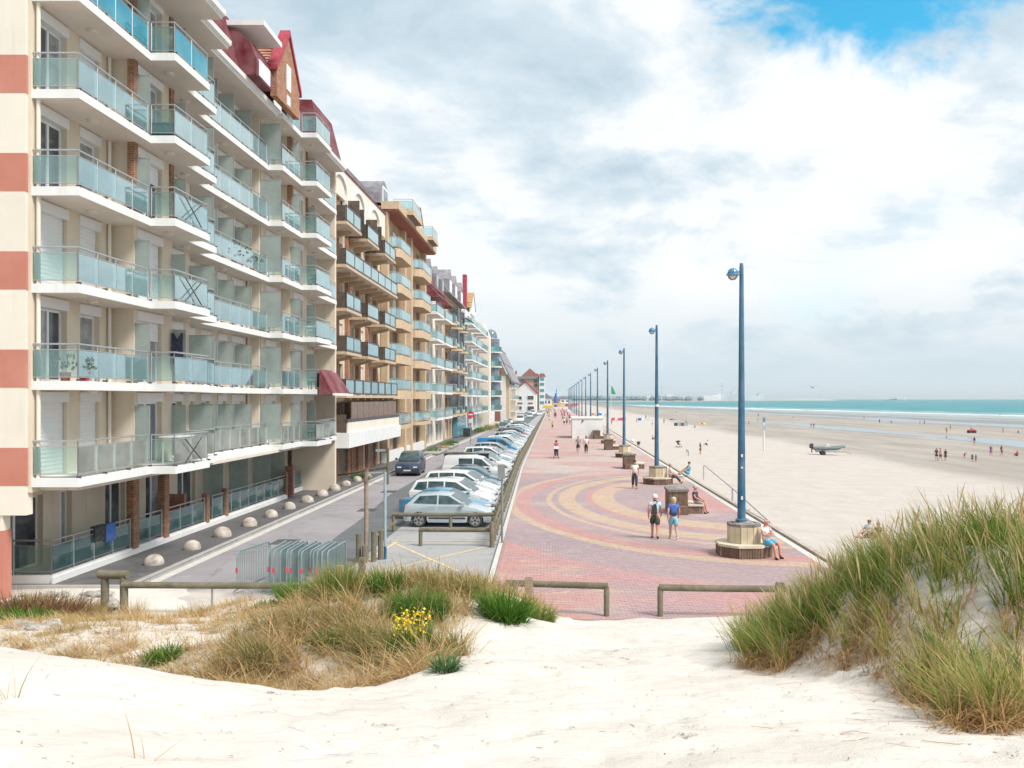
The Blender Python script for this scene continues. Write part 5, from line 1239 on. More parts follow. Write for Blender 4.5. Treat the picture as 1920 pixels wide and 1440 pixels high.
def body_jobs(key, kind, near, woman=False, shorts=True):
    P = pose(kind); q = .93 if woman else 1.0
    names = ['pelvis','spine','chest','nb','neck','head','crown']+[k+n for n in 'LR' for k in ('sh','el','wr','ha','hip','kn','an','toe','heel')]
    V = [P[n] for n in names]; ix = {n: i for i, n in enumerate(names)}
    r0 = dict(pelvis=.115,spine=.105*q,chest=.125*q,nb=.075,neck=.052,head=.092,crown=.062,sh=.062*q,el=.044,wr=.031,ha=.036,hip=.092,kn=.060,an=.040,toe=.030,heel=.034)
    rr = [r0[n] if n in r0 else r0[n[:-1]] for n in names]
    E = [('pelvis','spine'),('spine','chest'),('chest','nb'),('nb','neck'),('neck','head'),('head','crown')]
    for n in 'LR': E += [('chest','sh'+n),('sh'+n,'el'+n),('el'+n,'wr'+n),('wr'+n,'ha'+n),('pelvis','hip'+n),('hip'+n,'kn'+n),('kn'+n,'an'+n),('an'+n,'toe'+n),('an'+n,'heel'+n)]
    E = [(ix[a], ix[b]) for a, b in E]
    if near:
        h = Vector(P['head'])
        for off, r in (((0,.115,-.015),.015),((-.098,.0,-.01),.018),((.098,.0,-.01),.018),((0,.085,-.085),.032)):    # nose, ears, chin
            V.append(tuple(h+Vector(off))); rr.append(r); E.append((ix['head'], len(V)-1))
        for n, s in (('L',-1),('R',1)):
            ha = Vector(P['ha'+n]); d = (ha-Vector(P['wr'+n])).normalized(); side = Vector((s,0,0))-d*(d.x*s); side.normalize(); nn = d.cross(side)
            for k, ln in enumerate((.075,.085,.08,.062)):
                a = ha+d*.035+nn*(.027-.018*k); b = a+d*ln*.55; c = b+d*ln*.35-side*.02
                i0 = len(V); V += [tuple(a), tuple(b), tuple(c)]; rr += [.0095,.0088,.0075]; E += [(ix['ha'+n], i0), (i0,i0+1), (i0+1,i0+2)]
            a = ha+nn*.034-d*.01; b = a+d*.035+nn*.018-side*.01; i0 = len(V); V += [tuple(a), tuple(b)]; rr += [.011,.009]; E += [(ix['ha'+n], i0), (i0,i0+1)]
    rr = [r*1.12 for r in rr]; skin_job(key+'_body', V, E, rr, 1)
    lerp = lambda a, b, t: tuple(Vector(P[a]).lerp(Vector(P[b]), t))
    V = [lerp('pelvis','spine',-.25),P['spine'],P['chest'],lerp('chest','nb',.85)]; rr = [.172,.158*q,.178*q,.105]; E = [(0,1),(1,2),(2,3)]
    for n in 'LR':
        i = len(V); V += [P['sh'+n], lerp('sh'+n,'el'+n,.62)]; rr += [.098*q,.080]; E += [(2,i),(i,i+1)]
    skin_job(key+'_shirt', V, E, rr, 1)
    V = [lerp('pelvis','spine',.6), P['pelvis']]; rr = [.150,.160]; E = [(0,1)]
    for n in 'LR':
        i = len(V); V += [P['hip'+n], lerp('hip'+n,'kn'+n,.9 if shorts else 1)]; rr += [.138,.118 if shorts else .092]; E += [(1,i),(i,i+1)]
        if not shorts: V.append(lerp('kn'+n,'an'+n,.93)); rr.append(.074); E.append((i+1,i+2))
    skin_job(key+'_legs', V, E, rr, 1)
    for n in 'LR':
        skin_job(key+'_shoe'+n, [lerp('heel'+n,'an'+n,.1), tuple(Vector(P['heel'+n]).lerp(Vector(P['toe'+n]),.5)+Vector((0,0,.012))), P['toe'+n]], [(0,1),(1,2)], [.056,.058,.048], 1)
VAR = {}
for kind, w_, sh in (('walk',0,1),('walk',1,1),('walk',0,0),('stand',0,1),('stand',1,1),('stand',0,0),('sit',0,1),('sitfold',0,1),('sitlean',0,0),('ground',0,1),('push',1,0),('bend',0,1)):
    key = f'{kind}{w_}{sh}'; body_jobs(key, kind, kind in ('walk','sit','sitfold','sitlean') , bool(w_), bool(sh))
PM = run_jobs()
def hair_mesh(P, full, cap):
    h = P['head']; m = MB(); n = 12
    prof = [(.103,-.02),(.106,.03),(.094,.075),(.06,.108),(.01,.12)] if not full else [(.085,-.14),(.112,-.07),(.114,.02),(.098,.08),(.062,.112),(.01,.125)]
    m.lathe(prof, n, (h[0],h[1]-.022,h[2]))
    if cap: m.prism([(h[0]-.075,h[1]+.07),(h[0]-.05,h[1]+.17),(h[0]+.05,h[1]+.17),(h[0]+.075,h[1]+.07)], 'z', h[2]+.035, h[2]+.05)
    return m
def person(label, loc, face, kind='stand', woman=0, shorts=1, shirt='white', legs='navy', hair='dark', cap=None, skin=None, h=1.75, shoe='black', group=None, extras=(), near=False):
    """face: degrees, 0 looks along +Y (away from the camera)"""
    key = f'{kind}{woman}{shorts}'; P = pose(kind)
    o = empty('person', loc, label, 'person', group, rz=R(-face)); s = h/1.75; o.scale = (s,s,s)
    def add(nm, me, mat):
        c = put(nm, me, o)
        if not me.materials: me.materials.append(mat)
        c.material_slots[0].link = 'OBJECT'; c.material_slots[0].material = mat; return c
    add('body', PM[key+'_body'], skin or M_skin); add('shirt', PM[key+'_shirt'], CLOTH[shirt]); add('shorts' if shorts else 'trousers', PM[key+'_legs'], CLOTH[legs])
    if near or h*1600/max(1, loc[1]) > 30:
        for n in 'LR': add('shoe', PM[key+'_shoe'+n], CLOTH[shoe])
    if hair or cap:
        full = bool(woman) and not cap; kk = f'{kind}_{full}_{bool(cap)}'
        if kk not in VAR: VAR[kk] = hair_mesh(P, full, bool(cap)).mesh('hair', CLOTH['white'], smooth=True)
        add('cap' if cap else 'hair', VAR[kk], CLOTH[cap] if cap else M_hair[hair])
    if near:
        hd = P['head']
        for sx in (-1, 1): put('eye', EYE, o, (hd[0]+sx*.034, hd[1]+.088, hd[2]+.015))
    return o
EYE = MB().lathe([(.003,-.012),(.011,-.006),(.011,.006),(.003,.012)], 8).mesh('eye', CLOTH['black'], smooth=True)
def at(px, py, z=0.0): return tuple(px_ground(px, py, z))
GP = 'people strolling on the promenade'
p = person('man in pale blue T-shirt, dark green shorts and white cap walking away beside a woman', at(1228,1010), 6, 'walk', 0, 1, 'paleblue','green', None,'white', M_skinred, 1.76, 'black', GP, near=True)
bag = empty('sling_bag', p.location, 'black sling bag on the back of the man in the white cap', 'bag', rz=p.rotation_euler.z)
m = MB(); m.prism([(-.13,.98),(.07,.98),(.10,1.05),(.06,1.36),(-.02,1.40),(-.12,1.30)], 'y', -.235, -.13); c = put('bag_body', m.mesh('bag_body', CLOTH['black'], bevel=.03, smooth=True), bag)
m = MB().tube([(.03,-.17,1.38),(.10,-.06,1.475),(.06,.10,1.42),(-.06,.155,1.25),(-.14,.13,1.08),(-.15,-.02,1.0),(-.11,-.16,1.0)], .014, 5); put('bag_strap', m.mesh('bag_strap', CLOTH['black']), bag)
p = person('blonde woman walking away in bright blue vest top and aqua shorts', at(1263,1011), -4, 'walk', 1, 1, 'blue','aqua','blond',None, M_skin, 1.66, 'white', GP, near=True)
wb = empty('waist_bag', p.location, 'dark waist jacket tied round the blonde woman in the blue vest', 'clothing', rz=p.rotation_euler.z)
put('tied_cloth', MB().lathe([(.142,.96),(.152,1.0),(.148,1.05),(.14,1.06)], 14).mesh('tied_cloth', CLOTH['navy'], smooth=True), wb)
person('man in white shirt and dark trousers with a dark cap walking towards the camera', at(1190,916), 183, 'walk', 0, 0, 'white','darkblue', None,'black', M_skin, 1.76, 'black', GP, near=True)
person('balding man in white T-shirt and cyan shorts sitting arms folded on nearest planter bench', (7.22,29.66,.0), 140, 'sitfold', 0, 1, 'white','cyan', None, None, M_skinred, 1.74, 'black', None, near=True)
person('seated person in navy top on the nearest brown brick bench', (6.62,41.2,.0), 118, 'sit', 0, 1, 'navy','grey','grey', None, M_skinred, 1.72, 'black', None, near=True)
person('man in white top and black trousers leaning back on the second planter bench', (7.18,55.0,.0), 92, 'sitlean', 0, 0, 'white','black','grey', None, M_skinred, 1.75, 'black', None, near=True)
pk = person('woman in pink top pushing a stroller towards the camera', at(1043,858), 180, 'push', 1, 0, 'pink','navy','dark', None, M_skin, 1.66, 'black', GP)
person('person in grey blue shirt and dark shorts walking left of a man in white', at(1084,850), 182, 'walk', 0, 1, 'grey','navy','dark', None, M_skin, 1.72, 'white', GP)
person('man in white shirt and black trousers walking away beyond the planters', at(1099,850), 3, 'walk', 0, 0, 'white','black','dark', None, M_skin, 1.76, 'black', GP)
person('child in yellow top walking on the distant promenade', at(1036,805), 178, 'walk', 0, 1, 'yellow','black','dark', None, M_skin, 1.45, 'black', GP)
for px_, py_, sh_, lg_, lb_ in ((1058,798,'white','black','in white on the left of the three before the white hut'),(1063,797,'grey','navy','in grey in the middle of the three before the white hut'),(1069,797,'white','khaki','in white on the right of the three before the white hut'),(1040,784,'black','black','in black in front of the distant crowd'),(1042.5,783,'white','navy','in white beside the one in black before the crowd')):
    person('distant walker '+lb_, at(px_,py_), random.choice([0,180]), 'walk', random.randint(0,1), 1, sh_, lg_, 'dark', None, M_skin, 1.7, 'black', GP)
cols = list(CLOTH)
hues = ['pink','blue','red','white','purple','navy','orange','cyan','yellow','grey']
for i in range(26):
    y = random.uniform(215, 420); x = random.uniform(-4.2, 3.2); a, b = hues[i % 10], ['black','navy','grey','white','khaki'][(i//10+i) % 5]; spot_ = 'toward the parked cars' if x < -1.6 else ('toward the lamp row' if x > 1.0 else 'mid promenade')
    person(f'tiny far crowd figure in {a} top and {b} bottoms, {spot_}', (x,y,0), random.uniform(0,360), random.choice(['walk','stand']), 1, 1, a, b, random.choice(list(M_hair)), None, M_skin, random.uniform(1.55,1.8), group='far crowd on the promenade')
# stroller pushed by the woman in pink
def wheel(mb, x, y, r, w=.03):
    t = MB().lathe([(r*.75,-w),(r,-w),(r,w),(r*.75,w)], 12); mb.add([(c+x, a+y, b+r) for a, b, c in t.v], t.f)
def stroller(label, loc, face, cloth, seat):
    o = empty('stroller', loc, label, 'stroller', 'strollers', rz=R(-face))
    fr = MB()
    for s in (-.2,.2): fr.tube([(s,-.45,1.02),(s,-.30,.85),(s,.42,.16)], .014, 5); fr.tube([(s,.10,.46),(s,-.28,.14)], .012, 5)
    fr.tube([(-.2,-.45,1.02),(.2,-.45,1.02)], .018, 5); put('frame', fr.mesh('frame', M_grey), o)
    for s in (-.22,.22):
        for y in (-.28,.42): m = MB(); wheel(m, s, y, .1); put('wheel', m.mesh('wheel', M_trim), o)
    put('seat', MB().prism([(-.22,.85),(.02,.44),(.34,.42),(.36,.50),(.10,.54),(-.12,.92)], 'x', -.19, .19).mesh('seat', CLOTH[seat], bevel=.02), o)
    put('hood', MB().prism([(-.24,.78)]+[(-.02+.30*math.cos(t),.80+.30*math.sin(t)) for t in np.linspace(2.9,.35,8)]+[(.0,.82)], 'x', -.21, .21).mesh('hood', CLOTH[cloth], bevel=.02), o)
    return o
v_ = pk.location; stroller('stroller with white hood and dark base pushed by the woman in pink', (v_.x,v_.y-.86,0), 180, 'white', 'darkblue')

# ------------------------------------------------------------------ beach life
GBCH = 'people on the beach'
def bp(px, py): return tuple(beach_at(px, py))
BEACH = [(1223,799,'stand','white','navy','by the blue windbreak'),(1245,795,'stand','grey','pink','left of the blue beach umbrella'),(1287,798,'stand','orange','orange','pinkish tanned, beside the coloured windbreaks'),(1313,852,'stand','black','black','in dark clothes standing in the middle of the dry sand'),(1291,855,'bend','cyan','aqua','small, crouching over the sand in turquoise'),(1224,824,'ground','khaki','black','sunbathing near the second lamp post'),(1326,835,'ground','white','navy','sitting in white on the dry sand'),(1214,852,'ground','cyan','cyan','in turquoise sitting on the coping wall'),(1404,798,'stand','black','darkblue','in black by the tidal pool edge, left of the signpost'),(1421,791,'stand','orange','khaki','tanned, by the water channel'),(1422,782,'stand','navy','navy','far off in blue on the wet sand behind the lamp'),(1487,786,'stand','red','navy','alone on the far wet sand'),(1521,803,'walk','darkblue','red','on the left of a pair by the long pool'),(1526,803,'walk','black','khaki','on the right of a pair by the long pool'),(1268,774,'stand','grey','navy','tiny, on the far damp sand'),(1194,793,'walk','grey','khaki','walking near the windbreaks'),(1147,796,'stand','navy','black','in navy near the flag'),(1756,863,'stand','navy','darkblue','in navy on the left of three standing together'),(1763,864,'walk','red','black','in dark red in the middle of three standing together'),(1773,864,'stand','black','black','in black on the right of three standing together'),(1823,866,'stand','navy','black','child in navy beside another child'),(1830,867,'stand','grey','grey','child in grey beside another child'),(1808,859,'bend','pink','pink','child in pink bending to the sand'),(1858,855,'walk','blue','pink','in a bright blue top walking on damp sand'),(1878,855,'walk','black','black','in black carrying a bag on damp sand'),(1907,855,'ground','red','navy','in red crouching at the right edge'),(1827,835,'walk','navy','khaki','walking at the edge of the long pool'),(1775,813,'stand','orange','khaki','tanned, on the sand bar'),(1782,805,'walk','grey','black','in grey on the sand bar'),(1881,812,'stand','pink','orange','in pink near the far pool'),(1909,812,'ground','black','black','dark figure crouching by the far pool'),(1649,794,'stand','navy','black','tiny dark figure in the far shallows'),(1672,795,'bend','black','navy','bending in the far shallows'),(1725,797,'stand','pink','khaki','tiny pinkish figure in the far shallows'),(1733,797,'stand','navy','black','tiny dark figure right of a pinkish one in the shallows'),(1158,790,'ground','pink','white','by the pink windbreak'),(1170,789,'stand','red','white','in red near the pink windbreak'),(1135,783,'stand','blue','white','in blue far left on the beach'),(1180,780,'ground','white','orange','resting on the far dry sand'),(1303,802,'ground','purple','navy','in purple sitting beside the striped umbrella'),(1211,786,'stand','orange','navy','tanned, behind the blue windbreak'),(1620,786,'stand','grey','black','speck on the far sand bar'),(1875,780,'stand','black','black','wading by the breaking waves at right'),(1100,778,'stand','white','blue','tiny, behind the lamp row'),(1116,782,'walk','red','navy','tiny in red behind the lamp row'),(1628,1008,'ground','paleblue','black','in pale blue sitting on the sand just behind the right hand dune grass'),(1646,1010,'ground','green','black','in dark green sitting behind the right hand dune grass')]
for px_, py_, kd, a, b, lb_ in BEACH:
    child = lb_.startswith('child') or lb_.startswith('small')
    q = bp(px_, py_)
    if 'coping wall' in lb_: q = (9.16, 60.2, .17)
    w_ = 0 if f'{kd}11' not in [k[:-5] for k in PM] else random.randint(0,1)
    lab = ('child'+lb_[5:] if lb_.startswith('child') else 'beachgoer '+lb_)
    person(lab, q, random.uniform(0,360), kd, w_, 1, a, b, random.choice(list(M_hair)), None, M_skin, 1.15 if child else random.uniform(1.62,1.82), group=GBCH)
def umbrella(label, px_, py_, c1, c2, r=1.1):
    q = bp(px_, py_); o = empty('beach_umbrella', q, label, 'beach umbrella', 'beach umbrellas')
    put('pole', MB().tube([(0,0,0),(0,.1,2.0)], .02, 6).mesh('pole', M_sticker), o)
    for k in range(8):
        a0, a1 = 2*math.pi*k/8, 2*math.pi*(k+1)/8; m = MB(); pr = [(0.01,2.05),(r*.55,1.92),(r,1.62)]
        for (ra,za),(rb,zb) in zip(pr[:-1],pr[1:]): m.quad((ra*math.cos(a0),ra*math.sin(a0)+.1,za),(rb*math.cos(a0),rb*math.sin(a0)+.1,zb),(rb*math.cos(a1),rb*math.sin(a1)+.1,zb),(ra*math.cos(a1),ra*math.sin(a1)+.1,za))
        put('canopy_gore', m.mesh('canopy_gore', CLOTH[(c1,c2)[k%2]]), o)
umbrella('round yellow and red striped beach umbrella on the dry sand', 1318, 806, 'yellow', 'red', 1.3)
umbrella('deep blue beach umbrella beside the coloured windbreaks', 1260, 797, 'blue', 'navy')
umbrella('yellow beach umbrella among the far pink windbreaks', 1165, 784, 'yellow', 'orange')
umbrella('turquoise beach umbrella among far sunbathers', 1128, 781, 'cyan', 'white')
def windbreak(label, px_, py_, L, cs, rz):
    q = bp(px_, py_); o = empty('windbreak', q, label, 'windbreak', 'cloth windbreaks on the beach', rz=R(rz))
    for i, c in enumerate(cs): put('cloth_panel', MB().box(L*i/len(cs)+.02,L*(i+1)/len(cs)-.02,-.01+.05*(i%2),.01+.05*(i%2),.08,1.05).mesh('cloth_panel', CLOTH[c]), o)
    for i in range(len(cs)+1): put('stake', MB().tube([(L*i/len(cs),0,-.2),(L*i/len(cs),0,1.3)], .025, 5).mesh('stake', M_timberlt), o)
windbreak('green and red windbreak beside the deep blue umbrella', 1264, 799, 4, ['green','aqua','red','aqua'], -12)
windbreak('blue and white windbreak left of the second lamp post', 1196, 789, 4, ['blue','white','paleblue'], 4)
windbreak('pink and white windbreak on the far beach behind the third lamp post', 1146, 789, 5, ['pink','white','pink','red'], 0)
windbreak('small orange windbreak on the far beach near the lamp row', 1107, 779, 5, ['orange','white','blue'], 0)
stroller('empty dark stroller left standing alone on the dry sand', bp(1272,839), 60, 'black', 'black')
stroller('dark stroller parked on the beach beside a white one below the coping', bp(1197,842), 200, 'black', 'grey')
stroller('white stroller parked on the beach below the coping', bp(1186,838), 160, 'white', 'paleblue')
# boat on its trailer
q = Vector(bp(1553,853)); bt = empty('beach_boat', q, 'grey inflatable boat with dark outboard motor resting on a launching trailer on the sand', 'boat', rz=R(-8))
M_rib = simple('boat_tube', (.10,.145,.16), .6); 
tb = MB()
for s in (-.75,.75): tb.tube([(-2.2,s,1.0),(0,s,1.0),(1.2,s*.9,1.05),(2.0,s*.45,1.22),(2.35,0,1.3)], [.24,.25,.25,.23,.2], 9)
put('tube', tb.mesh('tube', M_rib, smooth=True), bt)
put('hull', MB().prism([(-2.1,.95),(2.1,1.1),(1.6,.72),(-1.9,.55)], 'y', -.6, .6).mesh('hull', M_sticker, bevel=.06), bt)
put('outboard_motor', MB().prism([(-2.75,1.0),(-2.2,.95),(-2.2,1.7),(-2.6,1.75),(-2.8,1.45)], 'y', -.2, .2).mesh('outboard_motor', M_black, bevel=.06), bt); put('motor_leg', MB().box(-2.5,-2.35,-.06,.06,.35,1.0).mesh('motor_leg', M_black), bt)
put('console', MB().prism([(-.5,1.0),(.3,1.0),(.2,1.65),(-.3,1.65)], 'y', -.3, .3).mesh('console', M_sticker, bevel=.03), bt)
tq = empty('boat_trailer', q, 'low two wheeled launching trailer under the grey inflatable boat', 'trailer', rz=R(-8))
put('chassis', MB().box(-1.9,2.6,-.06,.06,.42,.52).box(-.9,-.8,-.8,.8,.40,.5).box(1.0,1.1,-.5,.5,.40,.52).mesh('chassis', M_grey), tq); put('drawbar', MB().tube([(2.6,0,.46),(3.4,0,.15)], .05, 5).mesh('drawbar', M_grey), tq)
for s in (-.85,.85):
    t = MB().lathe([(.2,-.12),(.34,-.12),(.34,.12),(.2,.12)], 14); t.v = [(a-.85,-c+s,b+.34) for a,b,c in t.v]; put('wheel', t.mesh('wheel', M_tyre), tq)
# quad bike on the sand bar
q = Vector(bp(1822,812)); qb = empty('quad_bike', q, 'dark quad bike with a rider standing on the distant sand bar', 'quad bike', rz=R(10))
for x in (-.75,.75):
    for s in (-.5,.5): t = MB().lathe([(.2,-.14),(.36,-.14),(.36,.14),(.2,.14)], 12); t.v = [(a+x,-c+s,b+.36) for a,b,c in t.v]; put('wheel', t.mesh('wheel', M_tyre), qb)
put('body', MB().prism([(-1.1,.55),(1.1,.55),(1.2,.85),(.6,1.0),(-.2,.85),(-1.1,.95)], 'y', -.42, .42).mesh('body', CLOTH['red'], bevel=.06), qb); put('handlebar', MB().tube([(.45,-.45,1.2),(.6,0,1.15),(.45,.45,1.2)], .03, 5).mesh('handlebar', M_black), qb)
person('rider in grey sitting on the distant quad bike', tuple(q+Vector((-.2,0,.45))), 80, 'sit', 0, 1, 'grey','black','dark', None, M_skin, 1.75, group=GBCH)
# signpost with two plates, flag pole
q = Vector(bp(1432,846)); o = empty('beach_signpost', q, 'tall white post with small blue plates standing alone on the dry sand', 'signpost')
put('post_shaft', MB().tube([(0,0,0),(0,0,5.2)], .14, 8).mesh('post_shaft', M_sticker), o); put('lower_plate', MB().box(-.28,.28,-.2,-.15,3.4,4.1).mesh('lower_plate', M_palepole), o); put('upper_plate', MB().box(-.2,.2,-.2,-.15,4.6,5.3).mesh('upper_plate', PAINT['blue']), o)
o = empty('flag_pole', (6.62,107.5,0), 'thin white pole flying a green pennant among the lamp posts', 'flag')
M_flag = simple('green_pennant', (.0,.28,.12), .8)
part('flag_shaft', MB().tube([(6.62,107.5,0),(6.62,107.5,7.4)], .035, 6), M_sticker, o); part('pennant', MB().add([(6.66,107.5,7.2),(6.66,107.5,6.1),(7.25,107.6,6.1),(6.95,107.55,6.8),(6.66,107.52,7.2),(6.66,107.52,6.1),(7.25,107.62,6.1),(6.95,107.57,6.8)],[(0,1,2,3),(7,6,5,4)]), M_flag, o)
# stalls and awnings at the far end
for i, (x, y, w, c, lb_) in enumerate(((-3.8,300,4,'yellow','yellow awning stall beside the far parked cars'),(1.5,470,9,'yellow','yellow and green canvas canopy above the far crowd'),(5.8,360,4,'orange','orange fabric stall right of the far crowd'),(4.5,372,3.5,'blue','blue fabric stall right of the far crowd'),(8.3,430,4,'pink','pink stall at the far end of the lamp row'))):
    o = empty('market_stall', (x,y,0), lb_, 'stall', 'stalls at the far end of the promenade')
    part('awning', MB().prism([(x-w/2,2.3),(x+w/2,2.3),(x+w/2-.4,3.1),(x-w/2+.6,3.3)], 'y', y, y+3), CLOTH[c], o)
    for sx in (-w/2+.2, w/2-.2): part('stall_post', MB().box(x+sx-.06,x+sx+.06,y+.1,y+.22,0,2.3), M_sticker, o)
    part('counter', MB().box(x-w/2+.4,x+w/2-.4,y+.4,y+1.2,0,1.0), M_white, o)
o = empty('slide_tower', (-1.6,520,0), 'blue inflatable tower rising behind the far promenade crowd', 'tower'); part('tower_body', MB().lathe([(1.0,0),(.95,4),(.8,7),(.4,9)], 10, (-1.6,520,0)), CLOTH['blue'], o); part('tower_spire', MB().box(-1.4,-1.0,519.8,520.2,8,11.5), CLOTH['blue'], o)

# ------------------------------------------------------------------ things on the balconies
def chair(label, x, y, z, face, mat):
    o = empty('garden_chair', (x,y,z), label, 'chair', 'chairs on the balconies', rz=R(face))
    put('seat', MB().box(-.22,.22,-.22,.22,.40,.44).mesh('seat', mat), o); put('backrest', MB().prism([(-.22,.44),(-.18,.44),(-.26,.88),(-.30,.88)], 'x', -.22, .22).mesh('backrest', mat), o)
    for a in (-.19,.19):
        for b in (-.19,.19): put('leg', MB().box(a-.02,a+.02,b-.02,b+.02,0,.40).mesh('leg', mat), o)
        put('armrest', MB().box(a-.03,a+.03,-.22,.18,.60,.64).mesh('armrest', mat), o)
M_gpl = simple('green_plastic', (.0,.07,.065), .4); M_wpl = simple('white_plastic', (.72,.72,.70), .4)
for lb_, x, y, k, mt in (('dark green garden chair on the stepped balcony below the attic terrace at the far end',-13.0,45.2,3,M_gpl),('second dark green chair beside the rail of the same far balcony',-13.1,46.2,3,M_gpl),('dark green chair on a far second floor balcony',-13.0,45.3,1,M_gpl),('white slatted garden chair by the near second floor windows',-14.0,25.9,1,M_wpl),('dark chair on the far first floor balcony',-13.1,45.6,0,M_gpl),('pink cushioned chair on a far balcony two floors above the red canopy',-13.1,45.0,2,M_wpl)):
    chair(lb_, x, y, FL[k], random.uniform(60,120), mt)
o = empty('covered_table', (-13.0,29.0,FL[4]), 'table under a dark green cover on the fifth floor balcony', 'table'); part('table_cover', MB().prism([(28.3,FL[4]),(29.8,FL[4]),(29.75,FL[4]+.55),(28.35,FL[4]+.55)], 'x', -13.5, -12.75), M_gpl, o, bevel=.05); part('cover_top', MB().box(-13.52,-12.72,28.3,29.82,FL[4]+.552,FL[4]+.58), M_gpl, o)
o = empty('hanging_dress', (-13.6,30.45,FL[1]), 'navy dress hanging from the frosted screen on the second floor', 'clothing'); part('dress', MB().prism([(-13.85,FL[1]+.75),(-13.35,FL[1]+.75),(-13.42,FL[1]+1.4),(-13.40,FL[1]+1.85),(-13.46,FL[1]+1.85),(-13.6,FL[1]+1.6),(-13.74,FL[1]+1.85),(-13.80,FL[1]+1.85),(-13.78,FL[1]+1.4)], 'y', 30.42, 30.48), CLOTH['navy'], o)
part('hanger', MB().tube([(-13.8,30.5,FL[1]+1.9),(-13.4,30.5,FL[1]+1.9)], .012, 5), M_steel, o)
o = empty('blue_towel', (-15.05,28.4,.26), 'black and blue towels drying over the ground floor terrace rail', 'towel'); part('towel_cloth', MB().box(-15.13,-14.99,28.3,28.9,.75,1.33), CLOTH['blue'], o); part('dark_cloth', MB().box(-15.15,-14.98,27.6,28.28,.85,1.36), CLOTH['black'], o)
M_leaf = simple('pot_plant_leaf', (.04,.085,.02), .6, var=.4, scale=14)
def pot(label, x, y, z, c, h=.5):
    o = empty('pot_plant', (x,y,z), label, 'pot plant', 'pot plants'); put('pot', MB().lathe([(.11,0),(.15,.24),(.16,.26)], 10).mesh('pot', c), o)
    m = MB()
    for i in range(60):
        a, b = random.uniform(0,6.28), random.uniform(.1,1.2); d = Vector((math.cos(a)*math.sin(b),math.sin(a)*math.sin(b),math.cos(b))); p_ = Vector((0,0,.26))+d*random.uniform(.1,h); s_ = d.cross(Vector((random.random(),random.random(),random.random()))).normalized()*.05; e = d*.12
        m.quad(p_-s_*.3, p_+e*.5-s_, p_+e, p_+e*.5+s_)
    put('foliage', m.mesh('foliage', M_leaf), o)
pot('red pot plant on the near second floor balcony', -13.5,24.3,FL[1], CLOTH['red'], .4); pot('leafy pot plant by the near second floor glass door', -14.1,24.4,FL[1], M_terra, .5); pot('tall dark pot plant standing on the long fourth floor balcony', -14.3,37.6,FL[3], M_terra, .9); pot('pot plant on the long third floor balcony by the bend', -14.2,39.6,FL[3], M_terra, .5)
o = empty('balcony_table', (-13.1,29.2,FL[0]), 'white table on the first floor stepped balcony', 'table'); part('table_top', MB().box(-13.4,-12.75,28.6,29.9,FL[0]+.9,FL[0]+.94), M_wpl, o)
for x in (-13.3,-12.85):
    for y in (28.7,29.8): part('leg', MB().box(x-.02,x+.02,y-.02,y+.02,FL[0],FL[0]+.9), M_wpl, o)
# crossed drying racks tied to the outside of stepped balconies
for k in (0, 2, 3):
    o = empty('drying_rack', (-12.4,29.3,FL[k]), f'folding cross framed drying rack against the stepped balcony glass on floor {["one","","three","four"][k]}', 'drying rack', 'drying racks on the balcony fronts')
    for a, b in ((28.5,29.8),(29.8,28.5)): part('rack_bar', MB().tube([(-12.46,a,FL[k]+.08),(-12.46,b,FL[k]+.86)], .02, 5), M_black, o)

# ------------------------------------------------------------------ dune vegetation
def dune_at(px, py):
    """first point of the sand sheet on the line of sight of a photo pixel"""
    y = 3.0; prev = None
    while y < 24:
        x = (px-1047)*y/1600; z = CAM_H-(py-748)*y/1600
        if z <= dune_z(x, y): return Vector((x, y, dune_z(x, y)))
        y += .04
    return Vector((x, y, 0))
def blade_mesh(name, base, az, L, lean, droop, w, tone, mat, seg=4, prof=None):
    """many blades as one mesh, numpy built; each is a tapering strip that bends over"""
    N = len(L); t = np.linspace(0, 1, seg+1)
    pos = np.zeros((N, seg+1, 3)); pos[:,0] = base
    h = np.stack([np.cos(az), np.sin(az), np.zeros(N)], 1)
    for k in range(seg):
        th = lean+droop*(t[k]+t[k+1])/2*1.3; ds = L/seg
        pos[:,k+1] = pos[:,k]+h*(np.sin(th)*ds)[:,None]; pos[:,k+1,2] += np.cos(th)*ds
    ra = az+np.pi/2+rng.uniform(-.9, .9, N); side = np.stack([np.cos(ra), np.sin(ra), np.zeros(N)], 1)
    pr = np.array(prof if prof is not None else [1, .95, .8, .5, .06][:seg+1]) if prof is not None or seg == 4 else np.linspace(1, .05, seg+1)
    off = side[:,None,:]*(w[:,None]*pr[None,:])[:,:,None]*.5
    v = np.concatenate([pos-off, pos+off], 2).reshape(N, (seg+1)*2, 3).reshape(-1, 3)
    n = (seg+1)*2; b = (np.arange(N)*n)[:,None,None]
    q = np.array([[2*k, 2*k+1, 2*k+3, 2*k+2] for k in range(seg)])[None]
    f = (b+q).reshape(-1, 4)
    me = bpy.data.meshes.new(name); me.vertices.add(len(v)); me.vertices.foreach_set('co', v.astype(np.float32).ravel())
    me.loops.add(f.size); me.loops.foreach_set('vertex_index', f.astype(np.int32).ravel())
    me.polygons.add(len(f)); me.polygons.foreach_set('loop_start', np.arange(0, f.size, 4, dtype=np.int32)); me.polygons.foreach_set('loop_total', np.full(len(f), 4, np.int32))
    me.update(calc_edges=True)
    at_ = me.attributes.new('tone', 'FLOAT', 'POINT'); at_.data.foreach_set('value', np.repeat(tone, n).astype(np.float32))
    at2 = me.attributes.new('along', 'FLOAT', 'POINT'); at2.data.foreach_set('value', np.tile(np.repeat(t, 2), N).astype(np.float32))
    me.materials.append(mat); return me
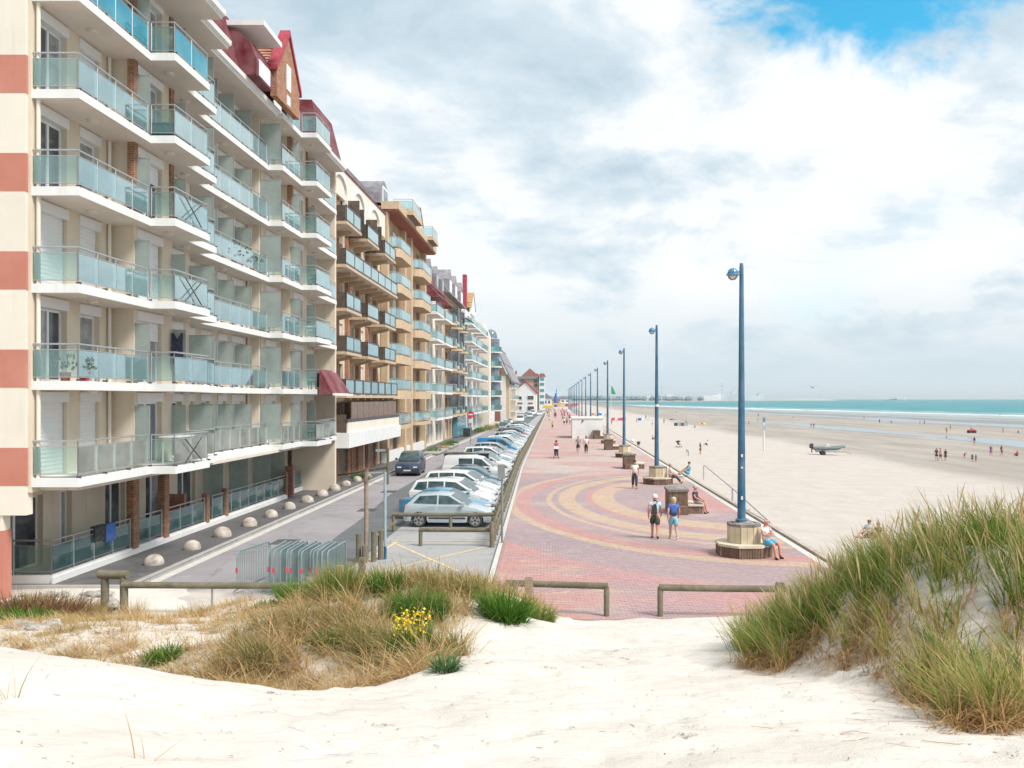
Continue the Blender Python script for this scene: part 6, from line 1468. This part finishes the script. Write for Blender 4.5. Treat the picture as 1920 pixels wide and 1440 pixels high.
def mat_grass(name, stops, tip, tipamt=.5):
    t = NT(name); a = t.N('ShaderNodeAttribute', attribute_name='tone'); b = t.N('ShaderNodeAttribute', attribute_name='along')
    c = t.ramp(a.outputs['Fac'], stops); c = t.mix(t.mr(b.outputs['Fac'], .55, 1.0, 0, tipamt), c, tip)
    t.base(c); t.rough(.7); t.b.inputs['Specular IOR Level'].default_value = .25
    tl = t.N('ShaderNodeBsdfTranslucent'); t.l.new(c, tl.inputs[0]); m = t.N('ShaderNodeMixShader'); m.inputs[0].default_value = .35
    t.l.new(t.b.outputs[0], m.inputs[1]); t.l.new(tl.outputs[0], m.inputs[2]); t.l.new(m.outputs[0], t.out.inputs[0]); return t.m
M_green = mat_grass('marram_green', [(0,(.07,.155,.015)),(.42,(.14,.235,.03)),(.68,(.25,.29,.07)),(.86,(.46,.35,.14)),(1,(.52,.37,.17))], (.50,.42,.19), .35)
M_dry = mat_grass('marram_dry', [(0,(.24,.21,.06)),(.25,(.40,.30,.12)),(.55,(.55,.39,.19)),(.8,(.47,.29,.15)),(1,(.64,.50,.29))], (.66,.54,.32), .4)
M_brown = mat_grass('marram_dead', [(0,(.26,.155,.065)),(.5,(.48,.30,.135)),(1,(.60,.44,.23))], (.62,.48,.27), .4)
M_seed = mat_grass('marram_seed', [(0,(.44,.30,.14)),(1,(.55,.42,.24))], (.58,.46,.28), .4)
M_deadsh = mat_grass('dead_shrub', [(0,(.09,.045,.025)),(.6,(.20,.10,.05)),(1,(.34,.20,.10))], (.30,.18,.09), .3)
M_bright = mat_grass('weed_green', [(0,(.05,.14,.015)),(1,(.12,.24,.03))], (.16,.26,.05), .3)
M_bluegr = mat_grass('lyme_grass', [(0,(.06,.14,.05)),(1,(.13,.22,.09))], (.2,.26,.13), .3)
def tussocks(name, mat, spots, per, L, lean, droop, w, spread, parent=None, tone=(0,1), label=None, windaz=None, seg=4, prof=None):
    """spots: list of (x,y,size,tonebias); a stuff object of blades growing in clumps"""
    B=[]; A=[]; LL=[]; LE=[]; DR=[]; WW=[]; TT=[]
    for x, y, s, tb in spots:
        n = max(4, int(per*s)); r = np.abs(rng.normal(0, spread*s, n)); a = rng.uniform(0, 2*np.pi, n)
        bx = x+r*np.cos(a); by = y+r*np.sin(a)
        bz = np.array([dune_z(float(p), float(q)) for p, q in zip(bx, by)])-.02
        az = a+rng.normal(0, .5, n)
        if windaz is not None: az = np.where(rng.uniform(0,1,n) < .55, windaz+rng.normal(0,.6,n), az)
        B.append(np.stack([bx,by,bz],1)); A.append(az); LL.append(rng.uniform(L[0],L[1],n)*(.6+.4*s)); LE.append(np.clip(rng.normal(lean,lean*.6,n)+r/(spread*s+.01)*.12,0,1.5)); DR.append(np.abs(rng.normal(droop,droop*.5,n)))
        WW.append(rng.uniform(w[0],w[1],n)); TT.append(np.clip(rng.normal(tb,.22,n),tone[0],tone[1]))
    me = blade_mesh(name, np.concatenate(B), np.concatenate(A), np.concatenate(LL), np.concatenate(LE), np.concatenate(DR), np.concatenate(WW), np.concatenate(TT), mat, seg, prof)
    o = put(name, me, parent); o['kind'] = 'stuff'
    if label: o['label'] = label
    return o
def ycut(x): return np.interp(x, [1.8,2.1,2.5,2.9,3.3,3.8,4.3,5.3,9], [9.8,9.25,8.75,8.3,7.8,7.05,6.3,5.9,5.8])
SCAR = [dune_at(1700,1185), dune_at(1640,1215), dune_at(1500,1240)]
spots = []
for _ in range(3400):
    x = random.uniform(1.9, 8.6); y = random.uniform(5.4, 12.6)
    k = mnoise.noise(Vector((x*.9, y*.9, 5)))
    if y < ycut(x)+.55*k: continue
    xx = (x-4.35)/2.4 if x < 4.35 else 0
    if xx*xx+((y-8.8)/4.4)**2 > .93: continue
    if k < -.22 and y < 8.5: continue
    if any(math.hypot((x-p.x)/.34, (y-p.y)/.42) < 1 for p in SCAR): continue
    spots.append((x, y, random.uniform(.3, 1.25), .48+.30*mnoise.noise(Vector((x*1.5,y*1.5,1)))))
random.shuffle(spots); spots = spots[:1350]
for c, r_, n in (((2.4,8.75),.2,12),((2.8,7.85),.18,12),((3.2,6.9),.2,14),((3.05,6.55),.16,14),((2.75,5.5),.12,12),((2.95,5.75),.14,14),((3.5,6.2),.2,16)):
    for _ in range(n): spots.append((c[0]+random.gauss(0,r_), c[1]+random.gauss(0,r_), random.uniform(.5,1), .72))
tussocks('dune_grass', M_green, spots, 34, (.22,.66), .26, .48, (.005,.014), .075, label='green marram grass crowning the right hand dune', windaz=math.pi*.95)
skirt = [(x-.08, y-.16, s, .5) for x, y, s, t in spots if y < ycut(x)+.55]+[(x-.1, y-.25, s, .45) for x, y, s, t in spots if y < ycut(x)+.3]
tussocks('dead_grass', M_brown, skirt, 40, (.22,.48), .95, 1.0, (.006,.011), .12, label='dead brown marram hanging below the green grass of the right hand dune', windaz=-math.pi*.6)
tops = [(x+random.gauss(0,.1), y+random.gauss(0,.1), .5, .5) for x, y, s, t in spots if random.random() < .62 and y > ycut(x)+.2]
tussocks('seed_heads', M_seed, tops, 9, (.52,.86), .12, .2, (.011,.02), .1, label='straw coloured seed heads rising from the right hand dune grass', windaz=math.pi, seg=6, prof=[.22,.2,.2,.2,.55,1.0,.15])
# left: dry tussocks over the hummocks; the greener plants keep their own room
CLEAR = [(dune_at(x, y), r) for x, y, r in ((560,1128,.34),(634,1125,.28),(726,1094,.30),(722,1114,.2),(785,1160,.36),(948,1160,.3),(1006,1160,.3),(302,1240,.2),(618,1214,.22),(770,1258,.26),(838,1262,.2))]
def crowded(x, y):
    for p, r in CLEAR:
        if abs(x-p.x) < r and -r*.5 < p.y-y < r+.75: return True
    return False
def lx_max(y): return np.interp(y, [8.5,9.2,10.5,12.5,15,17,19,20.8], [-1.55,-1.30,-1.15,-1.7,-1.15,-.65,-.30,-.22])
dry = []
for _ in range(5200):
    y = random.uniform(8.5, 20.7); x = random.uniform(-11.8, 0)
    if x > lx_max(y)+.25*mnoise.noise(Vector((x, y, 2))): continue
    if crowded(x, y): continue
    k = mnoise.noise(Vector((x*.6, y*.6, 8)))
    if math.hypot((x+5.1)/.95, (y-17.0)/1.3) < 1+.3*k: continue            # bare sand hump
    if x < -5.2 and y > 17.5 and random.random() < .75: continue
    if math.hypot((x+2.6)/.55, (y-10.6)/.5) < 1: continue
    if k < -.46: continue
    low = x < -4.4
    if low and random.random() < .12: continue
    dry.append((x, y, random.uniform(.3, 1.35)*(.62 if low else 1), .5+.55*mnoise.noise(Vector((x*.7, y*.7, 3)))))
random.shuffle(dry); dry = dry[:2100]
dry += [(x+random.gauss(0,.2), y+random.gauss(0,.2), s*.9, t) for x, y, s, t in dry if y < 12.5 and x < lx_max(y)-.25]
LOW = [q for q in dry if q[0] < -4.7 and q[1] > 9.5]; dry = [q for q in dry if not (q[0] < -4.7 and q[1] > 9.5)]
tussocks('low_dry_grass', M_dry, LOW, 50, (.14,.46), .6, .9, (.005,.012), .14, label='low ochre grass spread thinly over the far left slope', windaz=math.pi*1.25)
tussocks('dry_grass', M_dry, dry, 42, (.22,.74), .50, .9, (.005,.015), .10, label='dry straw coloured marram tussocks over the left hand hummocks', windaz=math.pi*1.25)
tussocks('olive_grass', mat_grass('marram_olive', [(0,(.08,.13,.02)),(.6,(.18,.20,.05)),(1,(.32,.27,.10))], (.46,.38,.18), .3), [(x,y,s*.95,.4) for x,y,s,t in dry if mnoise.noise(Vector((x*.9, y*.9, 20))) > .16], 26, (.28,.58), .28, .45, (.006,.011), .09, label='olive green marram mixed into the dry left hand tussocks', windaz=math.pi*1.2)
tussocks('dead_grass', M_brown, [(x,y-.1,s*.85,.5) for x,y,s,t in dry if mnoise.noise(Vector((x*.8, y*.8, 31))) > -.02 or y < 10.5], 26, (.25,.5), .9, .9, (.006,.011), .12, label='dead brown grass matted under the left hand tussocks', windaz=-math.pi*.5)
turf = []
for _ in range(2600):
    x, y = random.uniform(-12, -4.2), random.uniform(9.4, 20.5)
    if math.hypot((x+5.1)/1.0, (y-17.0)/1.4) > 1 and mnoise.noise(Vector((x*.5,y*.5,14))) > -.32: turf.append((x, y, .5, .55+.4*mnoise.noise(Vector((x*.9,y*.9,2)))))
tussocks('thin_turf', M_dry, turf, 34, (.05,.17), .6, .7, (.006,.011), .17, label='thin short dry turf on the sandy slope at far left')
# separate green plants standing out of the dry grass
def plant(label, px_, py_, r, n, mat, L, lean=.5, droop=.4, cat='shrub', name='green_shrub', group='green plants in the dry dune grass', w=(.012,.022), p=None):
    p = p or dune_at(px_, py_); o = empty(name, p, label, cat, group)
    a = rng.uniform(0, 2*np.pi, n); rr = r*np.sqrt(rng.uniform(0,1,n)); bx = rr*np.cos(a); by = rr*np.sin(a)
    bz = np.array([dune_z(p.x+float(i), p.y+float(j))-p.z-.02 for i, j in zip(bx,by)])
    me = blade_mesh('leaves', np.stack([bx,by,bz],1), a+rng.normal(0,.6,n), rng.uniform(L[0],L[1],n), np.abs(rng.normal(lean,.3,n)), np.abs(rng.normal(droop,.3,n)), rng.uniform(w[0],w[1],n), rng.uniform(0,1,n), mat)
    put('leaves', me, o); return o
plant('bright green low shrub beside the timber frame at the road edge', 560,1128,.34,700,M_bright,(.30,.55))
plant('spiky dark green grass tuft right of the pinkish post', 634,1125,.24,600,M_green,(.5,.8),.18,.25,'grass tuft','grass_tuft',w=(.008,.014))
plant('bright green shrub topmost on the dry hummock', 726,1094,.28,600,M_bright,(.42,.72))
plant('bright green shrub just below the topmost one', 722,1114,.2,400,M_bright,(.35,.6))
plant('broad bright green shrub above the yellow flowers', 785,1160,.36,900,M_bright,(.30,.55))
plant('dark green bush near the right end of the dry grass', 948,1160,.34,800,M_bright,(.35,.6))
plant('dark green bush at the very right end of the dry grass', 1006,1160,.32,480,M_green,(.2,.42))
plant('small bright green weed on the left slope by the sand lip', 302,1240,.18,320,M_bright,(.14,.30))
plant('green weeds in the middle of the dry grass', 618,1214,.22,340,M_bright,(.2,.38))
plant('blue green lyme grass tuft at the foot of the right hand tussock', 836,1258,.11,200,M_bluegr,(.12,.27),.5,.5,'grass tuft','grass_tuft',w=(.009,.015))
plant('small green weed behind the crowd barrier feet', 500,1138,.22,240,M_bright,(.08,.2))
plant('dark green weed at the far left among the rubble', 45,1166,.5,700,M_bright,(.2,.45))
plant('dark green clump by the terrace corner at far left', 62,1104,.5,700,M_green,(.2,.5), p=Vector((-14.0,22.6,.1)))
plant('reddish brown dead shrub at the far left edge', 30,1130,1.2,2600,M_deadsh,(.3,.85),.6,.5, p=Vector((-12.9,20.8,.35)))
plant('straw coloured dead shrub at the far left edge', 60,1110,.9,1500,M_dry,(.25,.6),.6,.5, p=Vector((-12.4,21.6,.3)))
plant('wispy dry grass growing by the chunky timber frame', 262,1120,.3,260,M_dry,(.3,.65),.2,.3,'grass tuft','grass_tuft',w=(.006,.01), p=Vector((-10.8,21.6,.1)))
for i, (px_, py_, lb_) in enumerate(((22,1312,'sparse leaning grass stems on the near sand at far left'),(268,1425,'lone grass stem on the near sand at bottom left'))):
    plant(lb_, px_, py_, .05, 9 if i == 0 else 3, M_dry, (.15,.34), .45, .3, 'grass tuft', 'grass_tuft', 'stray grass tufts on the bare sand', w=(.004,.007))
# flowering broom
p = dune_at(770, 1262); br = empty('flowering_bush', p, 'bright yellow flowering bush among the dry tussocks', 'bush')
n = 1100; a = rng.uniform(0,2*np.pi,n); rr = .15*np.sqrt(rng.uniform(0,1,n))
me = blade_mesh('leaves', np.stack([rr*np.cos(a),rr*np.sin(a),np.zeros(n)],1), a, rng.uniform(.25,.66,n), np.abs(rng.normal(.22,.14,n)), np.abs(rng.normal(.12,.1,n)), rng.uniform(.010,.018,n), rng.uniform(0,.6,n), M_bright); put('leaves', me, br)
M_flower = simple('yellow_petal', (.82,.62,.005), .6, var=.1, scale=20)
m = MB()
for i in range(260):
    t = random.random(); h = .18+.58*t**.8; r_ = (.11+.16*h)*math.sqrt(random.random())*1.15; a_ = random.uniform(0,6.28); c = Vector((r_*math.cos(a_), r_*math.sin(a_), h))
    for k in range(2):
        d = Vector((random.gauss(0,1),random.gauss(0,1),random.gauss(0,1))).normalized()*.021; e = d.cross(Vector((random.random(),random.random(),1))).normalized()*.018
        m.quad(c-d,c-e,c+d,c+e)
o = put('flowers', m.mesh('flowers', M_flower), br); o['kind'] = 'stuff'
# rubble at the end of the pavement
M_rock = simple('pale_rubble', (.36,.33,.29), .95, var=.4, scale=5, bump=.4, bscale=14)
RK = []
for k in range(4):
    bm = bmesh.new(); bmesh.ops.create_icosphere(bm, subdivisions=2, radius=.5)
    for v in bm.verts:
        q = v.co.copy(); v.co = q*(1+.5*mnoise.noise(q*2.1+Vector((k*7,0,0))))*1; v.co.z *= .65
    me = bpy.data.meshes.new('rubble_stone'); bm.to_mesh(me); bm.free(); me.materials.append(M_rock); RK.append(me)
for i in range(85):
    px_, py_ = random.uniform(40, 235), random.uniform(1108, 1180)
    if py_ > 1150: px_ = random.uniform(8, 120)
    p = dune_at(px_, py_); o = put('rubble_stone', random.choice(RK), None, tuple(p), random.uniform(0,6)); s = random.uniform(.09,.34); o.scale = (s*random.uniform(.9,1.8), s, s)
    tag(o, 'pale stone in the loose rubble between pavement end and dune at far left', 'stone', 'loose rubble stones at the far left')
for x, y, s in ((-11.5,22.1,.3),(-11.45,22.05,.26)):
    o = put('rubble_stone', RK[1], None, (x,y,-.02 if s > .28 else .2), 1); o.scale = (s*1.1,s,s*1.2); tag(o, 'white boulder under the chunky timber frame' if s > .28 else 'upper white boulder stacked under the chunky timber frame', 'stone', 'boulders under the timber frame')
# twigs and dry scraps on the near sand
M_twig = simple('twig', (.24,.17,.11), .9, var=.4, scale=30)
m = MB()
SC = [(random.uniform(-4.5,4.5), 3.4+random.random()**1.5*12) for _ in range(46)]
for i in range(1900):
    x = random.uniform(-5.2, 5); y = 3.2+random.random()**1.6*14
    if i % 3 == 0: q_ = random.choice(SC); x = q_[0]+random.gauss(0,.035); y = q_[1]+random.gauss(0,.03)
    if x > 1.4 and y < 8 and random.random() < .3: y = random.uniform(4, 8)
    a = random.uniform(-.7,.7)+(math.pi/2 if random.random() < .2 else 0); L = random.uniform(.012,.045)*(2 if random.random() < .06 else 1); d = Vector((math.cos(a),math.sin(a),0))*L/2; w = random.uniform(.001,.0035)
    n_ = Vector((-d.y,d.x,0)).normalized()*w; z0 = dune_full(x-d.x,y-d.y)+.004; z1 = dune_full(x+d.x,y+d.y)+.006; zm = max(dune_full(x,y)+.005,(z0+z1)/2)+random.uniform(0,.012)
    A, B, C_ = Vector((x-d.x,y-d.y,z0)), Vector((x,y,zm))+n_*random.uniform(-2,2), Vector((x+d.x,y+d.y,z1))
    m.quad(A-n_, A+n_, B+n_*1.3, B-n_*1.3); m.quad(B-n_*1.3, B+n_*1.3, C_+n_, C_-n_)
o = put('sand_litter', m.mesh('sand_litter', M_twig)); o['kind'] = 'stuff'; o['label'] = 'scattered dry twigs and scraps on the near sand'
M_root = simple('root_straw', (.40,.25,.13), .9)
m = MB()
for i in range(26):
    p = dune_at(random.uniform(1380,1900), random.uniform(1210,1420)); a = random.uniform(2.6,3.9); L = random.uniform(.06,.26); q = p.copy(); pts = [p+Vector((0,0,.006))]
    for k in range(3):
        a += random.uniform(-.35,.35); q = q+Vector((math.cos(a),math.sin(a)*.7,0))*L/3; pts.append(Vector((q.x,q.y,dune_full(q.x,q.y)+.008)))
    m.tube(pts, random.uniform(.0012,.003), 4)
o = put('dry_roots', m.mesh('dry_roots', M_root)); o['kind'] = 'stuff'; o['label'] = 'dry straw roots lying on the sandy face of the right hand dune'
# plantings on the far pavement
def bush(label, x, y, z, rx, ry, h, mat, n=500, name='street_shrub', group='shrubs along the street front'):
    o = empty(name, (x,y,z), label, 'shrub', group); a = rng.uniform(0,2*np.pi,n); r_ = np.sqrt(rng.uniform(0,1,n))
    b = np.stack([rx*r_*np.cos(a), ry*r_*np.sin(a), h*.75*rng.uniform(0,1,n)*(1-r_**2*.7)],1)
    put('leaves', blade_mesh('leaves', b, a+rng.normal(0,.7,n), rng.uniform(.15,.4,n)*h, np.abs(rng.normal(.6,.4,n)), rng.uniform(0,.6,n), rng.uniform(.03,.08,n)*max(1,h), rng.uniform(0,1,n), mat), o)
    put('stem', MB().tube([(0,0,0),(.02,0,h*.6)], .03, 5).mesh('stem', M_timber), o)
for i, (x, y, h, mt, lb_) in enumerate(((-13.6,58.5,.8,M_bright,'small shrub by the corner of the brick block'),(-12.8,88,1.0,M_bright,'flowering shrub in the planting in front of the tan block'),(-12.6,93,.9,M_dry,'straw coloured shrub in the planting in front of the tan block'),(-12.7,98,1.1,M_bright,'green shrub in front of the white balcony block'),(-12.9,104,.8,M_bluegr,'grey green shrub in front of the white balcony block'),(-13,140,1.6,M_bright,'leafy shrub before the cream garden wall'),(-12.4,147,1.9,M_green,'tall shrub before the cream garden wall'),(-12,154,1.6,M_dry,'dry shrub before the cream garden wall'),(-11.5,161,1.7,M_bright,'farthest shrub before the cream garden wall'),(-12.5,176,1.4,M_green,'low dark hedge bush below the white end block'),(-12,184,1.5,M_dry,'straw hedge bush below the white end block'))):
    bush(lb_, x, y, .02, .45+h*.3, (1.2 if y < 130 else 2.2) if y > 80 else .3, h*.7, mt, 300)
o = empty('garden_wall', (-12,172,0), 'low cream garden wall beyond the roadside shrubs', 'wall'); part('wall_body', MB().box(-16,-11.0,166,166.4,0,1.1), M_endwall, o); part('wall_body', MB().box(-11.3,-11,166.4,188,0,1.1), M_endwall, o)
for y in (88, 98): o_ = structure('planting_bed', MB().box(-13.5,-11.9,y-3.5,y+4.5,0,.16), M_kerb)

# ------------------------------------------------------------------ the far coast, ships, a gull
M_farland = simple('far_dunes', (.30,.36,.34), .95, var=.2, scale=.004); M_fartree = simple('far_trees', (.10,.19,.20), .95, var=.3, scale=.01); M_farb = simple('far_building', (.50,.60,.64), .8, var=.15, scale=.01); M_farw = simple('far_white', (.72,.76,.78), .8)  # distant haze painted in as pale blue-grey base colours
m = MB(); N = 60; xs_ = np.linspace(-900, 1720, N)
top = [8+14*abs(mnoise.noise(Vector((x*.004,1,0))))*max(.15, min(1,(1720-x)/700)) for x in xs_]
for i in range(N-1):
    a, b = xs_[i], xs_[i+1]; m.quad((a,5200,-5),(b,5200,-5),(b,5500,top[i+1]),(a,5500,top[i])); m.quad((a,5500,top[i]),(b,5500,top[i+1]),(b,6400,top[i+1]),(a,6400,top[i]))
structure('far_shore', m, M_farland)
structure('far_beach', MB().quad((-900,2900,-4.9),(250,2900,-4.9),(1500,5200,-4.9),(-900,5200,-4.9)), M_beach)
m = MB()
for i in range(420):
    x = random.uniform(-200, 900)*random.random()**.3; r_ = random.uniform(9,24); y = 5150; z = 3
    m.lathe([(r_*.4,0),(r_,r_*.4),(r_*.8,r_*.9),(r_*.2,r_*1.2)], 6, (x,y+random.uniform(-60,40),z-6))
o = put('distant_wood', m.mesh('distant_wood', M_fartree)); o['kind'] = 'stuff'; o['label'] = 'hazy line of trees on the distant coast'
GH = 'harbour buildings on the distant coast'
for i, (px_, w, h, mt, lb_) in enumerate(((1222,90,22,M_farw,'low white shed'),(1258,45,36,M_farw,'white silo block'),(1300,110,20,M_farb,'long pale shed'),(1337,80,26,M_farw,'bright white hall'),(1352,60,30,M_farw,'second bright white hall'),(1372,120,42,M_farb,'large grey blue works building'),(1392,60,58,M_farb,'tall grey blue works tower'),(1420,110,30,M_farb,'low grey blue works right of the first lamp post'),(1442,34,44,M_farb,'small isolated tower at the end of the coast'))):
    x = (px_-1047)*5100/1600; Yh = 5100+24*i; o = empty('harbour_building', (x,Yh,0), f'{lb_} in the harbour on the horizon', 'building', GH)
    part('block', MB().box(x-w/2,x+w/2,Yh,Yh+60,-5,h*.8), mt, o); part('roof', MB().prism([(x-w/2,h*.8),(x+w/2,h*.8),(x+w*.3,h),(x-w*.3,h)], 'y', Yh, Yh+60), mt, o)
for px_, h, lb_ in ((1241,88,'left hand'),(1354,100,'middle'),(1386,92,'right hand')):
    x = (px_-1047)*5050/1600; o = empty('harbour_crane', (x,5050,0), f'{lb_} thin harbour crane on the horizon', 'crane', 'harbour cranes on the distant coast')
    part('mast', MB().box(x-2.5,x+2.5,5050,5055,-5,h), M_farb, o); part('jib', MB().box(x-26,x+14,5050,5054,h*.8,h*.8+3.5), M_farb, o)
for px_, L, lb_ in ((1690,120,'white cargo ship on the horizon'),(1676,70,'small grey ship left of the white one on the horizon'),(1538,40,'tiny ship mast far left on the sea horizon')):
    Yd = 8000; x = (px_-1047)*Yd/1600; o = empty('ship', (x,Yd,-5), lb_, 'ship', 'ships on the horizon')
    part('hull', MB().prism([(x-L/2,6),(x+L/2,7),(x+L/2-8,-4.9),(x-L/2+6,-4.9)], 'y', Yd, Yd+20), M_fartree if L != 120 else M_farb, o); part('superstructure', MB().box(x+L*.18,x+L*.38,Yd,Yd+15,7,24), M_farw, o); part('funnel', MB().box(x+L*.24,x+L*.3,Yd+2,Yd+8,24,31), M_farb, o)
g_ = empty('seagull', (29.2,98,6.8), 'lone seagull gliding above the beach left of the sea', 'bird')
M_gull = simple('gull_grey', (.35,.36,.38), .8)
put('body', MB().lathe([(.01,-.22),(.06,-.12),(.075,0),(.05,.14),(.01,.2)], 8).mesh('body', M_gull, smooth=True), g_, rz=0).rotation_euler = (R(90),0,R(40))
for s in (-1,1): put('wing', MB().add([(0,-.09,0),(s*.35,-.07,.22),(s*.75,.05,.12),(s*.35,.08,.22),(0,.09,0),(0,-.09,.012),(s*.35,-.07,.232),(s*.75,.05,.13),(s*.35,.08,.232),(0,.09,.012)],[(0,1,3,4),(1,2,3),(9,8,6,5),(8,7,6)]).mesh('wing', M_gull), g_)

# ------------------------------------------------------------------ sea air
M_haze = bpy.data.materials.new('sea_air'); M_haze.use_nodes = True; hn = M_haze.node_tree; hn.nodes.remove(hn.nodes['Principled BSDF'])
pv = hn.nodes.new('ShaderNodeVolumePrincipled'); pv.inputs['Color'].default_value = (.86,.93,.97,1); pv.inputs['Density'].default_value = .00006; pv.inputs['Anisotropy'].default_value = .2
hn.links.new(pv.outputs[0], hn.nodes['Material Output'].inputs['Volume'])
hz_ = put('haze', MB().box(-30500,30500,-400,31000,-6.5,110).mesh('haze', M_haze)); hz_['kind'] = 'stuff'; hz_['label'] = 'thin pale sea haze filling the air over beach and street'
